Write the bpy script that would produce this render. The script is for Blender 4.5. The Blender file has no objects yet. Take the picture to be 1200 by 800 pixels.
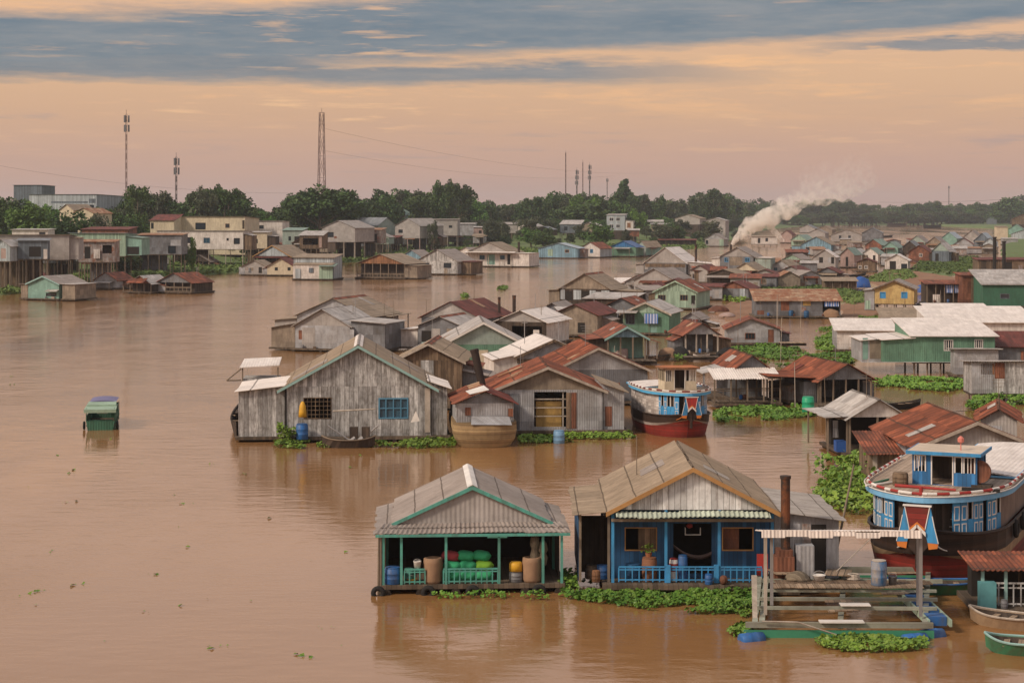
import bpy, math, random
from mathutils import Vector, noise as mnoise
random.seed(7)
R = math.radians
SC = bpy.context.scene
COL = SC.collection
F, HY, H = 2200.0, 247.0, 15.0          # focal length and horizon row of the photograph, eye height in metres

def gp(px, py, z=0.0):
    Y = F*(H-z)/(py-HY)
    return ((px-600)*Y/F, Y, z)
def zy(py, Y): return H-(py-HY)*Y/F
def xy(px, Y): return (px-600)*Y/F

# ------------------------------------------------------------------ mesh helper
class MB:
    def __init__(s): s.v=[]; s.f=[]; s.m=[]
    def add(s, pts, faces, mi=0):
        b=len(s.v); s.v.extend(pts)
        for q in faces: s.f.append(tuple(b+i for i in q)); s.m.append(mi)
    def hexa(s, p, mi=0):
        s.add(p, [(3,2,1,0),(4,5,6,7),(0,1,5,4),(1,2,6,5),(2,3,7,6),(3,0,4,7)], mi)
    def box(s, x0,x1,y0,y1,z0,z1, mi=0):
        if x0>x1: x0,x1=x1,x0
        if y0>y1: y0,y1=y1,y0
        if z0>z1: z0,z1=z1,z0
        s.hexa([(x0,y0,z0),(x1,y0,z0),(x1,y1,z0),(x0,y1,z0),(x0,y0,z1),(x1,y0,z1),(x1,y1,z1),(x0,y1,z1)], mi)
    def tube(s, p0, p1, r0, r1=None, n=8, mi=0, cap=True):
        r1 = r0 if r1 is None else r1
        a=Vector(p0); b=Vector(p1); d=(b-a)
        if d.length<1e-6: return
        d.normalize(); u=d.orthogonal().normalized(); w=d.cross(u)
        pts=[]
        for c,r in ((a,r0),(b,r1)):
            for i in range(n):
                t=2*math.pi*i/n; q=c+u*math.cos(t)*r+w*math.sin(t)*r; pts.append(tuple(q))
        fs=[(i,(i+1)%n,n+(i+1)%n,n+i) for i in range(n)]
        if cap: fs += [tuple(reversed(range(n))), tuple(range(n,2*n))]
        s.add(pts, fs, mi)
    def path(s, pts, r, n=6, mi=0):
        for a,b in zip(pts,pts[1:]): s.tube(a,b,r,r,n,mi)
    def slab(s, a,b,c,d, t, mi=0):
        """plate of thickness t standing on the quad a b c d (counter-clockwise seen from its upper side)"""
        n=(Vector(b)-Vector(a)).cross(Vector(d)-Vector(a)).normalized()*t
        up=[tuple(Vector(p)+n) for p in (a,b,c,d)]
        s.hexa([tuple(a),tuple(b),tuple(c),tuple(d)]+up, mi)
    def prism_y(s, poly, y0, y1, mi=0):
        """polygon in (x,z), counter-clockwise seen from -y, extruded from y0 to y1"""
        n=len(poly)
        pts=[(x,y0,z) for x,z in poly]+[(x,y1,z) for x,z in poly]
        s.add(pts, [tuple(range(n)), tuple(reversed(range(n,2*n)))]+[(i,n+i,n+(i+1)%n,(i+1)%n) for i in range(n)], mi)
    def prism_z(s, poly, z0, z1, mi=0):
        n=len(poly)
        pts=[(x,y,z0) for x,y in poly]+[(x,y,z1) for x,y in poly]
        s.add(pts, [tuple(reversed(range(n))), tuple(range(n,2*n))]+[(i,(i+1)%n,n+(i+1)%n,n+i) for i in range(n)], mi)
    def corr(s, a,b,c,d, pitch=.19, amp=.022, t=.03, mi=0):
        """corrugated plate: waves run along a->b, valleys from a to d"""
        a,b,c,d=map(Vector,(a,b,c,d)); L=(b-a).length
        n=(b-a).cross(d-a).normalized(); k=max(4,int(L/pitch*4)); pts=[]; fs=[]
        rj=random.Random(int(L*1000)+int(a.x*77)+int(a.z*31)); J={}; e1=(d-a).normalized()
        for i in range(k+1):
            u=i/k; sid=int(u*L/.84)
            if sid not in J: J[sid]=(rj.uniform(-.07,.05),rj.uniform(-.05,.06),rj.uniform(-.004,.014))
            jp,jq,jn=J[sid]
            h=math.sin(u*L/pitch*2*math.pi)*amp+jn+.012*math.sin(u*L*1.1+a.x)
            p=a.lerp(b,u)+e1*jp; q=d.lerp(c,u)+e1*(jq if L>2 else 0)
            pts += [tuple(p+n*(h+t)), tuple(q+n*(h+t)), tuple(p+n*h), tuple(q+n*h)]
        for i in range(k):
            o=4*i; fs += [(o,o+4,o+5,o+1),(o+2,o+3,o+7,o+6),(o+4,o,o+2,o+6),(o+1,o+5,o+7,o+3)]
        fs += [(0,1,3,2),(4*k,4*k+2,4*k+3,4*k+1)]
        s.add(pts, fs, mi)
    def lathe(s, prof, n=14, mi=0, c=(0,0,0)):
        """profile of (r,z) turned about z"""
        pts=[]; fs=[]; m=len(prof)
        for r,z in prof:
            for i in range(n):
                t=2*math.pi*i/n; pts.append((c[0]+r*math.cos(t), c[1]+r*math.sin(t), c[2]+z))
        for j in range(m-1):
            for i in range(n):
                fs.append((j*n+i, j*n+(i+1)%n, (j+1)*n+(i+1)%n, (j+1)*n+i))
        fs += [tuple(reversed(range(n))), tuple(range((m-1)*n, m*n))]
        s.add(pts, fs, mi)
    def build(s, name, mats, parent=None, smooth=False, loc=None):
        me=bpy.data.meshes.new(name); me.from_pydata(s.v,[],s.f)
        if not isinstance(mats,(list,tuple)): mats=[mats]
        for m in mats: me.materials.append(m)
        if len(mats)>1: me.polygons.foreach_set('material_index', s.m)
        if smooth: me.polygons.foreach_set('use_smooth',[True]*len(me.polygons))
        me.update()
        o=bpy.data.objects.new(name, me); COL.objects.link(o)
        if parent: o.parent=parent
        if loc: o.location=loc
        return o

def tag(o, label=None, cat=None, group=None, kind=None):
    if label: o['label']=label
    if cat: o['category']=cat
    if group: o['group']=group
    if kind: o['kind']=kind
    return o
def thing(name, label, cat, loc, rz=0, group=None):
    o=bpy.data.objects.new(name,None); COL.objects.link(o); o.location=loc; o.rotation_euler=(0,0,rz)
    o.empty_display_size=.3
    return tag(o,label,cat,group)
def copy_tree(o, parent=None):
    c=o.copy(); COL.objects.link(c)
    if parent: c.parent=parent
    for ch in list(o.children): copy_tree(ch,c)
    return c

# ------------------------------------------------------------------ materials
class NT:
    def __init__(s, m):
        m.use_nodes=True; s.t=m.node_tree; s.n=s.t.nodes; s.l=s.t.links
    def new(s, ty, **kw):
        n=s.n.new(ty)
        for k,v in kw.items(): setattr(n,k,v)
        return n
    def put(s, sock, v):
        if v is None: return
        if hasattr(v,'links') or isinstance(v,bpy.types.NodeSocket): s.l.new(v, sock)
        else: sock.default_value=v
    def math(s, op, a, b=None, c=None, clamp=False):
        n=s.new('ShaderNodeMath', operation=op, use_clamp=clamp)
        for i,v in enumerate((a,b,c)):
            if v is not None: s.put(n.inputs[i], v)
        return n.outputs[0]
    def vmath(s, op, a, b=None):
        n=s.new('ShaderNodeVectorMath', operation=op); s.put(n.inputs[0],a)
        if b is not None: s.put(n.inputs[1],b)
        return n.outputs['Value'] if op=='DOT_PRODUCT' else n.outputs[0]
    def mix(s, fac, a, b, bt='MIX'):
        n=s.new('ShaderNodeMix', data_type='RGBA', blend_type=bt); s.put(n.inputs[0],fac)
        s.put(n.inputs[6],a if not isinstance(a,tuple) else (*a[:3],1)); s.put(n.inputs[7],b if not isinstance(b,tuple) else (*b[:3],1))
        return n.outputs[2]
    def noise(s, vec, scale, detail=4, rough=.6):
        n=s.new('ShaderNodeTexNoise'); s.put(n.inputs['Vector'],vec); n.inputs['Scale'].default_value=scale
        n.inputs['Detail'].default_value=detail; n.inputs['Roughness'].default_value=rough
        return n.outputs['Fac']
    def rng(s, v, a,b,c=0,d=1):
        n=s.new('ShaderNodeMapRange'); s.put(n.inputs[0],v)
        for i,x in zip((1,2,3,4),(a,b,c,d)): n.inputs[i].default_value=x
        n.clamp=True
        return n.outputs[0]
    def white(s, v):
        n=s.new('ShaderNodeTexWhiteNoise', noise_dimensions='1D'); s.put(n.inputs['W'],v); return n.outputs['Value']
    def comb(s,x,y,z):
        n=s.new('ShaderNodeCombineXYZ')
        for i,v in enumerate((x,y,z)): s.put(n.inputs[i],v)
        return n.outputs[0]

MATS={}
def surf(name, col, rough=.75, metal=0.0, dirs=(1,1,0), plank=0, vary=.25, stain=None, stain_amt=.0, sfreq=2.6, sv_=.6, sthr=.5, sheet=0,
         sheet_var=.25, seam=0, sd=None, rust=0.0, corr=0, bump=.3, grime=.25, spec=.3):
    """procedural weathered surface; dirs tells which local direction counts across boards / corrugations"""
    if name in MATS: return MATS[name]
    m=bpy.data.materials.new(name); nt=NT(m); bs=nt.n['Principled BSDF']
    bs.inputs['Roughness'].default_value=rough; bs.inputs['Metallic'].default_value=metal
    bs.inputs['Specular IOR Level'].default_value=spec
    tc=nt.new('ShaderNodeTexCoord').outputs['Object']
    rnd=nt.new('ShaderNodeObjectInfo').outputs['Random']
    off=nt.math('MULTIPLY',rnd,97.0)
    vec=nt.vmath('ADD',tc,nt.comb(off,off,off))
    u=nt.vmath('DOT_PRODUCT',tc,dirs)
    sp=nt.new('ShaderNodeSeparateXYZ'); nt.put(sp.inputs[0],tc)
    us=nt.math('ABSOLUTE',nt.vmath('DOT_PRODUCT',tc,sd)) if sd else sp.outputs[2]
    c=(*col,1)
    big=nt.noise(vec,.55,5,.62)
    v=nt.rng(big,.3,.7,1-vary,1+vary)
    hs=nt.new('ShaderNodeHueSaturation'); nt.put(hs.inputs['Color'],c); nt.put(hs.inputs['Value'],v)
    out=hs.outputs[0]
    h=None
    if plank:
        q=nt.math('DIVIDE',u,plank); cell=nt.math('FLOOR',q)
        r=nt.white(nt.math('ADD',cell,nt.math('FLOOR',off)))
        out=nt.mix(1.0,out,nt.comb(*[nt.rng(r,0,1,.62,1.3)]*3),'MULTIPLY')
        fr=nt.math('FRACT',q); gap=nt.math('LESS_THAN',fr,.07)
        out=nt.mix(nt.math('MULTIPLY',gap,.75),out,(.02,.017,.014))
        h=nt.math('SUBTRACT',1.0,gap)
    if sheet:
        r=nt.white(nt.math('ADD',nt.math('FLOOR',nt.math('DIVIDE',u,sheet)),nt.math('MULTIPLY',nt.math('FLOOR',nt.math('DIVIDE',us,1.12 if sd else .95)),13.7)))
        out=nt.mix(1.0,out,nt.comb(*[nt.rng(r,0,1,1-sheet_var,1+sheet_var)]*3),'MULTIPLY')
    if stain is not None:
        # streaks that run down the boards
        sv=nt.comb(nt.math('MULTIPLY',u,sfreq),off,nt.math('MULTIPLY',us,sv_))
        f=nt.rng(nt.noise(sv,1.0,6,.72),sthr-.09,sthr+.13)
        out=nt.mix(nt.math('MULTIPLY',f,stain_amt),out,stain)
    if rust:
        f=nt.rng(nt.noise(vec,.8,6,.7),.62-rust*.3,.74-rust*.3)
        rc=nt.mix(nt.noise(vec,3.0,4),(.10,.03,.016),(.36,.13,.05))
        out=nt.mix(nt.math('MULTIPLY',f,.85),out,rc)
    if seam:
        fr=nt.math('FRACT',nt.math('DIVIDE',nt.math('ADD',us,nt.math('MULTIPLY',nt.math('SUBTRACT',nt.noise(vec,.8,2),.5),.08)),seam))
        out=nt.mix(nt.math('MULTIPLY',nt.math('LESS_THAN',fr,.05),.7),out,(.05,.035,.025))
    if grime:
        g=nt.rng(nt.noise(vec,2.6,6,.7),.48,.75)
        out=nt.mix(nt.math('MULTIPLY',g,grime),out,(.06,.045,.03))
    nt.put(bs.inputs['Base Color'],out)
    fine=nt.noise(vec,9.0,4,.6)
    hh=nt.math('MULTIPLY',fine,.25)
    if h is not None: hh=nt.math('ADD',hh,h)
    if corr:
        hh=nt.math('ADD',hh,nt.math('MULTIPLY',nt.math('SINE',nt.math('MULTIPLY',u,2*math.pi/corr)),.9))
    bp=nt.new('ShaderNodeBump'); bp.inputs['Strength'].default_value=bump; bp.inputs['Distance'].default_value=.03
    nt.put(bp.inputs['Height'],hh); nt.put(bs.inputs['Normal'],bp.outputs[0])
    MATS[name]=m; return m

def plain(name, col, rough=.6, metal=0.0, vary=.15, grime=.2, **k): return surf(name,col,rough,metal,vary=vary,grime=grime,bump=.12,**k)

ROOFD=(0,1,0); MONOD=(1,0,0)
def roofs(nm,d):
    e=(1,0,0) if d[1] else (0,1,0)
    k=dict(dirs=d,sd=e,corr=.19)
    return {
    'tan'  : surf(nm+'tan fibre cement roof',(.315,.245,.18),.8,seam=1.12,vary=.2,stain=(.17,.125,.085),stain_amt=.5,sheet=1.07,sheet_var=.07,grime=.35,**k),
    'grey' : surf(nm+'grey fibre cement roof',(.38,.345,.32),.8,seam=1.12,vary=.2,stain=(.18,.155,.14),stain_amt=.5,sheet=1.07,sheet_var=.07,grime=.3,**k),
    'mauve': surf(nm+'mauve grey sheet roof',(.315,.27,.245),.8,seam=1.12,vary=.17,stain=(.19,.155,.135),stain_amt=.45,sheet=1.25,sheet_var=.06,grime=.25,**k),
    'rust' : surf(nm+'rusty iron roof',(.255,.078,.04),.8,vary=.4,stain=(.075,.03,.022),stain_amt=.8,sheet=.82,sheet_var=.42,seam=2.2,grime=.4,**k),
    'maroon':surf(nm+'maroon iron roof',(.16,.042,.032),.75,vary=.35,stain=(.055,.023,.018),stain_amt=.65,sheet=.82,sheet_var=.3,grime=.35,**k),
    'orust': surf(nm+'patchy rust and zinc roof',(.38,.265,.175),.75,vary=.3,rust=.6,stain=(.26,.11,.05),stain_amt=.65,sheet=.82,sheet_var=.28,**k),
    'white': surf(nm+'white zinc roof',(.78,.71,.66),.5,.05,vary=.12,stain=(.45,.37,.32),stain_amt=.4,sheet=.9,sheet_var=.07,seam=2.3 if d[1] else 0,grime=.15,**k),
    'zinc' : surf(nm+'dull zinc roof',(.48,.45,.425),.5,.15,vary=.22,stain=(.22,.165,.13),stain_amt=.55,sheet=.9,sheet_var=.2,seam=2.2,grime=.3,**k),
    'green': surf(nm+'green sheet roof',(.21,.31,.265),.65,vary=.2,stain=(.16,.17,.14),stain_amt=.5,sheet=.9,sheet_var=.18,grime=.3,**k),
    'blue' : surf(nm+'blue sheet roof',(.06,.13,.30),.6,vary=.2,stain=(.06,.09,.16),stain_amt=.4,sheet=.9,sheet_var=.15,**k),
    'pblue': surf(nm+'pale blue sheet roof',(.36,.43,.49),.6,vary=.15,stain=(.24,.25,.26),stain_amt=.45,sheet=.9,sheet_var=.12,**k),
    'pgreen': surf(nm+'pale green sheet roof',(.47,.53,.44),.7,vary=.15,stain=(.30,.32,.26),stain_amt=.4,sheet=.9,sheet_var=.08,**k),
    'slate': surf(nm+'slate grey sheet roof',(.20,.215,.235),.7,vary=.2,stain=(.12,.12,.125),stain_amt=.4,sheet=.9,sheet_var=.14,**k),
    }
RF=roofs('',ROOFD); RM=roofs('cross ',MONOD)
W={
 'wood' : surf('weathered grey boards',(.52,.515,.51),.9,plank=.3,vary=.3,stain=(.11,.095,.085),stain_amt=.75,sfreq=7,sv_=1.0,grime=.6),
 'paint': surf('boards with worn whitewash',(.70,.70,.70),.85,plank=.24,vary=.15,stain=(.17,.12,.095),stain_amt=.85,sfreq=4.5,sthr=.57,grime=.3),
 'brown': surf('brown boards',(.21,.145,.095),.9,plank=.24,vary=.35,stain=(.06,.042,.03),stain_amt=.7,sfreq=4),
 'dbrown':surf('dark brown boards',(.075,.055,.042),.9,plank=.2,vary=.35,stain=(.025,.019,.016),stain_amt=.6,sfreq=4),
 'tin'  : surf('dull corrugated tin',(.36,.365,.385),.55,.15,vary=.2,corr=.16,stain=(.20,.175,.155),stain_amt=.5,sfreq=1.3,sheet=.85,sheet_var=.22,grime=.3),
 'dtin' : surf('dark corrugated tin',(.17,.178,.195),.6,.1,vary=.22,corr=.16,stain=(.09,.075,.065),stain_amt=.5,sfreq=1.3,sheet=.85,sheet_var=.3,grime=.3),
 'rtin' : surf('rust stained tin',(.31,.29,.28),.6,.1,vary=.25,corr=.16,rust=.36,stain=(.17,.08,.05),stain_amt=.65,sheet=.85,sheet_var=.3),
 'fibro': surf('grey fibre cement sheet',(.36,.335,.32),.85,vary=.15,stain=(.22,.195,.175),stain_amt=.4,sfreq=1.3,corr=.19,sheet=1.1,sheet_var=.12,grime=.25),
 'tfibro':surf('tan fibre cement sheet',(.27,.22,.17),.85,vary=.22,stain=(.13,.10,.08),stain_amt=.6,sheet=1.1,sheet_var=.2,grime=.3),
 'white': surf('off white sheet wall',(.64,.595,.56),.7,vary=.14,stain=(.33,.28,.245),stain_amt=.55,sheet=1.0,sheet_var=.1,grime=.25),
 'mint' : surf('mint painted boards',(.33,.455,.355),.75,plank=.2,vary=.15,stain=(.17,.24,.19),stain_amt=.45,grime=.2),
 'teal' : surf('teal painted sheet',(.205,.35,.30),.7,vary=.16,stain=(.11,.19,.165),stain_amt=.45,sheet=1,sheet_var=.12,grime=.25),
 'green': surf('green painted sheet',(.125,.245,.17),.7,corr=.2,vary=.16,stain=(.065,.13,.09),stain_amt=.5,sheet=1,sheet_var=.12,grime=.25),
 'dgreen':surf('dark green sheet',(.045,.14,.09),.7,corr=.2,vary=.16,stain=(.035,.075,.05),stain_amt=.4),
 'pgreen':surf('pale grey green sheet',(.30,.365,.33),.75,vary=.15,stain=(.19,.225,.2),stain_amt=.5,sheet=1,sheet_var=.1),
 'blue' : surf('blue painted boards',(.035,.17,.40),.65,plank=.18,vary=.18,stain=(.02,.07,.16),stain_amt=.45,grime=.2),
 'dblue': surf('deep blue painted boards',(.022,.085,.19),.65,plank=.18,vary=.2,grime=.2),
 'sky'  : surf('sky blue painted wall',(.20,.34,.43),.7,vary=.18,plank=.25,stain=(.13,.2,.25),stain_amt=.45,grime=.25),
 'pblue': surf('pale blue painted wall',(.42,.47,.50),.75,vary=.14,plank=.25,stain=(.25,.27,.29),stain_amt=.45),
 'cream': surf('cream rendered wall',(.58,.50,.37),.85,vary=.14,stain=(.36,.29,.21),stain_amt=.5),
 'yellow':surf('yellow painted sheet',(.50,.37,.16),.75,vary=.18,stain=(.30,.18,.07),stain_amt=.7,corr=.2,sheet=.9,sheet_var=.16),
 'must' : surf('mustard tarpaulin',(.44,.28,.09),.7,vary=.2,stain=(.22,.13,.05),stain_amt=.6),
 'rustw': surf('rusty iron wall',(.21,.085,.05),.8,vary=.35,stain=(.08,.035,.026),stain_amt=.7,corr=.16,sheet=.8,sheet_var=.35),
 'slate': surf('slate blue wall',(.14,.17,.205),.75,vary=.2,plank=.25,stain=(.08,.09,.10),stain_amt=.5),
 'pink' : surf('faded pink wall',(.40,.29,.26),.85,vary=.16,stain=(.24,.165,.145),stain_amt=.5),
 'dark' : plain('black timber and painted shade',(.024,.021,.019),.9),  # near black timber; on interior walls its colour also stands in for shade
 'orange':surf('orange brown gable boards',(.27,.13,.065),.8,plank=.2,vary=.25,stain=(.12,.06,.035),stain_amt=.5),
}
DECK=surf('wet deck boards',(.12,.09,.065),.85,dirs=(1,0,0),plank=.2,vary=.3)
PLANKS=surf('dry walkway boards',(.34,.25,.175),.9,dirs=(1,0,0),plank=.22,vary=.25,stain=(.17,.11,.07),stain_amt=.5)
LOG=plain('wet dark log',(.035,.026,.02),.7)
POST=surf('bare timber post',(.20,.155,.115),.9,vary=.3)
PALE=surf('pale timber',(.46,.40,.34),.85,vary=.2,stain=(.2,.15,.11),stain_amt=.5)
IRON=surf('sooty iron pipe',(.05,.034,.028),.7,.3,vary=.3,rust=.25)
STEEL=plain('galvanised steel',(.33,.32,.32),.5,.4)
MASTR=plain('red mast paint',(.13,.075,.068),.6); 
GLASS=plain('dark window glass',(.022,.03,.04),.15,vary=.1,grime=.1,spec=.6)
BGLASS=plain('blue window glass',(.03,.085,.13),.2,vary=.15,grime=.1,spec=.6)
WTRIM=plain('white trim paint',(.70,.66,.62),.6)
TEALT=surf('teal trim paint',(.095,.36,.30),.6,vary=.25,stain=(.10,.16,.13),stain_amt=.5,sfreq=5,grime=.35)
LBT=plain('pale blue green trim',(.26,.42,.40),.65)
BLUET=surf('bright blue trim',(.05,.28,.56),.55,vary=.22,stain=(.06,.13,.22),stain_amt=.45,sfreq=5,grime=.3)
WINB=plain('dull blue window frame',(.085,.235,.36),.6)
OCHRE=surf('ochre bargeboard',(.42,.225,.085),.7,vary=.2)
BLACK=plain('tyre rubber',(.018,.017,.017),.85)
REDP=surf('red paint',(.40,.035,.03),.6,vary=.25,stain=(.2,.05,.04),stain_amt=.5,sfreq=5,grime=.3); DKRED=surf('dark red hull paint',(.27,.03,.024),.6,vary=.3,dirs=(0,0,1),plank=.22,stain=(.10,.03,.022),stain_amt=.65,grime=.4)
ORANGE=plain('orange paint',(.60,.19,.04),.5)
BEIGE=surf('beige hull band',(.34,.24,.15),.7,vary=.25,stain=(.2,.13,.08),stain_amt=.5)
HULLB=surf('tarred black hull',(.03,.021,.018),.6,dirs=(0,0,1),plank=.2,vary=.3,stain=(.07,.035,.022),stain_amt=.5)
HULLW=surf('whitewashed hull side',(.52,.47,.44),.7,dirs=(0,0,1),plank=.26,vary=.2,stain=(.22,.17,.15),stain_amt=.6)
HULLY=surf('yellowed plank hull',(.36,.25,.13),.8,dirs=(0,0,1),plank=.28,vary=.3,stain=(.14,.09,.05),stain_amt=.5)
DECKT=surf('tan deck boards',(.44,.34,.26),.8,dirs=(1,0,0),plank=.2,vary=.25,stain=(.25,.17,.12),stain_amt=.6,grime=.45)
CREAM=surf('cream deck paint',(.60,.50,.40),.7,vary=.15,stain=(.38,.28,.20),stain_amt=.4)
GREENP=surf('green hull paint',(.05,.20,.105),.6,vary=.25,stain=(.10,.10,.06),stain_amt=.6,grime=.35)
LGREEN=surf('pale green timber',(.32,.42,.33),.7,dirs=(0,1,1),vary=.2,stain=(.18,.17,.12),stain_amt=.5)
SACKG=plain('green woven sack',(.04,.36,.17),.8); SACKL=plain('lime woven sack',(.20,.42,.04),.8); SACKR=plain('red woven sack',(.32,.05,.06),.8)
CARD=surf('brown sacking',(.30,.185,.115),.9,vary=.25)
BLUEB=surf('blue plastic',(.02,.12,.36),.5,vary=.25,stain=(.09,.11,.15),stain_amt=.55,sfreq=4,grime=.45); GREENB=plain('green plastic',(.02,.33,.17),.45); YELB=plain('yellow plastic',(.62,.34,.03),.5)
WHITEB=plain('white plastic',(.70,.66,.62),.5); GREYB=plain('grey plastic',(.16,.16,.17),.5)
NET=surf('hanging fishing net',(.20,.16,.115),.95,dirs=(1,1,0),plank=.05,vary=.3)
PURPLE=plain('violet tarpaulin',(.17,.16,.29),.7,grime=.4)
TARPB=plain('blue tarpaulin',(.03,.10,.34),.55)
def stripes(name,a,b,w):
    if name in MATS: return MATS[name]
    m=bpy.data.materials.new(name); nt=NT(m); tc=nt.new('ShaderNodeTexCoord').outputs['Object']
    u=nt.vmath('DOT_PRODUCT',tc,(1,1,0)); f=nt.math('GREATER_THAN',nt.math('FRACT',nt.math('DIVIDE',u,w)),.5)
    nt.put(nt.n['Principled BSDF'].inputs['Base Color'],nt.mix(f,a,b)); nt.n['Principled BSDF'].inputs['Roughness'].default_value=.8
    MATS[name]=m; return m
STRIPE=stripes('blue striped cloth',(.06,.15,.42),(.42,.47,.62),.35)
# ------------------------------------------------------------------ the house builder
SHORE=[(-420,352),(-60,350),(0,346),(60,338),(115,330),(180,325),(230,323),(300,318),(400,308),(480,304),(560,301),(650,301),(760,296),(822,291),(850,285),(868,276),(900,269),(940,265.2),(1000,264),(1110,264),(1200,263.6),(1400,263)]
SHW=sorted((gp(x,y)[0],gp(x,y)[1]) for x,y in SHORE)
PROF=[(-4,-.6),(0,0),(4,.18),(48,.34),(75,1.0),(130,2.8),(200,3.3),(6000,3.3)]
def lerp_tab(t,x):
    if x<=t[0][0]: return t[0][1]
    for (a,b),(c,d) in zip(t,t[1:]):
        if x<=c: return b+(d-b)*(x-a)/(c-a)
    return t[-1][1]
def ground(X,Y): return max(0.0, lerp_tab(PROF, Y-lerp_tab(SHW,X)))

class HS: pass
def wall_holes(mb, x0,x1, z0,z1, holes, y0,y1, mi=0):
    """a wall with real openings: holes are (xa,xb,za,zb)"""
    xs=sorted({x0,x1,*[min(max(h[0],x0),x1) for h in holes],*[min(max(h[1],x0),x1) for h in holes]})
    for a,b in zip(xs,xs[1:]):
        if b-a<1e-4: continue
        m=(a+b)/2; hs=sorted((h[2],h[3]) for h in holes if h[0]<=m<=h[1]); z=z0
        for p,q in hs:
            if p-z>1e-3: mb.box(a,b,y0,y1,z,p,mi)
            z=max(z,q)
        if z1-z>1e-3: mb.box(a,b,y0,y1,z,z1,mi)

def window(par, xa,xb,za,zb, y, frame=WTRIM, pane=GLASS, nx=2, nz=1, ft=.06):
    m=MB()
    m.box(xa,xb,y-.03,y+.1,zb-ft,zb); m.box(xa,xb,y-.03,y+.1,za,za+ft)
    m.box(xa,xa+ft,y-.03,y+.1,za+ft,zb-ft); m.box(xb-ft,xb,y-.03,y+.1,za+ft,zb-ft)
    for i in range(1,nx):
        x=xa+(xb-xa)*i/nx; m.box(x-ft*.4,x+ft*.4,y-.015,y+.06,za+ft,zb-ft)
    for i in range(1,nz):
        z=za+(zb-za)*i/nz; m.box(xa+ft,xb-ft,y-.012,y+.057,z-ft*.35,z+ft*.35)
    f=m.build('window',frame,par)
    if pane is not None:
        g=MB(); g.box(xa+ft*.5,xb-ft*.5,y+.065,y+.085,za+ft*.5,zb-ft*.5); g.build('pane',pane,f)
    return f

def railing(par, x0,x1,y,z0,z1, mat, step=.22, t=.03, name='railing'):
    m=MB(); m.box(x0,x1,y-t,y+t,z1-2*t,z1); m.box(x0,x1,y-t*.8,y+t*.8,z0+.08,z0+.08+1.6*t)
    zm=z1-(z1-z0)*.25; m.box(x0,x1,y-t*.7,y+t*.7,zm,zm+1.5*t)
    n=max(2,int((x1-x0)/step))
    for i in range(n+1):
        x=x0+(x1-x0)*i/n; m.box(x-t*.75,x+t*.75,y-t*.72,y+t*.72,z0+.02,z1-2.2*t)
    return m.build(name,mat,par)

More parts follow.
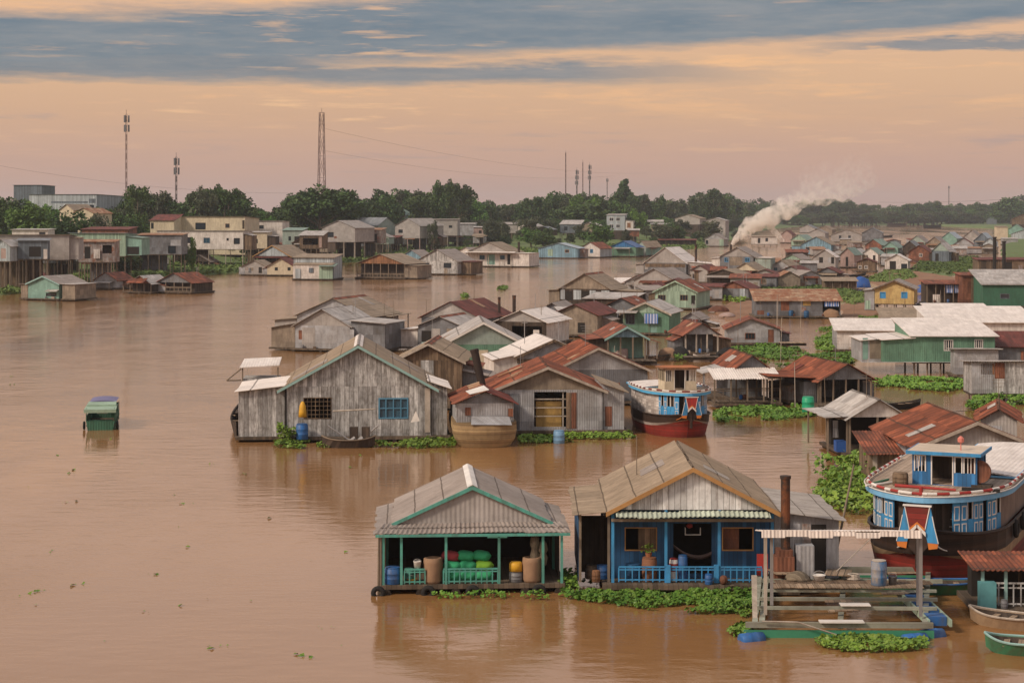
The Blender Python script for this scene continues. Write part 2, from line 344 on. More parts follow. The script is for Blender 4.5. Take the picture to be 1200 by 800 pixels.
NEARY=150; CLUT=[]
def house(label, xl,xr, base, eave, apex, dep, yaw, wall, roof, gable=None, name='floating_house', cat='house', group=None,
          floor=None, Y=None, feats=(), ov=.35, ovf=.35, trim=None, openf=None, mono=None, ridge=None, side=None, back=None,
          stilt=None, deck=True, postm=POST, found=None, ax=0.0, inner=None):
    a=R(yaw); c,s=math.cos(a),math.sin(a)
    Y0 = Y if Y else F*H/(base-HY)
    xm=(xl+xr)/2; C=(xy(xm,Y0),Y0)
    sol=lambda px,O: ((px-600)/F*O[1]-O[0])/(c-(px-600)/F*s)
    tl,tr=sol(xl,C),sol(xr,C); w=tr-tl; O=(C[0]+(tl+tr)/2*c, C[1]+(tl+tr)/2*s)
    hs=HS(); hs.w=w; hs.O=O; hs.Y0=Y0; hs.dep=dep
    def lx(px,yo=0): return sol(px,(O[0]-s*yo,O[1]+c*yo))
    def lz(py,x=0,yo=0): return zy(py, O[1]+x*s+yo*c)
    hs.lx,hs.lz=lx,lz
    ze=lz(eave); za=lz(apex) if apex else None
    zg=ground(*O) if (Y or found or stilt) else 0.0
    zb=lz(floor) if floor else (.35 if not Y else zg)
    if Y and not floor: zb=min(zb,ze-1.5)
    hs.ze,hs.za,hs.zb=ze,za,zb
    e=thing(name,label,cat,(O[0],O[1],0),a,group); hs.e=e
    near=Y0<NEARY
    wm=W[wall] if isinstance(wall,str) else wall; sm=W[side] if side else wm
    rm=(RM if mono is not None else RF)[roof]; T=.08; h=w/2
    holes=[]; later=[]
    for f in feats:
        k=f[0]
        if k in 'wdosgf' and len(k)==1:
            x0,x1,y0,y1=f[1:5]; yv=openf[0] if openf else 0; x0,x1=lx(x0,yv),lx(x1,yv); z1,z0=lz(y0,(x0+x1)/2,yv),lz(y1,(x0+x1)/2,yv); z0=max(z0,zb)
            x0=max(x0,-h+.05); x1=min(x1,h-.05); z1=min(z1,ze-.04)
            if x1-x0<.1 or z1-z0<.1: continue
            holes.append((x0,x1,z0,z1)); later.append((f,(x0,x1,z0,z1)))
        else: later.append((f,None))
    m=MB()
    zk = ze+mono if mono is not None else ze
    yf = openf[0] if openf else 0.0
    if openf is None or yf>0: wall_holes(m,-h,h,zb,ze,holes,yf,yf+T,0)
    yb=dep
    def sidewall(x0,x1):
        m.hexa([(x0,yf+T,zb),(x1,yf+T,zb),(x1,yb-T,zb),(x0,yb-T,zb),(x0,yf+T,ze+(zk-ze)*(yf+T)/dep),(x1,yf+T,ze+(zk-ze)*(yf+T)/dep),(x1,yb-T,zk),(x0,yb-T,zk)],1)
    sidewall(-h,-h+T); sidewall(h-T,h)
    m.box(-h,h,yb-T,yb,zb,zk,1)
    wl=m.build('wall',[wm,sm],e)
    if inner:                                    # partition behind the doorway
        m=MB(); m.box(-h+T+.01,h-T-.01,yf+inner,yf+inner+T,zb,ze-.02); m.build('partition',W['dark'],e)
    # roof
    slope=(za-ze)/h if za else 0
    if mono is None:
        gm=W[gable] if gable else wm
        for y0,y1 in ((-.004,T),(yb-T,yb+.004)):
            m=MB(); m.prism_y([(-h-.001,ze+.001),(h+.001,ze+.001),(ax,za)],y0,y1); m.build('gable',gm,e)
        t=.05; L=.03; y0,y1=-ovf,dep+ovf
        m=MB(); xo=h+ov; zo=ze-slope*ov+L; zt=za+L
        if ax:
            sl=(za-ze)/(h+ax); sr=(za-ze)/(h-ax); zl=ze-sl*ov+L; zr=ze-sr*ov+L
        else: zl=zr=zo
        if near:
            m.corr((-xo,y1,zl),(-xo,y0,zl),(ax,y0,zt),(ax,y1,zt)); m.corr((xo,y0,zr),(xo,y1,zr),(ax,y1,zt),(ax,y0,zt))
        else:
            m.slab((-xo,y1,zl),(-xo,y0,zl),(ax,y0,zt),(ax,y1,zt),t); m.slab((xo,y0,zr),(xo,y1,zr),(ax,y1,zt),(ax,y0,zt),t)
        ro=m.build('roof',rm,e)
        if roof in ('rust','tan','orust','maroon','zinc','mauve','grey') and Y0<330 and za:
            rr=random.Random(int(xl*7+base)); al=math.atan2(za-ze,h)
            for _ in range(rr.randint(1,3) if roof in ('rust','orust','maroon') else rr.randint(0,2)):
                sx=rr.choice((-1,1)); u0=rr.uniform(.05,.6); u1=min(.97,u0+rr.uniform(.2,.45)); v0=rr.uniform(.05,.75)*dep; wv=rr.choice((.8,.82,1.6))
                q=.055 if near else .06; A=lambda u,v:(sx*xo*(1-u),v,zo+(zt-zo)*u+q)
                P=[A(u0,v0+wv),A(u0,v0),A(u1,v0),A(u1,v0+wv)]
                if sx>0: P=[P[1],P[0],P[3],P[2]]
                m=MB(); (m.corr if near else m.slab)(*([P[0],P[1],P[2],P[3]]),*(() if near else (.03,)))
                m.build('repair_sheet',RF[rr.choice({'rust':('orust','zinc','maroon'),'maroon':('rust','orust'),'orust':('rust','zinc'),'tan':('grey','mauve'),'zinc':('grey','orust'),'mauve':('grey','tan'),'grey':('mauve','zinc')}[roof])],ro)
        if ridge:
            m=MB(); q=.28 if near else .4; m.slab((ax-q,y1+.02,zt-q*slope+.065),(ax-q,y0-.02,zt-q*slope+.065),(ax,y0-.02,zt+.07),(ax,y1+.02,zt+.07),.02); m.slab((ax+q,y0-.02,zt-q*slope+.065),(ax+q,y1+.02,zt-q*slope+.065),(ax,y1+.02,zt+.07),(ax,y0-.02,zt+.07),.02)
            m.build('ridge_cap',RF[ridge],ro)
        if trim:
            d=.16 if near else .2; m=MB()
            m.prism_y([(-xo,zl-d),(ax,zt-d),(ax,zt+.02),(-xo,zl+.02)],y0-.05,y0-.005); m.prism_y([(ax,zt-d),(xo,zr-d),(xo,zr+.02),(ax,zt+.02)],y0-.05,y0-.005)
            m.build('bargeboard',trim,e)
    else:
        m=MB(); dz=mono/dep; y0,y1=-ovf,dep+ovf; xo=h+ov; z0,z1=ze-dz*ovf+.03,ze+mono+dz*ovf+.03
        (m.corr if near else m.slab)((-xo,y0,z0),(xo,y0,z0),(xo,y1,z1),(-xo,y1,z1),*(() if near else (.06,)))
        m.build('roof',rm,e)
        if trim: m=MB(); m.box(-xo,xo,y0-.05,y0-.004,z0-.18,z0+.03); m.build('fascia',trim,e)
    # floor, deck, piles
    fl = deck and not (Y or stilt)
    if fl:
        m=MB(); m.box(-h-.35,h+.35,-.45,dep+.35,.16,.345); m.build('deck',DECK,e)
        n=max(2,int(w/2.2))
        for i in range(n+1):
            m=MB(); x=-h+w*i/n; m.tube((x,-.55,.02),(x,dep+.4,.02),.16,n=7); m.build('float_log',LOG,e)
    else:
        m=MB(); m.box(-h+.002,h-.002,.01,dep-.01,zb-.15,zb-.003); m.build('floor',DECK,e)
    if stilt:
        n=stilt; sp=MB(); rr=.09 if stilt>4 else .16; sp.tube((0,0,-1),(0,0,zb-.15),rr,n=5); st=None
        zlow=zg-.3
        if Y and zb-zg>1: u=MB(); ru=random.Random(int(xl+xr)); ua=-h+.2+ru.random()*.4*w; u.box(ua,min(h-.2,ua+w*ru.uniform(.35,.6)),dep*.5+.3,dep*.5+.4,zg-.5,zb-.16); u.build('under_shade_boards',W[ru.choice(('dbrown','brown','dtin'))],e)  # boards added beneath the floor to darken the space behind the stilts
        for i in range(n):
            for y in (.15,dep*.5):
                x=-h+.12+(w-.24)*i/max(1,n-1)
                if st is None:
                    q=MB(); q.tube((0,0,zlow),(0,0,zb-.15),rr,n=5); st=q.build('stilt',postm,e); st.location=(x,y,0)
                else:
                    o=st.copy(); COL.objects.link(o); o.location=(x,y,0)
    elif Y and zb>zg+.3:
        m=MB(); m.box(-h+.03,h-.03,.06,dep-.06,zg-.8,zb-.152); m.build('foundation',W['dbrown'],e)
    # front posts of an open porch
    if openf:
        n=openf[1]; pm=openf[2]
        for i in range(n):
            x=-h+.06+(w-.12)*i/(n-1); m=MB(); r=.055 if near else .07; m.box(x-r,x+r,.0,2*r,zb,ze-.01); m.build('post',pm,e)
        if len(openf)>3: railing(e,-h+.1,h-.1,.06,zb,zb+.9,openf[3],step=.25 if near else .8,t=.03 if near else .05)
    if wall in ('tin','dtin','rtin','brown','wood','fibro') and Y0<620 and not openf:
        rr=random.Random(int(xr*5+base))
        for _ in range(rr.randint(1,3)):
            x0=rr.uniform(-h+.1,h-1.0); x1=x0+rr.uniform(.5,1.0); z0=zb+.02+rr.random()*.5*(ze-zb); z1=min(ze-.05,z0+rr.uniform(.5,1.4))
            if any(x0<q[1]+.08 and x1>q[0]-.08 and z0<q[3]+.08 and z1>q[2]-.08 for q in holes): continue
            m=MB(); m.box(x0,x1,-.02,-.006,z0,z1); m.build('patch_sheet',W[rr.choice(('tin','dtin','rtin','fibro','rustw','tfibro'))],e)
    rr=random.Random(int(xl*3+xr))
    if Y0<430 and za and not Y:
        for _ in range(rr.choice((0,1,1,2))):
            x=rr.uniform(-h*.7,h*.7); y=rr.uniform(.3,.9)*dep; zr_=za-abs(x-ax)*slope; r=.02 if near else .035; m=MB(); t_=zr_+rr.uniform(1.0,2.6); m.tube((x,y,zr_-.1),(x,y,t_),r,n=5)
            if rr.random()<.6:
                for q in (.1,.3,.5): m.tube((x-.45+q*.4,y,t_-q),(x+.45-q*.4,y,t_-q),r*.7,n=4)
            m.build('antenna',POST if rr.random()<.5 else STEEL,e)
    if fl and 135<Y0<760 and za:                 # makeshift lean-tos nailed on later
        for sx in (-1,1):
            if rr.random()<.6:
                wv=rr.uniform(.8,2.0); y0=rr.uniform(.1,.45)*dep; y1=min(dep,y0+rr.uniform(.3,.55)*dep); zi=ze-rr.uniform(.15,.5); zo_=zi-rr.uniform(.1,.45)
                xa,xb=sx*(h+.01),sx*(h+wv); m=MB()
                if rr.random()<.75: m.hexa([(min(xa,xb),y0,.345),(max(xa,xb),y0,.345),(max(xa,xb),y1,.345),(min(xa,xb),y1,.345)]+[(x,y,(zi if abs(x)<h+.1 else zo_)-.04) for x,y in ((min(xa,xb),y0),(max(xa,xb),y0),(max(xa,xb),y1),(min(xa,xb),y1))])
                else: m.box(xb-.06,xb+.06,y0+.05,y0+.17,.2,zo_-.04)
                m.build('leanto_wall',W[rr.choice(('tin','dtin','rtin','brown','dbrown','tfibro'))],e)
                P=[(xb+sx*.2,y1+.15,zo_-.03),(xb+sx*.2,y0-.2,zo_-.03),(xa,y0-.2,zi+.02),(xa,y1+.15,zi+.02)]
                if sx>0: P=[P[1],P[0],P[3],P[2]]
                m=MB(); m.slab(*P,.05); m.build('leanto_roof',RF[rr.choice(('rust','orust','zinc','mauve','maroon','tan'))],e)
                m=MB(); m.box(min(xa,xb)-.1,max(xa,xb)+.1,y0-.2,y1+.1,.156,.338); m.build('leanto_deck',DECK,e)
        if not feats and rr.random()<.6:
            m=MB(); xw=h*rr.uniform(.5,.95); pr=rr.uniform(.9,1.8); zf=ze-.15; m.slab((-xw,-pr,zf-.35),(xw,-pr,zf-.35),(xw,-.05,zf),(-xw,-.05,zf),.05); m.build('awning',RM[rr.choice(('rust','orust','zinc','mauve','maroon','tan'))],e)
            for x in (-xw+.1,xw-.1): m=MB(); m.box(x-.05,x+.05,-pr+.05,-pr+.15,.1,zf-.33); m.build('post',postm,e)
            m=MB(); m.box(-xw,xw,-pr,-.46,.15,.335); m.build('porch_deck',DECK,e)
    if fl and Y0<330: CLUT.append((e,w,Y0,rr.random()))
    for f,b in later:
        k=f[0]
        if k=='w':
            st=f[5] if len(f)>5 else {}
            window(e,*b,yf,**st)
        elif k=='s':      # closed shutter / painted leaf
            fr=window(e,*b,yf,frame=f[6] if len(f)>6 else WTRIM,pane=None,nx=1,ft=.05 if near else .09)
            g=MB(); g.box(b[0]+.03,b[1]-.03,yf+.03,yf+.06,b[2]+.03,b[3]-.03); g.build('shutter',f[5],fr)
        elif k=='d':
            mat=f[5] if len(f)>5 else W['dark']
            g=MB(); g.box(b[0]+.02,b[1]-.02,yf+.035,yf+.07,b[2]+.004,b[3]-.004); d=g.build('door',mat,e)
            g=MB(); g.box(b[1]-.16,b[1]-.11,yf+.01,yf+.034,(b[2]+b[3])/2,(b[2]+b[3])/2+.12)
            if near: g.build('handle',STEEL,d)
        elif k=='g':      # open window with a grille
            window(e,*b,yf,frame=f[5],pane=None,nx=7,nz=5,ft=.05)
        elif k=='f':      # framed opening, partly closed by a sheet inside: x0,x1,y0,y1,frame,mat,u0,u1
            fr=window(e,*b,yf,frame=f[5],pane=None,nx=1,ft=.04)
            g=MB(); ww=b[1]-b[0]; g.box(b[0]+ww*f[7],b[0]+ww*f[8],yf+.12,yf+.14,b[2],b[3]); g.build('inner_sheet',W[f[6]],fr)
        elif k=='a':      # lean-to: x0,x1,ytop at x0, ytop at x1, yo, depth, wall, roof
            x0,x1,y0,y1,yo,d,wn,rn=f[1:9]; x0,x1=lx(x0,yo),lx(x1,yo); z0,z1=lz(y0,x0,yo),lz(y1,x1,yo)
            zl=lz(f[9],(x0+x1)/2,yo) if len(f)>9 and f[9] else zb
            if wn:
                g=MB(); g.hexa([(x0,yo,zl),(x1,yo,zl),(x1,yo+d,zl),(x0,yo+d,zl),(x0,yo,z0),(x1,yo,z1),(x1,yo+d,z1),(x0,yo+d,z0)]); aw=g.build('annex_wall',W[wn],e)
                if len(f)>10:
                    for q in f[10]:
                        g=MB(); g.box(lx(q[0],yo),lx(q[1],yo),yo-.03,yo+.04,max(zl,lz(q[3],x0,yo)),lz(q[2],x0,yo)); g.build('annex_'+(q[5] if len(q)>5 else 'window'),q[4],aw)
                if fl: g=MB(); g.box(x0-.2,x1+.2,yo-.25,yo+d+.2,.158,.34); g.build('annex_deck',DECK,e)
            else:
                for x,zz in ((x0+.08,z0),(x1-.08,z1)):
                    for y in (yo+.08,yo+d-.08): g=MB(); g.box(x-.05,x+.05,y-.05,y+.05,zl,zz); g.build('annex_post',postm,e)
            dz=(z1-z0)/(x1-x0); o=.22
            g=MB(); (g.corr if near else g.slab)((x1+o,yo-.3,z1+dz*o+.02),(x1+o,yo+d+.2,z1+dz*o+.02),(x0-o,yo+d+.2,z0-dz*o+.02),(x0-o,yo-.3,z0-dz*o+.02),*(() if near else (.05,)))
            g.build('annex_roof',RF[rn],e)
        elif k=='b':      # front lean-to box with its own roof falling to the viewer: x0,x1,yback,yfront,proj,wall|None,roof
            x0,x1,yt,yfr,pr,wn,rn=f[1:8]; X0,X1=lx(x0,-pr),lx(x1,-pr); zf=lz(yfr,0,-pr); zt=lz(yt,0,0)
            g=MB(); (g.corr if near else g.slab)((X0,-pr-.15,zf),(X1,-pr-.15,zf),(X1,-.06,zt),(X0,-.06,zt),*(() if near else (.05,))); g.build('awning',RM[rn],e)
            if wn:
                zl=zb; g=MB(); g.box(X0+.1,X1-.1,-pr,-pr+.07,zl,zf-.02); g.build('porch_wall',W[wn],e)
                if fl: g=MB(); g.box(X0,X1,-pr-.3,-.46,.157,.338); g.build('porch_deck',DECK,e)
            elif len(f)>8 and f[8]:
                for i in range(f[8]):
                    x=X0+.1+(X1-X0-.2)*i/(f[8]-1); g=MB(); g.box(x-.05,x+.05,-pr,-pr+.1,zb if not fl else .1,zf); g.build('post',postm,e)
                if fl: g=MB(); g.box(X0,X1,-pr-.3,-.46,.157,.338); g.build('porch_deck',DECK,e)
        elif k=='c':      # cloth hung in front
            x0,x1,y0,y1,mat=f[1:6]; yo=f[6] if len(f)>6 else -.25; X0,X1=lx(x0,yo),lx(x1,yo); z1,z0=lz(y0,0,yo),lz(y1,0,yo); g=MB(); n=12; p=[]
            for i in range(n+1):
                x=X0+(X1-X0)*i/n; p+=[(x,yo+.05*math.sin(i*1.9),z0),(x,yo+.03*math.sin(i*1.9),z1),(x,yo+.02+.05*math.sin(i*1.9),z0),(x,yo+.02+.03*math.sin(i*1.9),z1)]
            g.add(p,[(4*i,4*i+4,4*i+5,4*i+1) for i in range(n)]+[(4*i+2,4*i+3,4*i+7,4*i+6) for i in range(n)]); g.build('curtain',mat,e)
        elif k=='h':      # chimney pipe: x, ytop, yo, radius
            x=lx(f[1],f[3]); zt=lz(f[2],x,f[3]); g=MB(); r=f[4]; g.tube((x,f[3],ze-.3),(x,f[3],zt),r,r,10); g.tube((x,f[3],zt-.5*r),(x,f[3],zt+.1),r*1.15,r*1.15,10); g.build('chimney',IRON,e)
        elif k=='panel':  # sheet of another material fixed to the front: x0,x1,y0,y1,mat,name
            x0,x1,y0,y1,mat=f[1:6]; x0,x1=lx(x0),lx(x1); g=MB(); g.box(x0,x1,yf-.035,yf-.004,max(zb,lz(y1)),min(lz(y0),ze-.01)); g.build(f[6] if len(f)>6 else 'patch_sheet',mat,e)
        elif k=='box':     # plain walled box: x0,x1,ytop,ybot,yo,depth,wall,name
            x0,x1,y0,y1,yo,d,wn,nm=f[1:9]; X0,X1=lx(x0,yo),lx(x1,yo); g=MB(); g.box(X0,X1,yo,yo+d,max(zb,lz(y1,X0,yo)),lz(y0,X0,yo)); g.build(nm,W[wn] if isinstance(wn,str) else wn,e)
        elif k=='rail': railing(e,lx(f[1],-.3),lx(f[2],-.3),-.3,zb,zb+.9,f[3],step=.6,t=.04)
    return hs
# ------------------------------------------------------------------ foliage
def leafmat(name, a, b, c, rough=.6, sc=.5):
    m=bpy.data.materials.new(name); nt=NT(m); bs=nt.n['Principled BSDF']; bs.inputs['Roughness'].default_value=rough; bs.inputs['Specular IOR Level'].default_value=.25
    tc=nt.new('ShaderNodeTexCoord').outputs['Object']; rnd=nt.new('ShaderNodeObjectInfo').outputs['Random']
    off=nt.math('MULTIPLY',rnd,53.0); vec=nt.vmath('ADD',tc,nt.comb(off,off,off))
    f=nt.rng(nt.noise(vec,sc,5,.7),.34,.66); g=nt.rng(nt.noise(vec,sc*7,3,.6),.35,.65)
    col=nt.mix(f,a,b); col=nt.mix(nt.math('MULTIPLY',g,.45),col,c)
    hs=nt.new('ShaderNodeHueSaturation'); nt.put(hs.inputs['Color'],col); nt.put(hs.inputs['Value'],nt.rng(rnd,0,1,.72,1.28)); nt.put(hs.inputs['Hue'],nt.rng(nt.math('FRACT',nt.math('MULTIPLY',rnd,7.3)),0,1,.482,.512))
    nt.put(bs.inputs['Base Color'],hs.outputs[0]); return m
LEAF=leafmat('water hyacinth leaf',(.04,.12,.016),(.12,.24,.028),(.26,.32,.06),.45,.6)
GRASS=leafmat('river bank grass',(.045,.10,.022),(.10,.175,.038),(.16,.18,.065),.7,.12)
TREEL=leafmat('tree foliage',(.022,.052,.014),(.05,.095,.022),(.085,.12,.032),.6,5.0)
TREEB=leafmat('bright tree foliage',(.04,.10,.018),(.075,.17,.025),(.11,.19,.04),.6,5.0)
TREEG=leafmat('grey green foliage',(.05,.065,.035),(.075,.09,.045),(.11,.12,.07),.6,5.0)
BARK=surf('tree bark',(.16,.125,.095),.9,vary=.3)
rl=random.Random(3)
def leaves(parent, pts, size, mat, name='foliage', n=6, up=.6, kind=None):
    v=[]; f=[]
    for p in pts:
        nr=Vector((rl.gauss(0,1),rl.gauss(0,1)-.35,rl.gauss(0,1)+up*2)); nr.normalize(); u=nr.orthogonal().normalized(); w=nr.cross(u)
        a0=rl.random()*6.28; s=size*(.4+rl.random()**1.5*1.25); b=len(v)
        for i in range(n):
            a=a0+2*math.pi*i/n; r=s*.5*(1 if i%2==0 else .88); q=Vector(p)+u*math.cos(a)*r+w*math.sin(a)*r*.85+nr*(.18*s if i%3==0 else 0); v.append(tuple(q))
        f.append(tuple(range(b,b+n)))
    me=bpy.data.meshes.new(name); me.from_pydata(v,[],f); me.materials.append(mat)
    o=bpy.data.objects.new(name,me); COL.objects.link(o)
    if parent: o.parent=parent
    if kind: o['kind']=kind
    return o
def inpoly(x,y,P):
    c=False; j=len(P)-1
    for i in range(len(P)):
        if (P[i][1]>y)!=(P[j][1]>y) and x<(P[j][0]-P[i][0])*(y-P[i][1])/(P[j][1]-P[i][1])+P[i][0]: c=not c
        j=i
    return c
def patch(label, poly, dens, size, ht, mat=LEAF, name='water_hyacinth', cat='plants', thin=.42, z0=.02, ns=.6):
    P=[gp(x,y)[:2] for x,y in poly]; xs=[p[0] for p in P]; ys=[p[1] for p in P]
    A=(max(xs)-min(xs))*(max(ys)-min(ys)); N=int(A*dens); pts=[]; seed=rl.random()*50
    cx=sum(xs)/len(xs); cy=sum(ys)/len(ys)
    for _ in range(N):
        x=rl.uniform(min(xs),max(xs)); y=rl.uniform(min(ys),max(ys))
        j=mnoise.noise(Vector((x*ns,y*ns,seed))); k=mnoise.noise(Vector((x*ns*.4,y*ns*.4,seed+9)))
        if not inpoly(x+.5*size*3*j,y+2*size*k,P): continue
        if j*.6+k*.6+.5<thin*.7: continue
        h_=ht*(.35+.65*max(0,min(1,.5+j*.9)))
        pts.append((x-cx,y-cy,z0+h_*rl.random()**.6))
    o=leaves(None,pts,size,mat,name,6,1.1); o.location=(cx,cy,0); tag(o,label,cat,kind='stuff'); return o

PROTO={}
def tree_proto(kind):
    r=random.Random(sum(map(ord,kind))); e=bpy.data.objects.new('tree',None); COL.objects.link(e)
    cl=[]
    def ell(cx,cy,cz,rx,ry,rz,n,cr):
        for _ in range(n):
            while 1:
                p=Vector((r.uniform(-1,1),r.uniform(-1,1),r.uniform(-1,1)))
                if .3<p.length<1: break
            cl.append((cx+p.x*rx,cy+p.y*ry,cz+p.z*rz,cr*r.uniform(.7,1.3)))
    base=kind.rstrip('0123456789')
    if base=='round': ell(0,0,.6,.36,.36,.32,34,.12); ell(.1,.0,.45,.4,.4,.2,14,.12)
    elif base=='airy':
        for k in range(7): a=r.uniform(0,6.28); q=r.uniform(.05,.3); ell(q*math.cos(a),q*math.sin(a),r.uniform(.45,.85),.14,.14,.12,6,.085)
        ell(0,0,.4,.3,.3,.2,12,.1)
    elif base=='tall': ell(0,0,.66,.2,.2,.3,22,.1); ell(0,0,.4,.28,.28,.2,14,.1)
    elif base=='cone':
        for k in range(9): z=.25+.7*k/8; q=.34*(1-.9*k/8); ell(0,0,z,q,q,.05,7,.09*(1-.5*k/8))
    elif base=='umbrella': ell(0,0,.62,.5,.5,.18,44,.1); ell(0,0,.75,.35,.35,.15,16,.1)
    elif base=='palm': pass
    pts=[]
    if base!='palm':
        for (x,y,z,c) in cl:
            for _ in range(70 if base!='airy' else 60):
                d=Vector((r.gauss(0,1),r.gauss(0,1),r.gauss(0,1))); d.normalize(); q=c*r.uniform(.55,1.05)
                pts.append((x+d.x*q,y+d.y*q,z+d.z*q*.8))
    m=MB(); hz=.5 if base!='umbrella' else .55
    m.tube((0,0,-.05),(0.01,0,hz*.6),.028,.02,7); m.tube((.01,0,hz*.6),(.0,.01,hz+.25 if base!='umbrella' else hz+.1),.02,.008,6)
    for k in range(6):
        a=k*1.05+r.random(); z=hz*r.uniform(.45,.8); q=r.uniform(.18,.3); m.tube((0,0,z),(q*math.cos(a),q*math.sin(a),z+r.uniform(.1,.25)),.012,.005,5)
    m.build('trunk',BARK,e)
    mt={'1':TREEB,'2':TREEG}.get(kind[-1],TREEL)
    leaves(e,pts,.05 if base!='airy' else .042,mt,'crown',4,.35)
    return e
def tree(kind, X,Y,w,hh,label,group=None,zg=None,name='tree',cat='tree'):
    if kind not in PROTO: PROTO[kind]=o=tree_proto(kind)
    else: o=copy_tree(PROTO[kind])
    o.name=name; o.location=(X,Y,ground(X,Y)-.1 if zg is None else zg); o.scale=(w,w,hh); o.rotation_euler=(0,0,rl.random()*6.28)
    return tag(o,label,cat,group)
# ------------------------------------------------------------------ the floating village: rear bank first, then the cluster
GB='houses on the far river bank'; GF='floating houses along the far bank'; GC='floating houses of the crowded cluster'; GD='distant floating houses'
h=house
dk=dict(frame=W['dark'],nx=1); bl=dict(frame=W['slate'],pane=BGLASS); bw=dict(frame=BLUET,pane=BGLASS,nx=2,ft=.09); wf=dict(frame=WTRIM,ft=.09)
fd=dict(frame=W['dark'],nx=1,ft=.09)
# --- bank, left
h('long weathered grey stilt house with flat roof beside the teal floating hut',-14,81,0,275.5,None,9,4,'fibro','tan',Y=352,mono=-.4,floor=304.5,stilt=8,name='stilt_house',group=GB,
  feats=[('a',81.5,92,278,279,.6,6,'fibro','tan',304)])
h('dark blue stilt room with a shaded verandah in front of grey wall',21,56,0,282,None,2.2,4,'slate','slate',Y=347,mono=.3,floor=303.5,stilt=5,name='stilt_house',group=GB,feats=[('d',34,48,289,301),('panel',51,55.5,292,304,W['white'])])
h('pale gabled stilt shack at the picture edge with yellow doorpost',-8,12,0,288,281,5,-15,'pblue','zinc',Y=345,floor=306,stilt=4,name='stilt_house',group=GB,feats=[('d',1,7,291,303,W['pink'])])
h('tall mint green sided stilt house with flat roofline',82,147,0,273.5,None,9,-5,'mint','pblue',Y=398,mono=-.3,floor=300,stilt=5,name='stilt_house',group=GB,feats=[('a',147.4,166,277,279,.4,6,'teal','green',299,[(149,163,289,298,W['dark'],'doorway')])])
h('rust streaked stilt shack with torn cloth beside green house',92,134,0,283.5,None,5,0,'rtin','orust',Y=372,mono=.35,floor=307,stilt=7,name='stilt_house',group=GB,feats=[('d',99,106,289,303),('c',109.5,117,292,303,W['white']),('o',120,131,287,297)])
h('grey shack with brown door and shallow roof behind the rusty sheds',160,213,0,275.5,None,8,0,'dtin','orust',Y=432,mono=.3,floor=298,stilt=5,name='stilt_house',group=GB,feats=[('d',167,173,284,297,W['rustw']),('w',197,206,288,297,fd),('panel',200,212,281,288,W['tin'])])
h('brown roofed long shed half hidden above the mint green house',96,150,0,269,None,8,-4,'rustw','maroon',Y=440,mono=.5,name='bank_house',group=GB)
h('low white block house behind the grey stilt house',14,56,0,269.5,None,6,0,'white','zinc',Y=400,mono=.15,name='bank_house',group=GB,feats=[('w',46,53,272,278,fd)])
h('long white rendered house with three windows on concrete pillars',184,285,0,270.5,None,9,-7,'white','zinc',Y=478,mono=-.3,floor=292,stilt=6,postm=PALE,name='bank_house',group=GB,
  feats=[('w',219,226,278,285,fd),('w',238.5,246,278.5,285,dict(frame=W['slate'],pane=BGLASS,ft=.09)),('w',274,281,279,286,fd),('w',265.5,268,279,282,fd),('a',285.5,295,274,276,.3,5,'brown','zinc',293)])
h('cream warehouse with long sloping parapet and round openings',200,287,0,254,None,14,-9,'cream','tan',Y=530,mono=-.5,name='bank_house',group=GB,feats=[('w',229,241,261,269,fd),('w',264,269,262,267,dict(frame=W['rustw'],nx=1,ft=.09)),('panel',284,286.5,258,268,W['dbrown'])])
h('lower cream extension with dark red roof beside the cream warehouse',176,204,0,258.5,None,8,-6,'cream','maroon',Y=524,mono=1.6,name='bank_house',group=GB,feats=[('w',177,180,261,268,fd)])
h('white flat block house with rooftop rubble beside cream warehouse',287,331,0,259,None,9,-6,'white','zinc',Y=545,mono=-.2,floor=287,name='bank_house',group=GB,feats=[('w',303,309,264,268,fd)])
h('small cream house with dark window in front of white block',284,313,0,272.5,None,7,-4,'cream','zinc',Y=500,mono=.2,floor=291,stilt=4,name='bank_house',group=GB,feats=[('w',295,302,280,285,fd),('a',313.4,323,276,277,.3,5,'dbrown','zinc',292)])
h('small stilt house with faded green roof between white houses',331,354,0,270,None,7,-6,'pgreen','green',Y=515,mono=.6,floor=289,stilt=4,name='stilt_house',group=GB,feats=[('w',338,341,277,282,fd),('d',345,352,277,288)])
h('stilt house with pale porch roof over a dark verandah',351,378,0,276,None,7,-6,'brown','zinc',Y=508,mono=1.1,floor=291,stilt=5,name='stilt_house',group=GB,feats=[('o',355,373,279,287),('panel',374,377,277,290,W['pink'])])
h('tall plain grey gabled house on concrete pillars at river bank',377,416,0,267,258.5,14,-20,'fibro','grey',Y=556,floor=283.5,stilt=4,postm=PALE,name='stilt_house',group=GB,feats=[('w',384,391,272,278,fd)])
h('cluttered stilt shack with plants on its balcony',416,446,0,269.5,None,8,-8,'rtin','orust',Y=568,mono=.5,floor=285,stilt=6,name='stilt_house',group=GB,feats=[('o',418,429,274,282),('d',437,442,274,284),('rail',417,445,POST)])
h('house with long slate roof and pale green gable behind stilt shacks',443,464,0,264,255,22,42,'pgreen','slate',Y=650,name='bank_house',group=GB)
h('grey gabled bank house with red pillars beneath and one window',463,492,0,264.5,256,16,-28,'fibro','grey',Y=640,floor=279,stilt=3,postm=W['pink'],name='bank_house',group=GB,feats=[('w',467,472,269,273,fd)])
h('wide grey apartment shed with tiny windows on pillars',491,536,0,257.5,None,10,-4,'fibro','mauve',Y=690,mono=.2,floor=276,stilt=5,postm=PALE,name='bank_house',group=GB,feats=[('w',500,504,261,263.5,fd),('w',526,530,264,267,fd),('b',490,506,268,269.5,2.5,None,'zinc',3)])
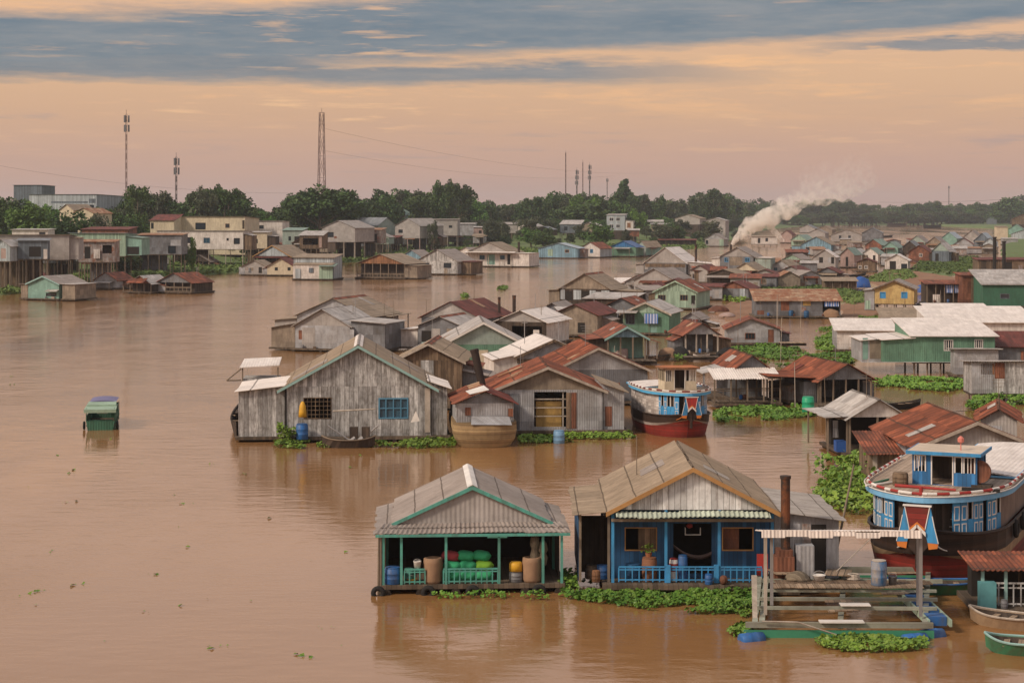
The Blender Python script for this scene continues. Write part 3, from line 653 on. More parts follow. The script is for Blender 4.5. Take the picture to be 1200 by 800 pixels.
h('low grey sheet house next to the wide grey shed',537,556,0,262.5,None,9,-4,'tin','zinc',Y=715,mono=.3,floor=276,name='bank_house',group=GB)
h('tiny faded pink house beside a bushy bank tree',555,568,0,266.5,None,6,-4,'pink','zinc',Y=700,mono=.3,floor=277,stilt=3,name='stilt_house',group=GB,feats=[('d',561,564.5,270,276)])
h('white gabled bank house with dark window among shrubs',607,627,0,265,260.5,9,-22,'white','zinc',Y=770,floor=274,stilt=4,name='stilt_house',group=GB,feats=[('w',615,619,267,270,fd)])
h('long grey roofed house beside the white gabled bank house',587,606,0,263,None,9,-4,'fibro','grey',Y=790,mono=.8,floor=273,stilt=4,name='stilt_house',group=GB)
h('dark brown stilt shack with wide eaves on grassy bank',627,646,0,269,265.5,8,-18,'dbrown','slate',Y=765,floor=275.5,stilt=4,name='stilt_house',group=GB)
h('long bank house with pale roof under the umbrella tree',656,680,0,263,None,9,-12,'slate','zinc',Y=800,mono=1.7,floor=273,stilt=4,name='stilt_house',group=GB,feats=[('w',661,665,265.5,270,fd)])
h('brown sided bank house on stilts under the umbrella tree',680,699,0,264.5,260.5,10,-16,'tfibro','zinc',Y=790,floor=272,stilt=4,name='stilt_house',group=GB)
h('two storey pale white villa with four windows on the bank',711,732,0,252,None,9,-10,'pblue','zinc',Y=800,mono=.4,floor=270,name='bank_house',group=GB,feats=[('w',714,719,255,259,wf),('w',722,726.5,255,259,wf),('w',714,719,263,267,wf),('w',722,726.5,263,267,wf),('a',732.5,742,258,259,.4,6,'white','zinc',269,[(735,739,261,267,W['orange'],'awning')])])
h('small maroon walled hut with pale roof at grass edge',736,749,0,270,None,6,-4,'rustw','zinc',Y=770,mono=.6,floor=277,name='stilt_house',group=GB,stilt=3)
h('cream shop house with stacked yellow awnings on the bank',763,786,0,263,None,8,-4,'cream','zinc',Y=850,mono=.5,floor=271,name='bank_house',group=GB,feats=[('b',764,787,265,266.6,2,None,'tan'),('b',758,778,257.5,260,3,None,'zinc')])
h('tan roofed bank building among trees above the river grass',791,820,0,256,251.5,9,-25,'fibro','tan',Y=920,floor=263,name='bank_house',group=GB)
h('low orange roofed bank house amid trees',826,850,0,258.5,255,9,-18,'fibro','zinc',Y=930,name='bank_house',group=GB)
h('big pale blue industrial building with flat roof behind trees',34,113,0,228,None,30,-12,'pblue','slate',Y=640,mono=-.6,name='factory_building',cat='factory',feats=[('panel',104,112,233,238,W['slate']),('panel',60,103,236,238,W['slate']),('w',105,110,240,244,fd)])
h('dark flat topped block tower behind the pale blue building',16,49,0,217,None,14,-6,'slate','slate',Y=690,mono=-.2,name='block_building',cat='building')
h('cream gable showing between trees below the blue building',70,86,0,246,239.5,9,-25,'cream','tan',Y=520,name='bank_house',group=GB)
h('orange roofed house showing between trees below blue building',86,110,0,250,244,9,-20,'cream','orust',Y=510,name='bank_house',group=GB)
h('teal roofed hall rising among trees behind the bank houses',424,449,0,252,245,24,-30,'teal','green',Y=800,name='bank_house',group=GB)
h('tall white apartment block on the distant far bank',1033,1044,0,243,None,14,-6,'white','zinc',Y=2150,mono=-.5,name='apartment_block',cat='building',feats=[('w',1035,1037.5,246,249,fd),('w',1039.5,1042,246,249,fd)])
for i,(a_,b_,e_,t_,Yd,wl,rf,lb) in enumerate([
 (952,971,259,255.5,2090,'slate','slate','grey long roof on the distant bank behind the smoke'),
 (1068,1078,257,253,2080,'pink','maroon','pinkish roof among the hazy far bank trees'),
 (1108,1126,260,255,1950,'cream','mauve','beige houses with low roofs above the far green spit'),
 (1127,1145,259.5,254,1960,'cream','tan','cream gabled house at the tip of far green spit'),
 (1156,1168,257.5,253,1900,'slate','slate','dark hipped house on the far bank near picture edge'),
 (1186,1215,257,251,1300,'brown','rust','rust roofed house on the right bank at picture edge')]):
    h(lb,a_,b_,0,e_,t_,12,-14,wl,rf,Y=Yd,name='bank_house',group='distant houses on the far bank',floor=263)
# --- floating along the left bank
h('mint green floating hut with pinkish roof and awning window',33,69,352,332,323.5,7.5,-22,'teal','mauve',gable='teal',group=GF,trim=LBT,
  feats=[('w',54,66,343,347,fd),('b',53,66.5,339,341.5,.8,None,'zinc'),('a',24.5,32.6,333,332.4,.3,6,'tfibro','mauve'),('a',73,88,333,333.5,0,6,'tfibro','zinc')])
h('rickety brown hut with maroon roof beside the teal hut',14,40,338,328,320,6,-22,'brown','maroon',group=GF)
h('grey plank hut with rusty roof floating on its own by grass',111,137,339,328,319.5,6,-20,'tin','rust',group=GF)
h('small open hut with red and pale roof halves',152,177,344,332,323,6,-22,'dbrown','zinc',gable='rustw',group=GF,openf=(1,4,POST),feats=[('b',148,168,326,331.5,1.6,None,'rust')])
h('dark slatted floating hut with bright rust roof',184,224,344,331,320,7,-24,'dbrown','rust',gable='dtin',group=GF,openf=(1.2,5,POST,POST))
h('white box shed behind a rusty lean-to with yellow door',163,191,318,302,None,5,-6,'white','white',mono=-.1,group=GF,feats=[('b',157,185,304,308.5,3,'rustw','rust'),('box',156.5,161,310.5,318,-3.3,.2,YELB,'door')])
h('dark pavilion hut with pale hipped roof on the grass',221,246,316,306.5,299,6,-12,'dbrown','mauve',group=GF,openf=(.8,4,POST,POST),feats=[('w',232,236,308,311,wf)])
h('open sided floating house with blue grey gable and tan roof',298,341,314,300,287.5,9,-26,'dbrown','tan',gable='pblue',group=GF,openf=(1.5,6,POST,POST),trim=OCHRE)
h('small grey floating hut with dark door at the water edge',284,311,323,312,305,6,-14,'fibro','tan',group=GF,feats=[('d',303,307,313,320),('panel',280,287,313,322,W['tin'])])
h('cream floating hut with two tiny windows and maroon roof',313,345,323.5,312.5,303,6,-12,'cream','maroon',group=GF,feats=[('w',322,325.5,313.2,317,fd),('w',337,340.5,313.2,317,fd)])
h('two tier white and pale blue floating house with green panel',344,391,328,302,None,7,-10,'pblue','tan',mono=.6,group=GF,feats=[('b',343,390,308,310.5,2.2,'white','tan'),('box',374,390,312,327.5,-2.35,.1,'mint','green_panel'),('box',362,367,314,319.5,-2.34,.1,W['slate'],'window'),('box',346,352,315,326,-2.34,.1,W['pblue'],'door'),('b',373,392,309,312.2,3,None,'green')])
h('wide dark open floating house with orange brown gable',418,474,327,309,298,10,-24,'dbrown','tan',gable='orange',group=GF,openf=(2,7,POST,POST),feats=[('a',474.5,489,311,311.5,1,7,'tfibro','tan')])
h('sky blue gabled floating hut with pinkish roof',469,495,313,301.5,293,7,-24,'sky','mauve',group=GF)
h('brown plank floating house with two barred windows',488,536,322,306,292.5,9,-26,'wood','mauve',gable='wood',group=GF,feats=[('w',496,503,308,314,fd),('w',520,529,308,314,fd),('a',538,552,306,307,2,6,'brown','maroon')])
h('broad white floating house with teal door and tan roof',546,599,313,296,284,10,-20,'white','tan',gable='mauve' if 0 else 'fibro',side='white',group=GF,openf=(1.2,5,PALE),
  feats=[('w',562,568,299,304,bl),('d',571,580,298,310,W['teal']),('w',585,591.5,299,304,bl),('d',594.5,598,298,310),('h',608,284,6,.3),('b',544,603,295,296,1,None,'white'),('a',600,620,297,297,.5,8,'white','white')])
h('little white hut with blue door behind the broad white house',535,556,309,296,290,7,-30,'white','mauve',group=GF,feats=[('d',538,541.5,298,306,W['slate'])])
h('long sky blue floating house with a green door',631,677,303,291,285,9,-16,'sky','pblue',gable='sky',group=GF,feats=[('s',642,648,292,300,W['mint'],W['mint']),('w',662,667,292.5,296,dict(frame=OCHRE,nx=1,ft=.09))])
h('white floating house with blue window frames and rusty roof',680,703,302,291,284,9,-28,'white','rust',gable='white',side='pblue',group=GF,feats=[('w',682,685,292,296.5,bw),('w',691.5,695,292,296.5,bw)])
h('floating house with vivid blue roof and green front',715,745,301,289.5,282.5,9,-20,'green','blue',gable='blue',group=GF)
h('small tan roofed floating house with teal end wall',746,757,300,289,282.5,9,-38,'pgreen','tan',side='teal',group=GF)
h('dark brown raft shed with rusty low roof by the grass',766,816,290,281.5,None,8,-4,'dbrown','maroon',mono=.4,group=GF,openf=(1,8,POST))
h('grey hut floating off the bank tip near smoke',826,848,289,280,273.5,8,-20,'fibro','mauve',gable='tin',group=GF,feats=[('w',827,830,281.5,286,fd),('panel',843,848,280.5,288,W['mint'])])
h('pale raised house on posts right behind the smoke',881,911,289,277.5,None,7,-6,'white','tan',mono=.5,group=GF,floor=286,stilt=5,feats=[('d',888,891,279,285),('w',897,900,279,283,fd)])
# --- the distant part of the cluster
for lb,a_,b_,bs,e_,t_,d_,yw,wl,rf,gb,ft in [
 ('pale hut with dull roof farthest along the hazy channel',937,955,273,267.5,263.5,12,-20,'fibro','slate',None,[]),
 ('far grey hut with dark ridge beyond the blue house',947,967,282,273,268.5,10,-20,'fibro','mauve',None,[]),
 ('long tan roofed hut on the open channel edge',974,1010,284,275,269,12,-10,'fibro','tan',None,[('w',983,986,276,280,fd),('w',994,997,276,280,fd)]),
 ('dark long hut projecting over the pale open channel',1010,1034,283,273,267,12,-14,'dtin','slate',None,[]),
 ('maroon topped hut beside smoke drift',915,928,285,275,270,9,-20,'pink','maroon',None,[]),
 ('green roofed hut tucked behind the blue house',927,945,291,281,275,9,-30,'mint','green',None,[]),
 ('hut with faint tan roof between smoke and channel',957,975,277,269,264.5,12,-20,'tfibro','tan',None,[]),
 ('hut with pale green roof and red side near channel',1014,1033,298,287,280.5,9,-30,'rustw','green',None,[]),
 ('teal gabled hut in the far middle cluster',1034,1052,300,290,283.5,9,-24,'teal','green',None,[]),
 ('grey green gabled hut on the channel edge',1065,1084,294,283.5,276,9,-24,'pgreen','mauve',None,[]),
 ('brown gabled hut with pinkish roof by channel edge',1085,1105,296,285.5,277.5,9,-24,'tfibro','mauve',None,[]),
 ('dark boarded hut among far cluster with black gable',1058,1074,300,289,282.5,9,-22,'dbrown','slate',None,[]),
 ('maroon plank hut among far cluster with dark window',1065,1089,307,295,287.5,8,-22,'rustw','maroon',None,[('w',1077,1081,297,301,wf)]),
 ('hut with yellow green gable above blue grey wall',1092,1112,308,294,284.5,8,-26,'slate','zinc','pgreen',[('d',1096,1100,297,306)]),
 ('hut with teal sheet roof near far channel bend',1103,1121,290,279,272,10,-26,'teal','pblue',None,[]),
 ('grey hut with mauve roof at the far channel bend',1128,1149,288,278.5,270,11,-22,'fibro','mauve',None,[]),
 ('grey walled hut with maroon gable edge and porthole window',1118,1140,295,286,279,9,-16,'tin','maroon',None,[('w',1121,1124,287.5,291,wf)]),
 ('hut with ice blue roof beside the maroon edged hut',1141,1161,293,282,273,10,-24,'slate','pblue',None,[]),
 ('small blue grey hut with white window near black poles',1152,1167,294,284.5,279,8,-18,'pblue','slate',None,[('w',1160,1163,286,290,wf)]),
 ('pale hut with window row by green right bank',1176,1193,287,280,None,6,-4,'tin','zinc',None,[]),
 ('tan walled building at right bank corner',1168,1181,281,266,None,8,-6,'cream','tan',None,[]),
 ('teal roofed house on the right bank',1182,1199,277,268.5,263,9,-20,'teal','green',None,[]),
 ('pale walled house with turquoise roof at picture edge',1185,1212,283,274,269.5,9,-16,'pblue','green',None,[]),
 ('white gabled hut with dark doorway in mud flat',1037,1064,317,305,298,8,-16,'white','white',None,[('d',1042.5,1050,306,316),('w',1056,1063,309,315,fd)]),
 ('pale grey hut with dark door in a row behind pole',992,1010,309,297.5,291.5,8,-24,'fibro','zinc',None,[('d',1007,1009.5,300,307)]),
 ('whitish hut with green tinted roof in row behind pole',1010,1029,309,297.5,290.5,8,-24,'white','green',None,[('d',1013,1017,299,307),('d',1023,1026,299,307)]),
 ('pinkish hut with white and green roof behind mud',985,1001,314,298,290.5,8,-24,'pink','green',None,[('d',991,994,301,312)]),
 ('blue two level floating house with tan roof',939,974,299,286.5,277.5,10,-22,'sky','tan',None,[('w',944,949,289.5,293.5,dict(frame=OCHRE,nx=1,ft=.09)),('w',956,961,289.5,293.5,dict(frame=WTRIM,nx=1,ft=.09)),('a',928,938.6,288,288,.5,7,'sky','tan')]),
 ('grey hut with white roof edge and two dark doors',953,979,316,301,292.5,8,-16,'fibro','white',None,[('d',960,964.5,301.5,308),('d',974,977.5,300,309)]),
 ('low red roofed open hut beside pale grey hut',956,983,331,319.5,313.5,7,-18,'dbrown','maroon','dtin',[]),
 ('mint gabled hut with pinkish white roof',917,939,319,304,298,8,-26,'mint','mauve',None,[]),
 ('pale grey hut with tan roof and blue window',904,926,326,312,305,8,-24,'tin','tan',None,[('w',907,911,313.5,317,bl)]),
 ('grey gabled hut with crimson roof and railing',914,939,333,318,312,8,-22,'dtin','maroon','fibro',[('rail',914,938,POST)]),
 ('brown shack with maroon roof and white posts in mud',1004,1026,319,307,303,6,-14,'brown','maroon',None,[('w',1006,1010,311,315,wf),('w',1013,1017,311,315,wf)]),
 ]:
    if t_ is None: h(lb,a_,b_,bs,e_,None,d_,yw,wl,rf,mono=.4,group=GD,feats=ft)
    else: h(lb,a_,b_,bs,e_,t_,d_,yw,wl,rf,gable=gb,group=GD,feats=ft)
# --- middle of the cluster
h('two storey grey house with blue windows below the smoke',844,883,326,300.5,290,10,-18,'dtin','mauve',gable='fibro',group=GC,feats=[('w',849,854,302,307,bw),('w',873,878.5,302,307,bw),('panel',855,870,301,311,W['tfibro']),('a',834,843.6,302.5,302,.4,7,'white','white'),('a',884.5,903,302,302.5,.4,6,'pgreen','white'),('h',856.5,287,5,.25)])
h('tan gabled hut with shaded porch and rail',859,888,331,317,308,8,-22,'dbrown','tan',gable='cream',group=GC,openf=(1.2,4,PALE,POST),feats=[])
h('plain grey shed with one dark window beside tan hut',880,911,335,321.5,316,6,-14,'tin','maroon',gable='fibro',group=GC,feats=[('w',890,896,322.5,326,fd),('d',902,906,323,331,W['white'])])
h('large grey gabled house with bright white roof slope',755,804,323,308,290,11,-22,'dtin','white',gable='fibro',group=GC,feats=[('a',745,754.6,310,309.5,.3,8,'fibro','mauve'),('h',815.5,287,4,.28),('a',806,832,307,309,1,6,'fibro','white'),('panel',756,803,309,313,W['brown'])])
h('low grey gabled house in front of the white roofed house',743,790,346,328,315,10,-24,'fibro','mauve',gable='fibro',group=GC,ov=.5)
h('pale grey hut with dark red roof and doorway',810,829,332,316.5,311,8,-24,'fibro','maroon',group=GC,feats=[('w',811.5,817,321,326,fd)])
h('tan roofed house with pale blue shutters and dark doors',656,715,360,338.5,321,9,-19,'dbrown','tan',gable='tfibro',ridge='rust',group=GC,
  feats=[('panel',657,662,340,351,W['pblue']),('d',663,671,341,352),('panel',672,681,340,351,W['pblue']),('d',682,690,341,352),('panel',691,698,340,351,W['pblue']),('d',698.5,704,341,352),('panel',705,714,340,351,W['pblue']),('a',643,655.6,340,339.6,.6,7,'tfibro','tan'),('a',716,752,340,342,2,5,'tfibro','tan'),('box',717,722,345,352,1.9,.1,YELB,'shutter')])
h('light mint green house with rust roof and three openings',767.5,816,363,341,329,9,-19,'mint','rust',gable='mint',side='mint',group=GC,trim=W['mint'],
  feats=[('w',771,780,345.5,352,dict(frame=W['brown'],nx=3,ft=.07)),('w',797,806,345.5,352,dict(frame=W['brown'],nx=3,ft=.07)),('d',810,815,346,357)])
h('green house with blue striped curtain over its porch',730,784,393,366.5,354,8,-15,'green','zinc',gable='mint',side='green',trim=PALE,group=GC,
  feats=[('w',733,744,368,380,dict(frame=W['slate'],nx=3,ft=.07)),('c',755,771,367.5,379,STRIPE,-.4),('d',762,770,380,390,W['teal']),('b',722,746,364,367,1.2,None,'zinc')])
h('brown tin house with dark red roof and black doorway',647,700,395,368.5,357,9,-18,'tfibro','maroon',gable='tfibro',group=GC,feats=[('d',677,685.5,378,390)])
h('low dark gable with pale roof behind brown tin house',634,660,385,363,355,7,-15,'dtin','mauve',group=GC)
h('small rust roofed shack jammed between green and brown houses',712,744,384,357,349.5,7,-18,'dtin','rust',group=GC)
h('maroon roof shack between tan house and mint house',752,774,354,338.5,332,6,-20,'rustw','maroon',group=GC)
h('dusty mauve roof shed behind the tan roofed house',720,742,344,331.5,None,7,-6,'fibro','white',mono=.6,group=GC)
h('pale teal gabled house with dark open porch and pot plants',712,757,425,395,382.5,8,6,'teal','rust',gable='sky',group=GC,trim=LBT,openf=(1.8,4,POST),feats=[('a',758,771,397,401,.2,5,None,'rust'),('a',690,711.5,398,395.5,1.5,6,'dbrown','rust')])
h('square dark porch hut with red roof and grey gable',803,842,417,391.5,379,6,9,'dtin','rust',gable='tin',group=GC,openf=(2.2,4,PALE),feats=[])
h('grey tin shed with white dish on its window',852,914,405,385.5,374,6.5,-4,'tin','rust',gable='tin',group=GC,ax=-.3,feats=[('w',873,885,390,397.5,dict(frame=W['rustw'],nx=3,ft=.06)),('d',900,907,385.6,401,W['rustw'])])
h('tiny grey gabled hut by reddish mud shore',800,820,385,373,366.5,4,-20,'tin','mauve',group=GC)
h('rusty low hut with pale door on muddy shore',841,877,352,338,330,7,-22,'dtin','maroon',gable='rustw',group=GC,feats=[('panel',867,873,337,347,W['pblue'])])
h('long dark tin shed with streaky rust roof',886,985,373,352.5,None,6.5,-2,'dtin','orust',mono=1.25,group=GC,feats=[('panel',941,950,353,358,W['must']),('d',915,925,353,364,W['rustw']),('o',964,984,353,366),('c',966,983,353,359,STRIPE,-.1)])
h('cream roofed boat shed with bundled blue tarp',966,1004,340,329.5,None,5,-4,'brown','tan',mono=.5,group=GC,openf=(.5,5,POST))
h('yellow stilt house with two blue shutters',1025,1071,365,338,328.5,8,-16,'yellow','mauve',gable='yellow',floor=356,stilt=5,group=GC,trim=W['brown'],
  feats=[('w',1031,1038,342,349.5,dict(frame=BLUET,pane=BLUET,nx=1,ft=.12)),('w',1056,1063.5,342,349.5,dict(frame=BLUET,pane=BLUET,nx=1,ft=.12)),('a',1013,1024.6,340,339,.3,5,'tin','zinc',363,[(1014,1020,352,362,W['mint'],'door')])])
h('dark open shack with blue cloth beside the brown wall',1086,1128,357,333,None,5,-2,'dbrown','rust',mono=.4,group=GC,openf=(1,5,POST),feats=[('c',1108,1124,334,343,STRIPE,.2),('c',1093,1101,345,355,W['white'],-.2)])
h('tall brown rusty plank shed next to dark green building',1128,1163,358,323,None,5,0,'rustw','rust',mono=.3,group=GC,feats=[('panel',1138,1147,323.5,357,W['brown']),('panel',1153,1162,323.5,357,W['tfibro'])])
h('dark green building with pale roof at picture edge',1152,1215,361,333.5,None,10,-3,'dgreen','zinc',mono=1.9,group=GC,feats=[('w',1172,1183,344,350,dict(frame=W['slate'],nx=1,ft=.1))])
h('low brown walled shack below two black poles',1146,1205,320,304.5,None,6,-2,'brown','maroon',mono=.4,group=GC,feats=[('panel',1150,1156,305,317,W['dbrown']),('d',1178,1186,307,317)])
h('white walled shed with flat zinc roof near green house',981,1049,413,387.5,None,8,-6,'white','white',mono=.75,side='tin',group=GC)
h('brown roofed low house behind the white walled shed',1041,1092,402,382.5,None,8,-3,'tfibro','tan',mono=1.6,group=GC)
h('big pinkish white roofed hall behind green house',1092,1216,411,378,None,9,-2,'white','white',mono=1.2,group=GC)
h('narrow white roofed building farthest behind green house',1093,1163,392,366.5,None,7,-3,'white','white',mono=.7,group=GC,trim=REDP)
h('long green sheet house with white roof and barred windows',1070,1166,438,394,None,9,-1,'green','white',mono=1.05,floor=424,stilt=7,group=GC,
  feats=[('w',1106,1117,398,411,dict(frame=WTRIM,nx=4)),('w',1142,1152,397.5,408,dict(frame=WTRIM,nx=4)),('a',1035,1069.8,398.5,396.5,0,8,'green','white',424),('a',1010,1034.6,399,397,1.2,6,'tin','white',424,[(1011,1017,396,421,W['teal'],'door'),(1019,1033,399,420,W['tfibro'],'grille')]),('box',1010,1120,424.5,437,-.4,.6,'wood','plinth')])
h('grey shed with maroon sheet lean-to beside green house',1167,1216,437,406,None,4,-2,'dtin','maroon',mono=1.0,group=GC)
h('pale tin shed with tilted roof over water hyacinth',1119,1170,443,409.5,None,2.2,-3,'tin','zinc',mono=-.12,group=GC)
h('grey stilt shed with orange panel and pale tilted roof',1138,1216,470,424,None,3,-2,'wood','zinc',mono=-.2,floor=461,stilt=5,group=GC,feats=[('panel',1138.5,1163,425,461,W['tin']),('panel',1149,1165,426,438.5,W['orange'])])
h('open pole shed with rust roof and dark gable',961,1022,478,444.5,426.5,8,13,'dtin','rust',gable='dtin',group=GC,openf=(5,5,POST),feats=[('a',904,960.5,441,443,1,6,None,'rust'),('box',942,960,447,474,1.2,4,'dtin','side_room')])
h('dark shack with stretched white awning on poles',862,900,473,431,417,7,6,'dtin','rust',gable='dtin',group=GC,openf=(2,4,POST),feats=[('b',836,916,431,444,2.4,None,'white',5),('rail',838,914,POST),('box',902,914,446,470,.6,.3,'dbrown','side_room')])
h('open white gabled shed with black interior',995,1062,537,488.5,468,5.5,5,'dark','zinc',gable='white',group=GC,openf=(4.2,3,POST),feats=[('a',969,994.6,489,487.5,.2,5,None,'zinc'),('c',976,982,492,512,W['tin'],.5),('box',981,992,517,531,.5,.8,TARPB,'water_tank')])
h('large red roofed house with grey gable behind cargo boat',1075,1212,583,522,494,9,3,'tin','rust',gable='fibro',group=GC,trim=PALE)
h('brown plank shed with red lean-to roof by hyacinth',1022,1071,575,531,None,3.8,0,'brown','rust',mono=.62,group=GC,feats=[('panel',1022.5,1028,532,574,PALE)])
h('smaller red roofed hut behind the large red roofed house',1149,1192,548,492,480,6,-14,'fibro','rust',group=GC)
# --- front middle row
h('grey tin house with tan rear roof standing over open water',348,434,403,370,350,9,-17,'tin','tan',gable='tin',ridge='rust',group=GC,feats=[('a',434.6,458,370.5,371,4,6,None,'tan'),('a',322,347.6,375,373,1,5,'fibro','tan')])
h('grey gabled tin house with beige door panel and light roof',346,410,412,381.5,362.5,8,-17,'tin','zinc',gable='fibro',group=GC,feats=[('panel',354,369,384,411,W['fibro'],'door'),('a',411.5,451,376,379.5,.3,6,'dtin','zinc'),('a',318,345.6,383.5,379,.4,5,'tfibro','zinc'),('panel',410,415,385,410,W['tin'])])
h('grey house with dark rusty roof and two stovepipes',494,563,405,372,354,10,-20,'dtin','maroon',gable='fibro',group=GC,feats=[('h',585,349,7,.16),('h',602.5,347,7,.2),('a',565,600,368,372,6,6,'dbrown','rust')])
h('small grey gabled hut with black doorway and white box annex',490,542,411,382,371,7,-18,'dtin','zinc',gable='dtin',ridge='rust',group=GC,feats=[('d',494,505.5,387.5,401),('panel',506,516,385,402,W['fibro']),('a',470,489.4,386,385,.3,4,'white','white')])
h('large green house with pale grey gable and whitish roof',517,616,440,403.5,377.5,10,3,'green','zinc',gable='pgreen',group=GC,trim=WTRIM,feats=[('d',573,580,421,436),('panel',556,572,410,436,W['cream']),('b',494,522,401,407,1.0,None,'green'),('a',617,632,407,409,1,6,'tin','zinc')])
h('hut with brilliant white roof slope and hollow front',581,640,406,377,364,8,-20,'dbrown','white',gable='fibro',group=GC,side='white',feats=[('o',600,635,382,400),('panel',625,632,386,396,W['white'])])
h('brown patched plank house with tan roof beside the big grey house',463,541,480,422,402.5,8,-3,'brown','tan',gable='brown',ridge='rust',group=GC,trim=PALE,feats=[('panel',493,508,412,448,W['wood']),('a',541.6,574,434,441,.8,4,'dtin','mauve')])
h('grey gabled house with cream white roof and pale annex',607,690,456,416,398,8,9,'tin','white',gable='tin',group=GC,trim=W['brown'],feats=[('a',579,606.5,421.5,415.5,.4,6,'white','white'),('panel',606,628,420,425,W['brown'])])
h('pale bluish gabled house with patched rust roof',648,759,475,433,407.5,9,7,'dtin','rust',gable='tin',group=GC,ax=-.2,trim=PALE)
HB=h('wide tin house with red brown roof and mustard shutter',577.5,706,510,456.5,430,8,3,'tin','rust',gable='tfibro',group=GC,trim=PALE,
  feats=[('o',626,664,459,500),('box',628,658,470,500,.5,.05,'must','tarp_screen'),('box',626,664,467,468.2,.12,.04,PALE,'slat'),('box',626,664,477,478.2,.12,.04,PALE,'slat'),('box',626,664,487,488.2,.12,.04,PALE,'slat'),('box',659,660.5,459,500,.12,.04,PALE,'slat'),('panel',663.5,669,460,502,W['brown']),('panel',669.5,675.5,460,502,W['rustw']),('a',707,731.5,450,458.5,.2,6,'tin','tan',None,[(701+8,717,476,499,W['rustw'],'patch_sheet')]),('panel',578,609,461,503,W['dtin'])])
HA=h('big weathered grey plank house with blue window over hyacinth',334,505,517,452.5,405,10,4,'wood','tan',gable='wood',ridge='white',group=GC,trim=LBT,ov=.5,
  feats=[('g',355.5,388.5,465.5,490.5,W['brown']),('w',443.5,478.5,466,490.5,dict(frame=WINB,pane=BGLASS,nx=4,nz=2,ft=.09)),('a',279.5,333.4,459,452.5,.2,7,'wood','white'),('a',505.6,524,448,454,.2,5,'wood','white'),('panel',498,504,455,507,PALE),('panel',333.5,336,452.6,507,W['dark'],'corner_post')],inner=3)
# ------------------------------------------------------------------ small goods
def drum(label, X,Y,z, r=.29,hh=.86, mat=BLUEB, cat='barrel', name='plastic_barrel', group=None, lid=None, tilt=0):
    e=thing(name,label,cat,(X,Y,z),0,group); m=MB()
    m.lathe([(r*.92,0),(r,.03),(r,hh*.32),(r*1.04,hh*.35),(r,hh*.38),(r,hh*.64),(r*1.04,hh*.67),(r,hh*.7),(r*.97,hh*.95),(r*.85,hh)],16); m.build('barrel_body',mat,e,True)
    m=MB(); m.lathe([(r*.9,hh),(r*.9,hh+.03),(r*.5,hh+.045),(.01,hh+.045)],14); m.build('lid',lid or mat,e)
    e.rotation_euler=(tilt,0,0); return e
def tyre(label, X,Y,z, r=.32, group=None, rz=0):
    m=MB(); n=18; k=8; pts=[]; fs=[]
    for i in range(n):
        a=2*math.pi*i/n
        for j in range(k):
            b=2*math.pi*j/k; q=r-.1+.1*math.cos(b); pts.append((q*math.cos(a),.1*math.sin(b),q*math.sin(a)))
    for i in range(n):
        for j in range(k): fs.append((i*k+j,i*k+(j+1)%k,((i+1)%n)*k+(j+1)%k,((i+1)%n)*k+j))
    m.add(pts,fs); o=m.build('tyre_fender',BLACK,None,True,(X,Y,z)); o.rotation_euler=(0,0,rz); return tag(o,label,'tyre',group)
def sack(label,X,Y,z,mat,w=.76,d=.5,t=.42,rz=0,group=None):
    m=MB(); n=14; k=8; pts=[]; fs=[]
    for j in range(k+1):
        v=-1+2*j/k
        for i in range(n):
            a=2*math.pi*i/n; q=(1-abs(v)**3.2)**.5 if abs(v)<1 else .12
            q=max(q,.12); pts.append((v*w*.5+.02*math.sin(3*a), d*.5*q*math.cos(a)*(1+.06*math.sin(5*v)), t*.5+t*.5*q*math.sin(a)*(1+.08*math.cos(4*v+a))))
    for j in range(k):
        for i in range(n): fs.append((j*n+i,j*n+(i+1)%n,(j+1)*n+(i+1)%n,(j+1)*n+i))
    fs+=[tuple(range(n)),tuple(reversed(range(k*n,k*n+n)))]
    m.add(pts,fs); o=m.build('filled_sack',mat,None,True,(X,Y,z)); o.rotation_euler=(0,0,rz); return tag(o,label,'sack',group)
def bucket(label,X,Y,z,mat,r=.18,hh=.3,rim=None,name='bucket',cat='bucket',group=None):
    e=thing(name,label,cat,(X,Y,z),0,group); m=MB(); m.lathe([(r*.8,0),(r,hh),(r*1.06,hh+.01),(r*1.06,hh+.03),(r*.92,hh+.03),(r*.75,.04)],14); m.build('pail',mat,e,True)
    m=MB(); m.path([(r*math.cos(a),0,hh+r*.75*math.sin(a)) for a in [math.pi*i/8 for i in range(9)]],.012); m.build('bail_handle',STEEL,e); return e
def basket(label,X,Y,z,r=.42,hh=.95,mat=CARD,name='sacking_bale'):
    m=MB(); m.lathe([(r*.9,0),(r*1.02,.12),(r,.5*hh),(r*1.03,.8*hh),(r*.98,hh),(r*.8,hh+.02),(r*.75,hh-.06)],12)
    for i,(x,y,q) in enumerate(m.v): m.v[i]=(x*(1+.07*math.sin(3*q+i)),y,q)
    return tag(m.build(name,mat,None,True,(X,Y,z)),label,'bale')

def pot(label,X,Y,z,r=.14):
    e=thing('potted_plant',label,'plant',(X,Y,z)); m=MB(); m.lathe([(r*.7,0),(r,.2),(r*1.1,.21),(r*.9,.19)],10); m.build('pot',surf('clay pot',(.3,.12,.06)),e)
    leaves(e,[(random.gauss(0,.12),random.gauss(0,.1),.2+random.random()*.35) for _ in range(60)],.09,LEAF)

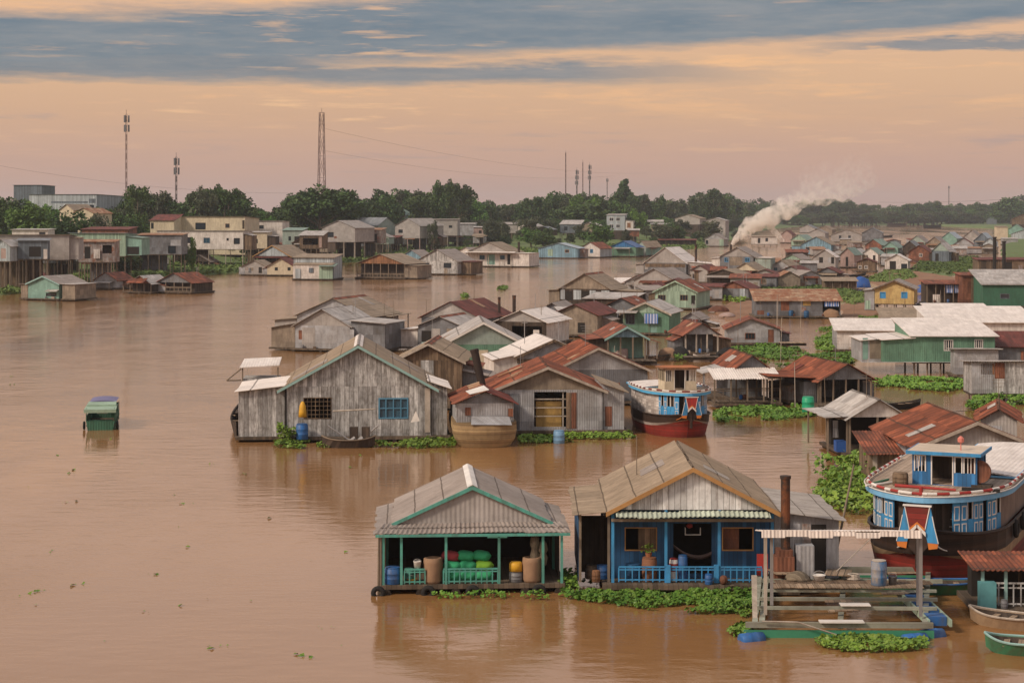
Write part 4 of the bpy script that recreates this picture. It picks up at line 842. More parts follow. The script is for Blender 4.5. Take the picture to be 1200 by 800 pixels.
# ------------------------------------------------------------------ storehouse with the green trim
Y1=74.0
def storehouse():
    p=lambda px,Y=Y1: (px-554)*Y/F
    e=thing('floating_storehouse','open floating storehouse with green trim stacked with green sacks','house',(xy(554,Y1),Y1,0),R(3.2),'floating houses in the foreground')
    hw,ho,d=3.08,3.84,6.5; zi,zo,za=2.60,2.36,4.08
    m=MB(); L=.02
    m.corr((-hw-.08,d,zi-.03+.06),(-hw-.08,.3,zi+.03),(0,.3,za),(0,d,za)); m.corr((hw+.08,.3,zi+.03),(hw+.08,d,zi+.03),(0,d,za),(0,.3,za))
    ro=m.build('roof',RF['mauve'],e)
    m=MB(); s=(za-zi)/hw; q=.2
    m.slab((-q,d+.02,za-q*s+.075),(-q,.28,za-q*s+.075),(0,.28,za+.08),(0,d+.02,za+.08),.02); m.slab((q,.28,za-q*s+.075),(q,d+.02,za-q*s+.075),(0,d+.02,za+.08),(0,.28,za+.08),.02); m.build('ridge_cap',WTRIM,ro)
    m=MB(); m.prism_y([(-hw+.02,zi+.01),(hw-.02,zi+.01),(0,za-.03)],.38,.44); m.build('gable',W['fibro'],e)
    m=MB(); b=.15; m.prism_y([(-hw-.12,zi-.02-b*.3),(0,za-b*.7),(0,za+.05),(-hw-.12,zi+.07)],.24,.30); m.prism_y([(0,za-b*.7),(hw+.12,zi-.02-b*.3),(hw+.12,zi+.07),(0,za+.05)],.24,.30); m.build('bargeboard',TEALT,e)
    m=MB(); m.corr((-ho,-.42,zo),(ho,-.42,zo),(ho-.35,.42,zi+.03),(-ho+.35,.42,zi+.03),amp=.018); m.build('front_awning',RM['mauve'],e)
    for sx in (-1,1):
        m=MB()
        a=[(sx*ho,-.42,zo),(sx*ho,d-.3,zo),(sx*(hw-.05),d-.3,zi-.02),(sx*(hw-.05),.1,zi-.02)]
        if sx<0: a=[a[1],a[0],a[3],a[2]]
        m.corr(*a,amp=.018); m.build('side_awning',RF['mauve'],e)
    m=MB(); m.box(-ho+.02,ho-.02,-.47,-.42,zo-.11,zo-.005); m.build('fascia',TEALT,e)
    m=MB(); m.box(-3.62,3.62,-.4,6.4,.2,.36); m.build('deck',DECK,e)
    for i in range(6): m=MB(); x=-3.4+i*1.36; m.tube((x,-.45,.02),(x,6.5,.02),.2,n=8); m.build('float_log',LOG,e)
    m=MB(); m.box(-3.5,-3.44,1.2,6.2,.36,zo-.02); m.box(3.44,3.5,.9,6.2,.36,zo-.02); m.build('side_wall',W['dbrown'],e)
    m=MB(); m.box(-3.43,3.43,5.4,5.46,.36,zo-.05); m.build('back_wall',W['dark'],e)  # wall coloured near black to deepen the shade inside
    for px in (449.5,470.5,522.5,584.5,636,658):
        m=MB(); x=p(px); m.box(x-.05,x+.05,-.3,-.2,.36,zo-.1); m.build('post',TEALT,e)
    for i,x in enumerate((-3.4,3.4)):
        m=MB(); m.box(x-.06,x+.06,2.6,2.72,.36,zo); m.build('post',TEALT,e)
    for a_,b_ in ((474,498),(519.5,583)): railing(e,p(a_),p(b_),-.25,.36,.98,TEALT,step=.2,t=.032)
    m=MB(); m.box(-3.4,3.4,-.24,-.17,zo-.12,zo-.06); m.box(p(571),p(594),-.3,-.26,zo-.2,zo-.13); m.build('lintel',TEALT,e)
    return e
storehouse()
def at1(px,dy,z=.36):
    c,s=math.cos(R(3.2)),math.sin(R(3.2)); x=(px-554)*(Y1+dy)/F+ (xy(554,Y1+dy)-xy(554,Y1)); return (xy(554,Y1)+x*c-dy*s, Y1+dy*c+x*s, z)
GS='green sacks stacked in the storehouse'
for i,(px,dy,z,mt,lb) in enumerate([
 (531,.35,.36,SACKG,'green sack at bottom of the stack, behind the first rail posts'),(549,.35,.36,SACKG,'green sack at bottom of the stack, in its middle'),(568,.35,.36,SACKG,'green sack at bottom of the stack, beside the tall green post'),
 (531,.4,.75,SACKG,'green sack in upper layer right under the red sack'),(548.5,.4,.75,SACKG,'green sack in upper layer between green and lime sacks'),(568,.4,.75,SACKL,'lime green sack lying on the green sacks'),
 (529,.45,1.13,SACKR,'red sack on top of the green sack stack'),(546.5,.45,1.13,SACKG,'topmost green sack beside the red sack'),(565,.45,1.13,SACKG,'topmost green sack above the lime sack'),
 (531,.9,.36,SACKG,'green sack at the bottom of rear row under others'),]):
    X,Yy,Z=at1(px,dy,z); sack(lb,X,Yy,Z,mt,rz=R(random.uniform(-8,8)),group=GS)
X,Yy,Z=at1(460.5,.0); drum('blue barrel at the storehouse corner by the bamboo pole',X,Yy,Z,.33,.62)
X,Yy,Z=at1(507.5,.05); basket('tall brown sacking bale between storehouse railings',X,Yy,Z,.36,.98)
X,Yy,Z=at1(623.5,.05); basket('brown sacking bale standing under the hanging nets',X,Yy,Z,.36,.96)
X,Yy,Z=at1(605,.1); e=drum('orange topped grey drum beside the sacking bale',X,Yy,Z,.27,.38,GREYB); m=MB(); m.lathe([(.27,0),(.26,.3),(.2,.36),(.02,.37)],14,c=(0,0,.43)); m.build('orange_bucket',YELB,e,True)
X,Yy,Z=at1(489,-.1,.98); bucket('white pail set on the green storehouse rail',X,Yy,Z,WHITEB,.15,.24)
X,Yy,Z=at1(483,.1); bucket('small yellow tub on storehouse deck edge',X,Yy,Z,YELB,.2,.14)
X,Yy,Z=at1(480,.3); drum('teal jerry drum behind the short railing',X,Yy,Z,.2,.5,TEALT)
for px,z0,z1,lb in ((627,1.05,2.25,'hanging brown net bundle inside the storehouse'),(636.5,.95,2.0,'tied net bundle hanging by the green corner post')):
    X,Yy,Z=at1(px,.1); m=MB(); m.lathe([(.04,z1),(.15,z1-.12),(.2,z1-.4),(.13,(z0+z1)/2),(.19,z0+.35),(.14,z0+.05),(.05,z0)][::-1],10); o=m.build('fishing_net',NET,None,True,(X,Yy,0)); tag(o,lb,'net')
for px,lb in ((442.5,'stack of black tyres under the blue barrel corner'),(501,'black tyre hung below the sacking bale'),(553,'black tyre hung under the railing of green sacks'),(631,'big black tyre below hanging nets')):
    X,Yy,Z=at1(px,-.58,.1); tyre(lb,X,Yy,Z,.29,'tyre fenders on the storehouse deck')
for px in (443,445.5):
    X,Yy,Z=at1(px,-.3,-.4); m=MB(); m.tube((0,0,0),(.03,0,2.7),.05,.04,7); tag(m.build('bamboo_pole',POST,None,False,(X,Yy,Z)),'bare bamboo pole at the storehouse barrel corner','pole','bamboo poles at storehouse corner')

# ------------------------------------------------------------------ blue porch house
hs=house('tan roofed floating house with blue porch railing and whitewashed gable',716.4,907,693,597,548,8.2,-.5,'dblue','tan',gable='paint',group='floating houses in the foreground',trim=OCHRE,ov=.22,ovf=.25,side='dbrown',
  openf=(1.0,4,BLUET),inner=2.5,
  feats=[('f',732,770,617.5,645,OCHRE,'brown',.42,1.0),('o',789,834,613,672),('f',846,883,617.5,645,OCHRE,'rustw',0,.55),('b',722,903,599.5,605.5,.42,None,'pgreen',0),
         ('a',677.5,715.8,602.5,599,.1,7.0,None,'tan'),('box',679,715,604,684,2.2,.06,'dbrown','side_wall'),('box',677.5,679.5,606,684,.4,6,'dblue','side_wall'),
         ('a',907.5,983,599,609,1.0,6.0,'tin','grey',None,[(951,968,614,683,W['dark'],'doorway'),(929,938,613,683,W['tin'],'panel'),(940,950,613,640,W['rtin'],'panel')]),
         ('box',716.5,906.8,607.5,611,-.06,.06,W['tfibro'],'lintel')])
HE=hs.e
def at2(px,dy,z=.35): return (xy(px,hs.O[1]+dy),hs.O[1]+dy,z)
pz=[hs.lx(x) for x in (723,783,839.5,895)]
for a_,b_ in zip(pz,pz[1:]): railing(HE,a_+.07,b_-.07,.03,.36,1.0,BLUET,step=.24,t=.03)
for a_ in pz[1:3]: m=MB(); m.box(a_-.09,a_+.09,-.05,.13,.36,1.05); m.build('newel_post',BLUET,HE)
drum('rusty brown barrel with a potted plant under porch window',*at2(761,.45),.3,.9,surf('rusty drum',(.20,.09,.05),.8,rust=.2)); 
drum('dark blue drum under the blue porch window frame',*at2(742,.6),.34,.62,W['dblue'])
drum('blue barrel in the porch doorway of blue railing house',*at2(800,.35,.95 if 0 else .36),.19,1.0,BLUEB)
pot("green potted plant on the porch barrel",*at2(760,.5,1.25))
e=drum('white canister with red label in the porch doorway',*at2(789.5,.35,.36),.17,.86,WHITEB,lid=REDP); m=MB(); m.lathe([(.176,.4),(.176,.7)],16); m.build('label_band',REDP,e)
# red flower lamp shelf, hammock in the doorway
m=MB(); m.box(-.32,.32,0,.16,0,.03); m.box(-.32,-.29,0,.16,.03,.3); m.box(.29,.32,0,.16,.03,.3); o=m.build('hanging_shelf',WTRIM,None,False,at2(812,1.3,2.0)); tag(o,'little white shelf hung inside the porch doorway','shelf')
m=MB(); m.lathe([(.02,0),(.12,.05),(.14,.14),(.05,.22)],10); o=m.build('red_lantern',REDP,None,True,at2(808,1.25,2.28)); tag(o,'red lantern hanging above the porch doorway shelf','lantern')
m=MB(); n=14; pts=[]
for i in range(n+1):
    t=i/n; z=.75+.9*(2*t-1)**2*.55; x=-1.0+2*t
    for j in range(5): q=(j-2)/2; pts.append((x,q*.28*(1-(2*t-1)**4),z+.12*q*q))
m.add(pts,[(i*5+j,i*5+j+1,i*5+j+6,i*5+j+5) for i in range(n) for j in range(4)]); o=m.build('hammock',W['pink'],None,True,at2(818,1.75,.2)); tag(o,'faded pink hammock slung inside the porch doorway','hammock')
m=MB(); m.box(-.22,.22,0,.05,-.5,.35); o=m.build('hanging_cloth',REDP,None,False,at2(893.5,.2,1.1)); tag(o,'red cloth hanging at the porch end post','cloth')
for px,z,mt,lb in ((693,.35,W['dbrown'],'brown pail inside the dark side bay'),(706,.35,BLUEB,'blue tub inside the dark side bay')): drum(lb,*at2(px,.9,z),.26,.5,mt)
e=drum('orange tin at the side bay post',*at2(698.5,.15,.36),.17,.42,W['orange'])
# stove with tall flue
X,Yy,Z=at2(920.5,-.35,.0)
e=thing('stove_flue','tall sooty iron flue pipe rising over a brick stove','chimney',(X,Yy,0))
m=MB(); m.tube((0,0,1.1),(0,0,4.55),.19,.18,14); m.tube((0,0,4.5),(0,0,4.62),.215,.215,14); m.build('flue_pipe',IRON,e,False)
m=MB(); m.box(-.48,.3,-.4,.5,.36,1.5); m.box(-.35,.25,-.3,.4,1.5,1.75); m.build('stove_body',W['rustw'],e); m=MB(); m.box(-.5,.5,-.5,.6,.05,.358); m.build('stove_deck',DECK,e)
m=MB(); m.box(.4,1.1,-.2,.4,.36,1.9); m.build('tin_shield',W['tin'],e)

# ------------------------------------------------------------------ fish pen platform with the corrugated canopy
PENW=surf('weathered pen timber',(.33,.35,.29),.85,dirs=(0,1,1),vary=.3,stain=(.15,.12,.085),stain_amt=.7,grime=.5); PLANKB=surf('brown walkway boards',(.20,.135,.09),.9,dirs=(1,0,0),plank=.15,vary=.4,stain=(.09,.06,.04),stain_amt=.6)
PY=66.0; PX=xy(985,PY)
e=thing('fish_pen_platform','floating fish pen platform with plank walkway and white corrugated canopy','platform',(PX,PY,0),R(-1))
q=lambda px,Y: xy(px,Y)-PX
beams=[(874,1093,66.0,.36,.55,.14),(885,1096,68.3,.5,.62,.1),(888,1096,69.6,.56,.68,.11),(890,1100,73.0,.55,.7,.1),(893,1097,75.3,.5,.74,.1),(890,1094,71.0,.6,.7,.1)]
for a_,b_,Y,z0,z1,t in beams: m=MB(); m.box(q(a_,Y),q(b_,Y),Y-PY-t/2,Y-PY+t/2,z0,z1); m.build('pen_beam',PENW,e)
m=MB(); rr=random.Random(5)
for i in range(40):
    x=q(905,72.2)+i*.15; m.box(x,x+.13,5.75+rr.uniform(-.1,.1),6.5+rr.uniform(-.1,.1),.72+rr.uniform(0,.015),.755)
m.build('back_walkway',PLANKB,e)
for i in range(5):
    m=MB(); a0=rr.uniform(900,1040); Yp=rr.choice((67.2,68.9,70.3,74.3)); m.hexa([(q(a0,Yp),Yp-PY,.64),(q(a0+rr.uniform(20,45),Yp),Yp-PY+rr.uniform(-.3,.3),.66),(q(a0+30,Yp),Yp-PY+.3,.66),(q(a0,Yp),Yp-PY+.22,.64),(q(a0,Yp),Yp-PY,.69),(q(a0+rr.uniform(20,45),Yp),Yp-PY+rr.uniform(-.3,.3),.7),(q(a0+30,Yp),Yp-PY+.3,.7),(q(a0,Yp),Yp-PY+.22,.69)]); m.build('loose_plank',PLANKS,e)
for a_ in (885,893,985,1084): m=MB(); x=q(a_,66); x2=q(a_,75.3)*.985; m.hexa([(x-.1,.1,.3),(x+.1,.1,.3),(x2+.1,9.2,.42),(x2-.1,9.2,.42),(x-.1,.1,.46),(x+.1,.1,.46),(x2+.1,9.2,.6),(x2-.1,9.2,.6)]); m.build('cross_beam',PENW,e)
m=MB()
for i in range(34):
    x=q(902,71.2)+i*.168; m.box(x,x+.15,4.85+random.uniform(-.05,.05),5.55+random.uniform(-.05,.08),.76+random.uniform(0,.012),.8)
m.build('plank_walkway',PLANKS,e)
for px,Y,w_,d_,rz in ((913,73.6,.9,1.8,.12),(979,73.4,1.0,1.9,-.2)):
    m=MB(); 
    for k in range(4): m.box(-w_/2+k*w_/4,-w_/2+(k+.9)*w_/4,-d_/2,d_/2,0,.04)
    o=m.build('loose_boards',PLANKS,e); o.location=(q(px,Y),Y-PY,.86); o.rotation_euler=(R(-4),0,rz)
m=MB(); m.box(q(960,66),q(1012,66),-.22,.2,.56,.6); o=m.build('white_sheet_scrap',WHITEB,e); m=MB(); m.box(q(985,68),q(1020,68),2.1,2.6,.67,.7); m.build('white_sheet_scrap',WHITEB,e)
m=MB(); m.box(q(872,66),q(1094,66),-.04,.04,.0,.27); m.build('pen_skirt',plain('green pen net',(.05,.24,.14),.8),e)
m=MB(); m.box(q(918,75.2),q(1090,75.2),9.1,9.16,.0,.44); m.build('pen_skirt',MATS['green pen net'],e)
# canopy
zc=3.62
posts=[(896.5,67.2,.55),(903,68.6,.6),(1078,67.0,.55),(1074,68.6,.62)]
for px,Y,z0 in posts: m=MB(); x=q(px,Y); m.box(x-.055,x+.055,Y-PY-.055,Y-PY+.055,z0,zc-.1 if Y<68 else (zc-.38 if Y<70 else zc-.33)); m.build('canopy_post',STEEL if px!=896.5 else PALE,e)
m=MB(); m.box(q(898,67.2),q(1077,67.2),1.18,1.24,zc-.12,zc-.05); m.box(q(902,68.6),q(1074,68.6),2.57,2.63,zc-.46,zc-.39); m.build('canopy_rail',STEEL,e)
m=MB(); m.corr((q(892,66.8),.75,zc-.02),(q(1079,66.8),.75,zc-.02),(q(1079,66.8)+.03,2.9,zc-.36),(q(892,66.8)+.02,2.9,zc-.36),pitch=.13,amp=.014); m.corr((q(892,66.8),.73,zc-.22),(q(1079,66.8),.73,zc-.22),(q(1079,66.8),.76,zc-.02),(q(892,66.8),.76,zc-.02),pitch=.13,amp=.012); m.build('canopy_roof',RM['white'],e)
def pp(px,Y,z): return (xy(px,Y),Y,z)
drum('weathered blue and rust drum standing on the fish pen planks',*pp(1030,71.3,.8),.3,.92,surf('worn blue drum',(.04,.16,.36),.6,stain=(.42,.34,.25),stain_amt=.85),lid=PALE)
for px,Y,lb in ((881,65.7,'blue float barrel at the fish pen corner under ropes'),(1072,65.6,'blue float barrel under the canopy front post'),(1092,66.3,'blue float barrel at the open pen corner')):
    e2=thing('float_barrel',lb,'barrel',pp(px,Y,-.04),R(20),'float barrels of the fish pen'); m=MB(); m.lathe([(.2,-.45),(.29,-.42),(.3,-.15),(.31,-.13),(.3,-.1),(.3,.15),(.31,.17),(.3,.2),(.29,.42),(.2,.45)],14); o=m.build('barrel_body',BLUEB,e2,True); o.rotation_euler=(0,R(90),0)
e2=thing('float_ladder','grey float rack with four blue crates along pen end','rack',pp(1091,68,0)); 
m=MB(); m.box(-.42,-.34,-1.4,4,.25,.5); m.box(.36,.44,-1.4,4,.25,.5); m.build('rack_frame',LGREEN,e2)
for k in range(4): m=MB(); m.box(-.32,.34,-1.0+k*1.2,-.3+k*1.2,.2,.52); m.build('blue_crate',BLUEB,e2); 
heap_=MB(); heap_.lathe([(.5,0),(.48,.08),(.35,.2),(.18,.3),(.03,.33)],12); 
for i,(x,y,z) in enumerate(heap_.v): heap_.v[i]=(x*(1+.2*math.sin(3*i)),y*(1+.15*math.cos(5*i)),z)
tag(heap_.build('net_heap',NET,None,True,pp(935,72.6,.76)),'brown fishing net heaped on the fish pen walkway','net')
m=MB(); 
for k in range(4): m.path([(.26*math.cos(a*.52)*(1-.08*k),.26*math.sin(a*.52)*(1-.08*k),.03+.05*k) for a in range(13)],.03,5)
tag(m.build('rope_coil',PALE,None,False,pp(1000,72.6,.77)),'pale rope coil lying on the fish pen walkway','rope')
bucket('small white basin on the fish pen walkway planks',*pp(960,72.4,.77),WHITEB,.24,.18)
bucket('grey feed bucket beside the worn blue drum',*pp(1046,71.4,.8),GREYB,.17,.3)
# mooring ropes
def rope(label,pts,r=.025,mat=PALE,name='mooring_rope',cat='rope',sag=0,n=10,group=None):
    P=[]
    for a,b in zip(pts,pts[1:]):
        for i in range(n):
            t=i/n; v=Vector(a).lerp(Vector(b),t); v.z-=sag*4*t*(1-t); P.append(tuple(v))
    P.append(pts[-1]); m=MB(); m.path(P,r,5); return tag(m.build(name,mat),label,cat,group)
rope('pale rope drooping along the front beam of the pen',[pp(893,65.85,.62),pp(935,65.8,.6),pp(972,65.75,.25),pp(985,65.75,.12)],.03)
rope('thin rope tying red hulled boat to the stove deck',[pp(975,73.4,.75),pp(1020,74.5,2.0)],.02)
rope('slack rope from pen walkway to the big boat',[pp(998,73.4,.7),pp(1040,75.5,.4),pp(1072,76,1.2)],.02,sag=.1)
for px,Y,zt,lb in ((888,66.6,2.4,'grey weathered plank leaning by the pen corner'),):
    m=MB(); m.hexa([(-.08,0,0),(.08,0,0),(.08,.05,0),(-.08,.05,0),(.25,3,1.2),(.45,3,1.2),(.45,3.05,1.2),(.25,3.05,1.2)]); tag(m.build('leaning_plank',PALE,None,False,pp(px-3,Y,.3)),lb,'plank')
tilt=MB(); tilt.tube((0,0,0),(1.0,.6,4.4),.06,.035,7); tag(tilt.build('leaning_pole',POST,None,False,pp(975,76.5,.2)),'dark leaning pole behind the stove house','pole')

# ------------------------------------------------------------------ river cargo boats
def hwf(y,L,B,yb=4.8):
    if y<=0: return 0.02
    t=min(y/yb,1); w_=B*(1-(1-t)**2.1)**.62
    return w_*(1-.22*max(0,(y-.65*L)/(.35*L))**2)
def cargo_boat(label, loc, rz, L,B, sc, cols, cabin, group='bow-on wooden cargo boats', side_open=True):
    e=thing('cargo_boat',label,'boat',loc,rz,group); e.scale=(sc,sc,sc)
    ys=[0,.1,.25,.5,.9,1.4,2.1,3,4,5.5,8,11,14,L]
    q1=cols.get('z1',(.42,.85))
    def z1(y): return q1[0]+q1[1]*math.exp(-y/1.6)
    q2=cols.get('z2',(1.22,.12)); q3=cols.get('z3',(2.05,.35))
    def z2(y): return q2[0]+q2[1]*math.exp(-y/1.5)
    def z3(y): return q3[0]+q3[1]*math.exp(-y/.9)
    lev=[(lambda y:-.6,2.2,.45),(lambda y:0.,.95,.87),(z1,.5,.93),(z2,.3,.955),(z3,0.0,.965)]
    rows=[]
    for zf,sh,k in lev:
        r=[]
        for y in ys:
            yy=y+sh*math.exp(-y/2.5)
            r.append((hwf(y,L,B)*(k+ (0.0))*(1-.25*(1-k)*math.exp(-y/2)),yy,zf(y)))
        rows.append(r)
    m=MB(); cm={0:0,1:0,2:1,3:2}
    for sx in (-1,1):
        for j in range(4):
            for i in range(len(ys)-1):
                a,b,c,d=rows[j][i],rows[j][i+1],rows[j+1][i+1],rows[j+1][i]
                P=[(sx*a[0],a[1],a[2]),(sx*b[0],b[1],b[2]),(sx*c[0],c[1],c[2]),(sx*d[0],d[1],d[2])]
                m.add(P,[(0,1,2,3) if sx>0 else (3,2,1,0)],cm[j])
    for j in range(4):
        a,b=rows[j][-1],rows[j+1][-1]; m.add([(-a[0],a[1],a[2]),(a[0],a[1],a[2]),(b[0],b[1],b[2]),(-b[0],b[1],b[2])],[(0,1,2,3)],cm[j])
    m.build('hull',[cols['bottom'],cols['band'],cols['top']],e)
    # gunwale strake and white line
    for sx in (-1,1):
        m=MB(); m.path([(sx*(r[0]+.03),r[1]-.02,r[2]+.02) for r in rows[4]],.07,6); m.build('gunwale',cols['trim'],e)
    # deckhouse under the foredeck
    inset=.90; zA,zB=q3[0]-.1,3.42
    def rim(t,k=1.0):   # t<0 port ... 0 stem ... >0 starboard, in metres along y
        y=abs(t); return (math.copysign(hwf(y,L,B)*k,t), y+.12)
    ts=[]; y=0.35
    while y<L-1: ts.append(y); y+=.28 if y<2.4 else .5
    m=MB(); side=[(rim(t,inset)[0]*.94,rim(t,inset)[1]+.4) for t in ts]
    for sx in (-1,1):
        for (xa,ya),(xb,yb) in zip(side,side[1:]): 
            qd=[(sx*xa,ya,zA),(sx*xb,yb,zA),(sx*xb,yb,zB),(sx*xa,ya,zB)]; m.add(qd,[(0,1,2,3) if sx>0 else (3,2,1,0)])
    x0,y0=side[0]; m.add([(-x0,y0,zA),(x0,y0,zA),(x0,y0,zB),(-x0,y0,zB)],[(0,1,2,3)])
    m.build('deckhouse_wall',W['dbrown'],e)
    pat=cols['panels']
    for sx in (-1,1):
        for i in range(len(ts)-1):
            kind=pat[i%len(pat)] if ts[i]<cols.get('panel_to',6) else cols.get('aft','.')
            if kind=='.': continue
            xa,ya=rim(sx*ts[i],inset); xb,yb=rim(sx*ts[i+1],inset); ya+=.16; yb+=.16
            a,b=Vector((xa,ya,zA)),Vector((xb,yb,zA))
            if sx<0: a,b=b,a
            up=Vector((0,0,1)); dr=(b-a); t_=.05
            def plate(u0,u1,v0,v1,th,name,mat,par):
                mm=MB(); A=a+dr*u0; Bv=a+dr*u1; mm.slab(tuple(A+up*v0),tuple(Bv+up*v0),tuple(Bv+up*v1),tuple(A+up*v1),th); return mm.build(name,mat,par)
            Hh=zB-zA
            if kind=='P':
                o=plate(.02,.98,0,Hh,.05,'side_panel',cols['panel'],e); mm=MB()
                for v0,v1 in ((.12,.6),(.72,1.3)):
                    for (u0,u1,w0,w1) in ((.15,.24,v0,v1),(.76,.85,v0,v1),(.24,.76,v0,v0+.05),(.24,.76,v1-.05,v1)):
                        A=a+dr*u0; Bv=a+dr*u1; nn=dr.cross(up).normalized()*.052; mm.slab(tuple(A+up*w0+nn),tuple(Bv+up*w0+nn),tuple(Bv+up*w1+nn),tuple(A+up*w1+nn),.02)
                mm.build('panel_moulding',WTRIM,o)
            elif kind=='L':
                o=plate(.02,.98,0,Hh*.5,.05,'side_panel',cols['panel'],e); plate(.02,.12,Hh*.5,Hh,.05,'mullion',WTRIM,o); plate(.88,.98,Hh*.5,Hh,.05,'mullion',WTRIM,o)
            elif kind=='T': plate(.0,1,.1,Hh,.03,'side_curtain',cols['tarp'],e)
            elif kind=='W': plate(.0,1,.0,Hh,.04,'side_boards',cols['sideboard'],e)
    # foredeck slab with painted rim
    pts=[rim(-t,1.03) for t in reversed([.02,.08,.2]+ts)]+[rim(t,1.03) for t in [.02,.08,.2]+ts]
    m=MB(); m.prism_z(pts,3.42,3.66,0); 
    m.m=[0]*len(m.m); m.m[1]=1
    m.build('foredeck',[cols['rim'],DECKT],e)
    m=MB(); ring=[rim(-t,1.045) for t in reversed([.02,.1,.25]+ts)]+[rim(t,1.045) for t in [.02,.1,.25]+ts]
    m.path([(x,y,3.665) for x,y in ring],.025,6); m.build('rim_moulding',WTRIM,e)
    # red and white rail
    m=MB(); ring=[rim(-t,.995) for t in reversed([.06,.2]+ts[:26])]+[rim(t,.995) for t in [.06,.2]+ts[:26]]; acc=0; seg=0
    fine=[]
    for (xa,ya),(xb,yb) in zip(ring,ring[1:]):
        n=max(1,int(math.hypot(xb-xa,yb-ya)/.2))
        for i in range(n): fine.append((xa+(xb-xa)*i/n,ya+(yb-ya)*i/n))
    for i,(a,b) in enumerate(zip(fine,fine[1:])):
        k=(i//2)%2; m.tube((a[0],a[1]+.06,3.78),(b[0],b[1]+.06,3.78),.06,.06,7,k)
        if i%4==0: m.tube((a[0],a[1]+.06,3.65),(a[0],a[1]+.06,3.77),.035,.035,5,0)
    m.build('striped_rail',[WTRIM,cols.get('rail',REDP)],e)
    # prow ornament
    m=MB(); yF=-.28
    def plate3(poly,th,mi,dy=0): m.prism_y(poly,yF+dy-th,yF+dy,mi)
    o=cols['prow']
    m=MB(); m.prism_y([(-.1,1.45),(.1,1.45),(.62,2.0),(.52,3.4),(-.52,3.4),(-.62,2.0)],yF+.05,yF+.5); m.build('prow_bulkhead',HULLB,e)
    m=MB(); plate3([(-.5,3.4),(-.3,2.42),(.3,2.42),(.5,3.4)],.06,0); m.build('prow_shield',o[0],e)
    m=MB(); 
    for sx in (-1,1):
        P=[(sx*.5,3.4),(sx*.3,2.42),(sx*.4,1.95),(sx*.82,1.93),(sx*.66,2.6)]
        plate3(P if sx<0 else P[::-1],.05,0,.02)
    m.build('prow_wing',o[1],e)
    m=MB()
    for sx in (-1,1):
        P=[(sx*.3,2.4),(sx*.06,2.36),(sx*.06,2.52),(sx*.3,2.5)]; P=[(sx*.34,2.36),(sx*.02,2.66),(sx*.02,2.52),(sx*.34,2.2)]
        plate3(P if sx>0 else P[::-1],.05,0,-.07)
    m.build('prow_chevron',WTRIM,e)
    for sx in (-1,1):
        m=MB(); P=[(sx*.4,1.95),(sx*.82,1.93),(sx*.78,1.74),(sx*.44,1.68)]; plate3(P if sx<0 else P[::-1],.05,0,.03); m.build('prow_flame',ORANGE,e)
    m=MB()
    for sx in (-1,1):
        P=[(sx*.3,2.5),(0,2.76),(0,2.67),(sx*.3,2.41)]; plate3(P if sx>0 else P[::-1],.03,0,-.075)
    m.build('prow_flash',ORANGE,e)
    m=MB()
    for sx in (-1,1):
        m.tube((sx*.5,yF-.05,3.4),(sx*.3,yF-.05,2.42),.025,n=5); m.tube((sx*.58,yF-.03,3.0),(sx*.66,yF-.03,2.6),.022,n=5); m.tube((sx*.66,yF-.03,2.6),(sx*.82,yF-.03,1.95),.022,n=5)
    m.box(-.56,.56,yF-.1,yF+.02,3.36,3.42); m.build('prow_border',WTRIM,e)
    m=MB(); m.tube((0,-.1,.9),(0,-.22,2.4),.13,.1,8); m.build('stem_post',cols['top'],e)
    m=MB()
    for sx in (-1,1): m.path([(sx*(.52+.12*i),.15+.10*i*i*.35+.0*i,1.95-.16*i+.012*i*i) for i in range(7)],.03,5)
    m.build('bow_line',cols.get('line',WTRIM),e)
    # wheelhouse
    cw,cd,cy,ch,cm_,cr,ce=cabin['w'],cabin['d'],cabin['y'],cabin['h'],cabin['mat'],cabin['roof'],cabin['edge']; cx=cabin.get('x',0)
    z0=3.66; zT=z0+ch; m=MB(); holes=[(-cw/2+.12,-cw/2+.52,z0+ch*.42,zT-.12),(-cw*.19,cw*.12,z0+.02,zT-.1),(cw*.17,cw*.26,z0+ch*.42,zT-.12),(cw*.31,cw/2-.12,z0+ch*.42,zT-.12)]
    wall_holes(m,-cw/2,cw/2,z0,zT,holes,0,.05); 
    for x in (-cw/2,cw/2-.05):
        m.box(x,x+.05,.05,cd-.05,z0,z0+ch*.42)
        for k in range(5): yk=.05+(cd-.15)*k/4; m.box(x,x+.05,yk,yk+.07,z0+ch*.42,zT)
    for x in (-cw/2,cw/2-.1): m.box(x,x+.1,cd-.1,cd-.01,z0+ch*.45,zT)
    wh=m.build('wheelhouse',cm_,e); g=MB(); g.box(-cw/2+.06,cw/2-.06,cd-.3,cd-.24,z0+.01,zT-.02); g.build('interior_shade_panel',W['dbrown'],wh); wh.location=(cx,cy,0)  # dark panel added inside so door and windows show a shaded interior
    m=MB()
    for a,b,c_,d_ in holes:
        for bx in ((a-.05,a,c_,d_),(b,b+.05,c_,d_)): m.box(bx[0],bx[1],-.025,.04,bx[2],bx[3])
        m.box(a-.05,b+.05,-.024,.039,d_,d_+.045)
        if d_-c_<ch*.7 and b-a>.3: 
            for k in (1,2): xx=a+(b-a)*k/3; m.box(xx-.018,xx+.018,.0,.03,c_,d_)
    o=m.build('window_trim',WTRIM,wh)
    m=MB(); m.box(-cw/2-.18,cw/2+.18,-.28,cd+.2,zT+.005,zT+.10,0); o=m.build('wheelhouse_roof',cr,wh); m=MB(); m.box(-cw/2-.2,cw/2+.2,-.33,-.283,zT-.03,zT+.11); m.box(cw/2+.182,cw/2+.22,-.28,cd+.2,zT-.03,zT+.11); m.box(-cw/2-.22,-cw/2-.182,-.28,cd+.2,zT-.03,zT+.11); m.build('roof_edge',ce,wh)
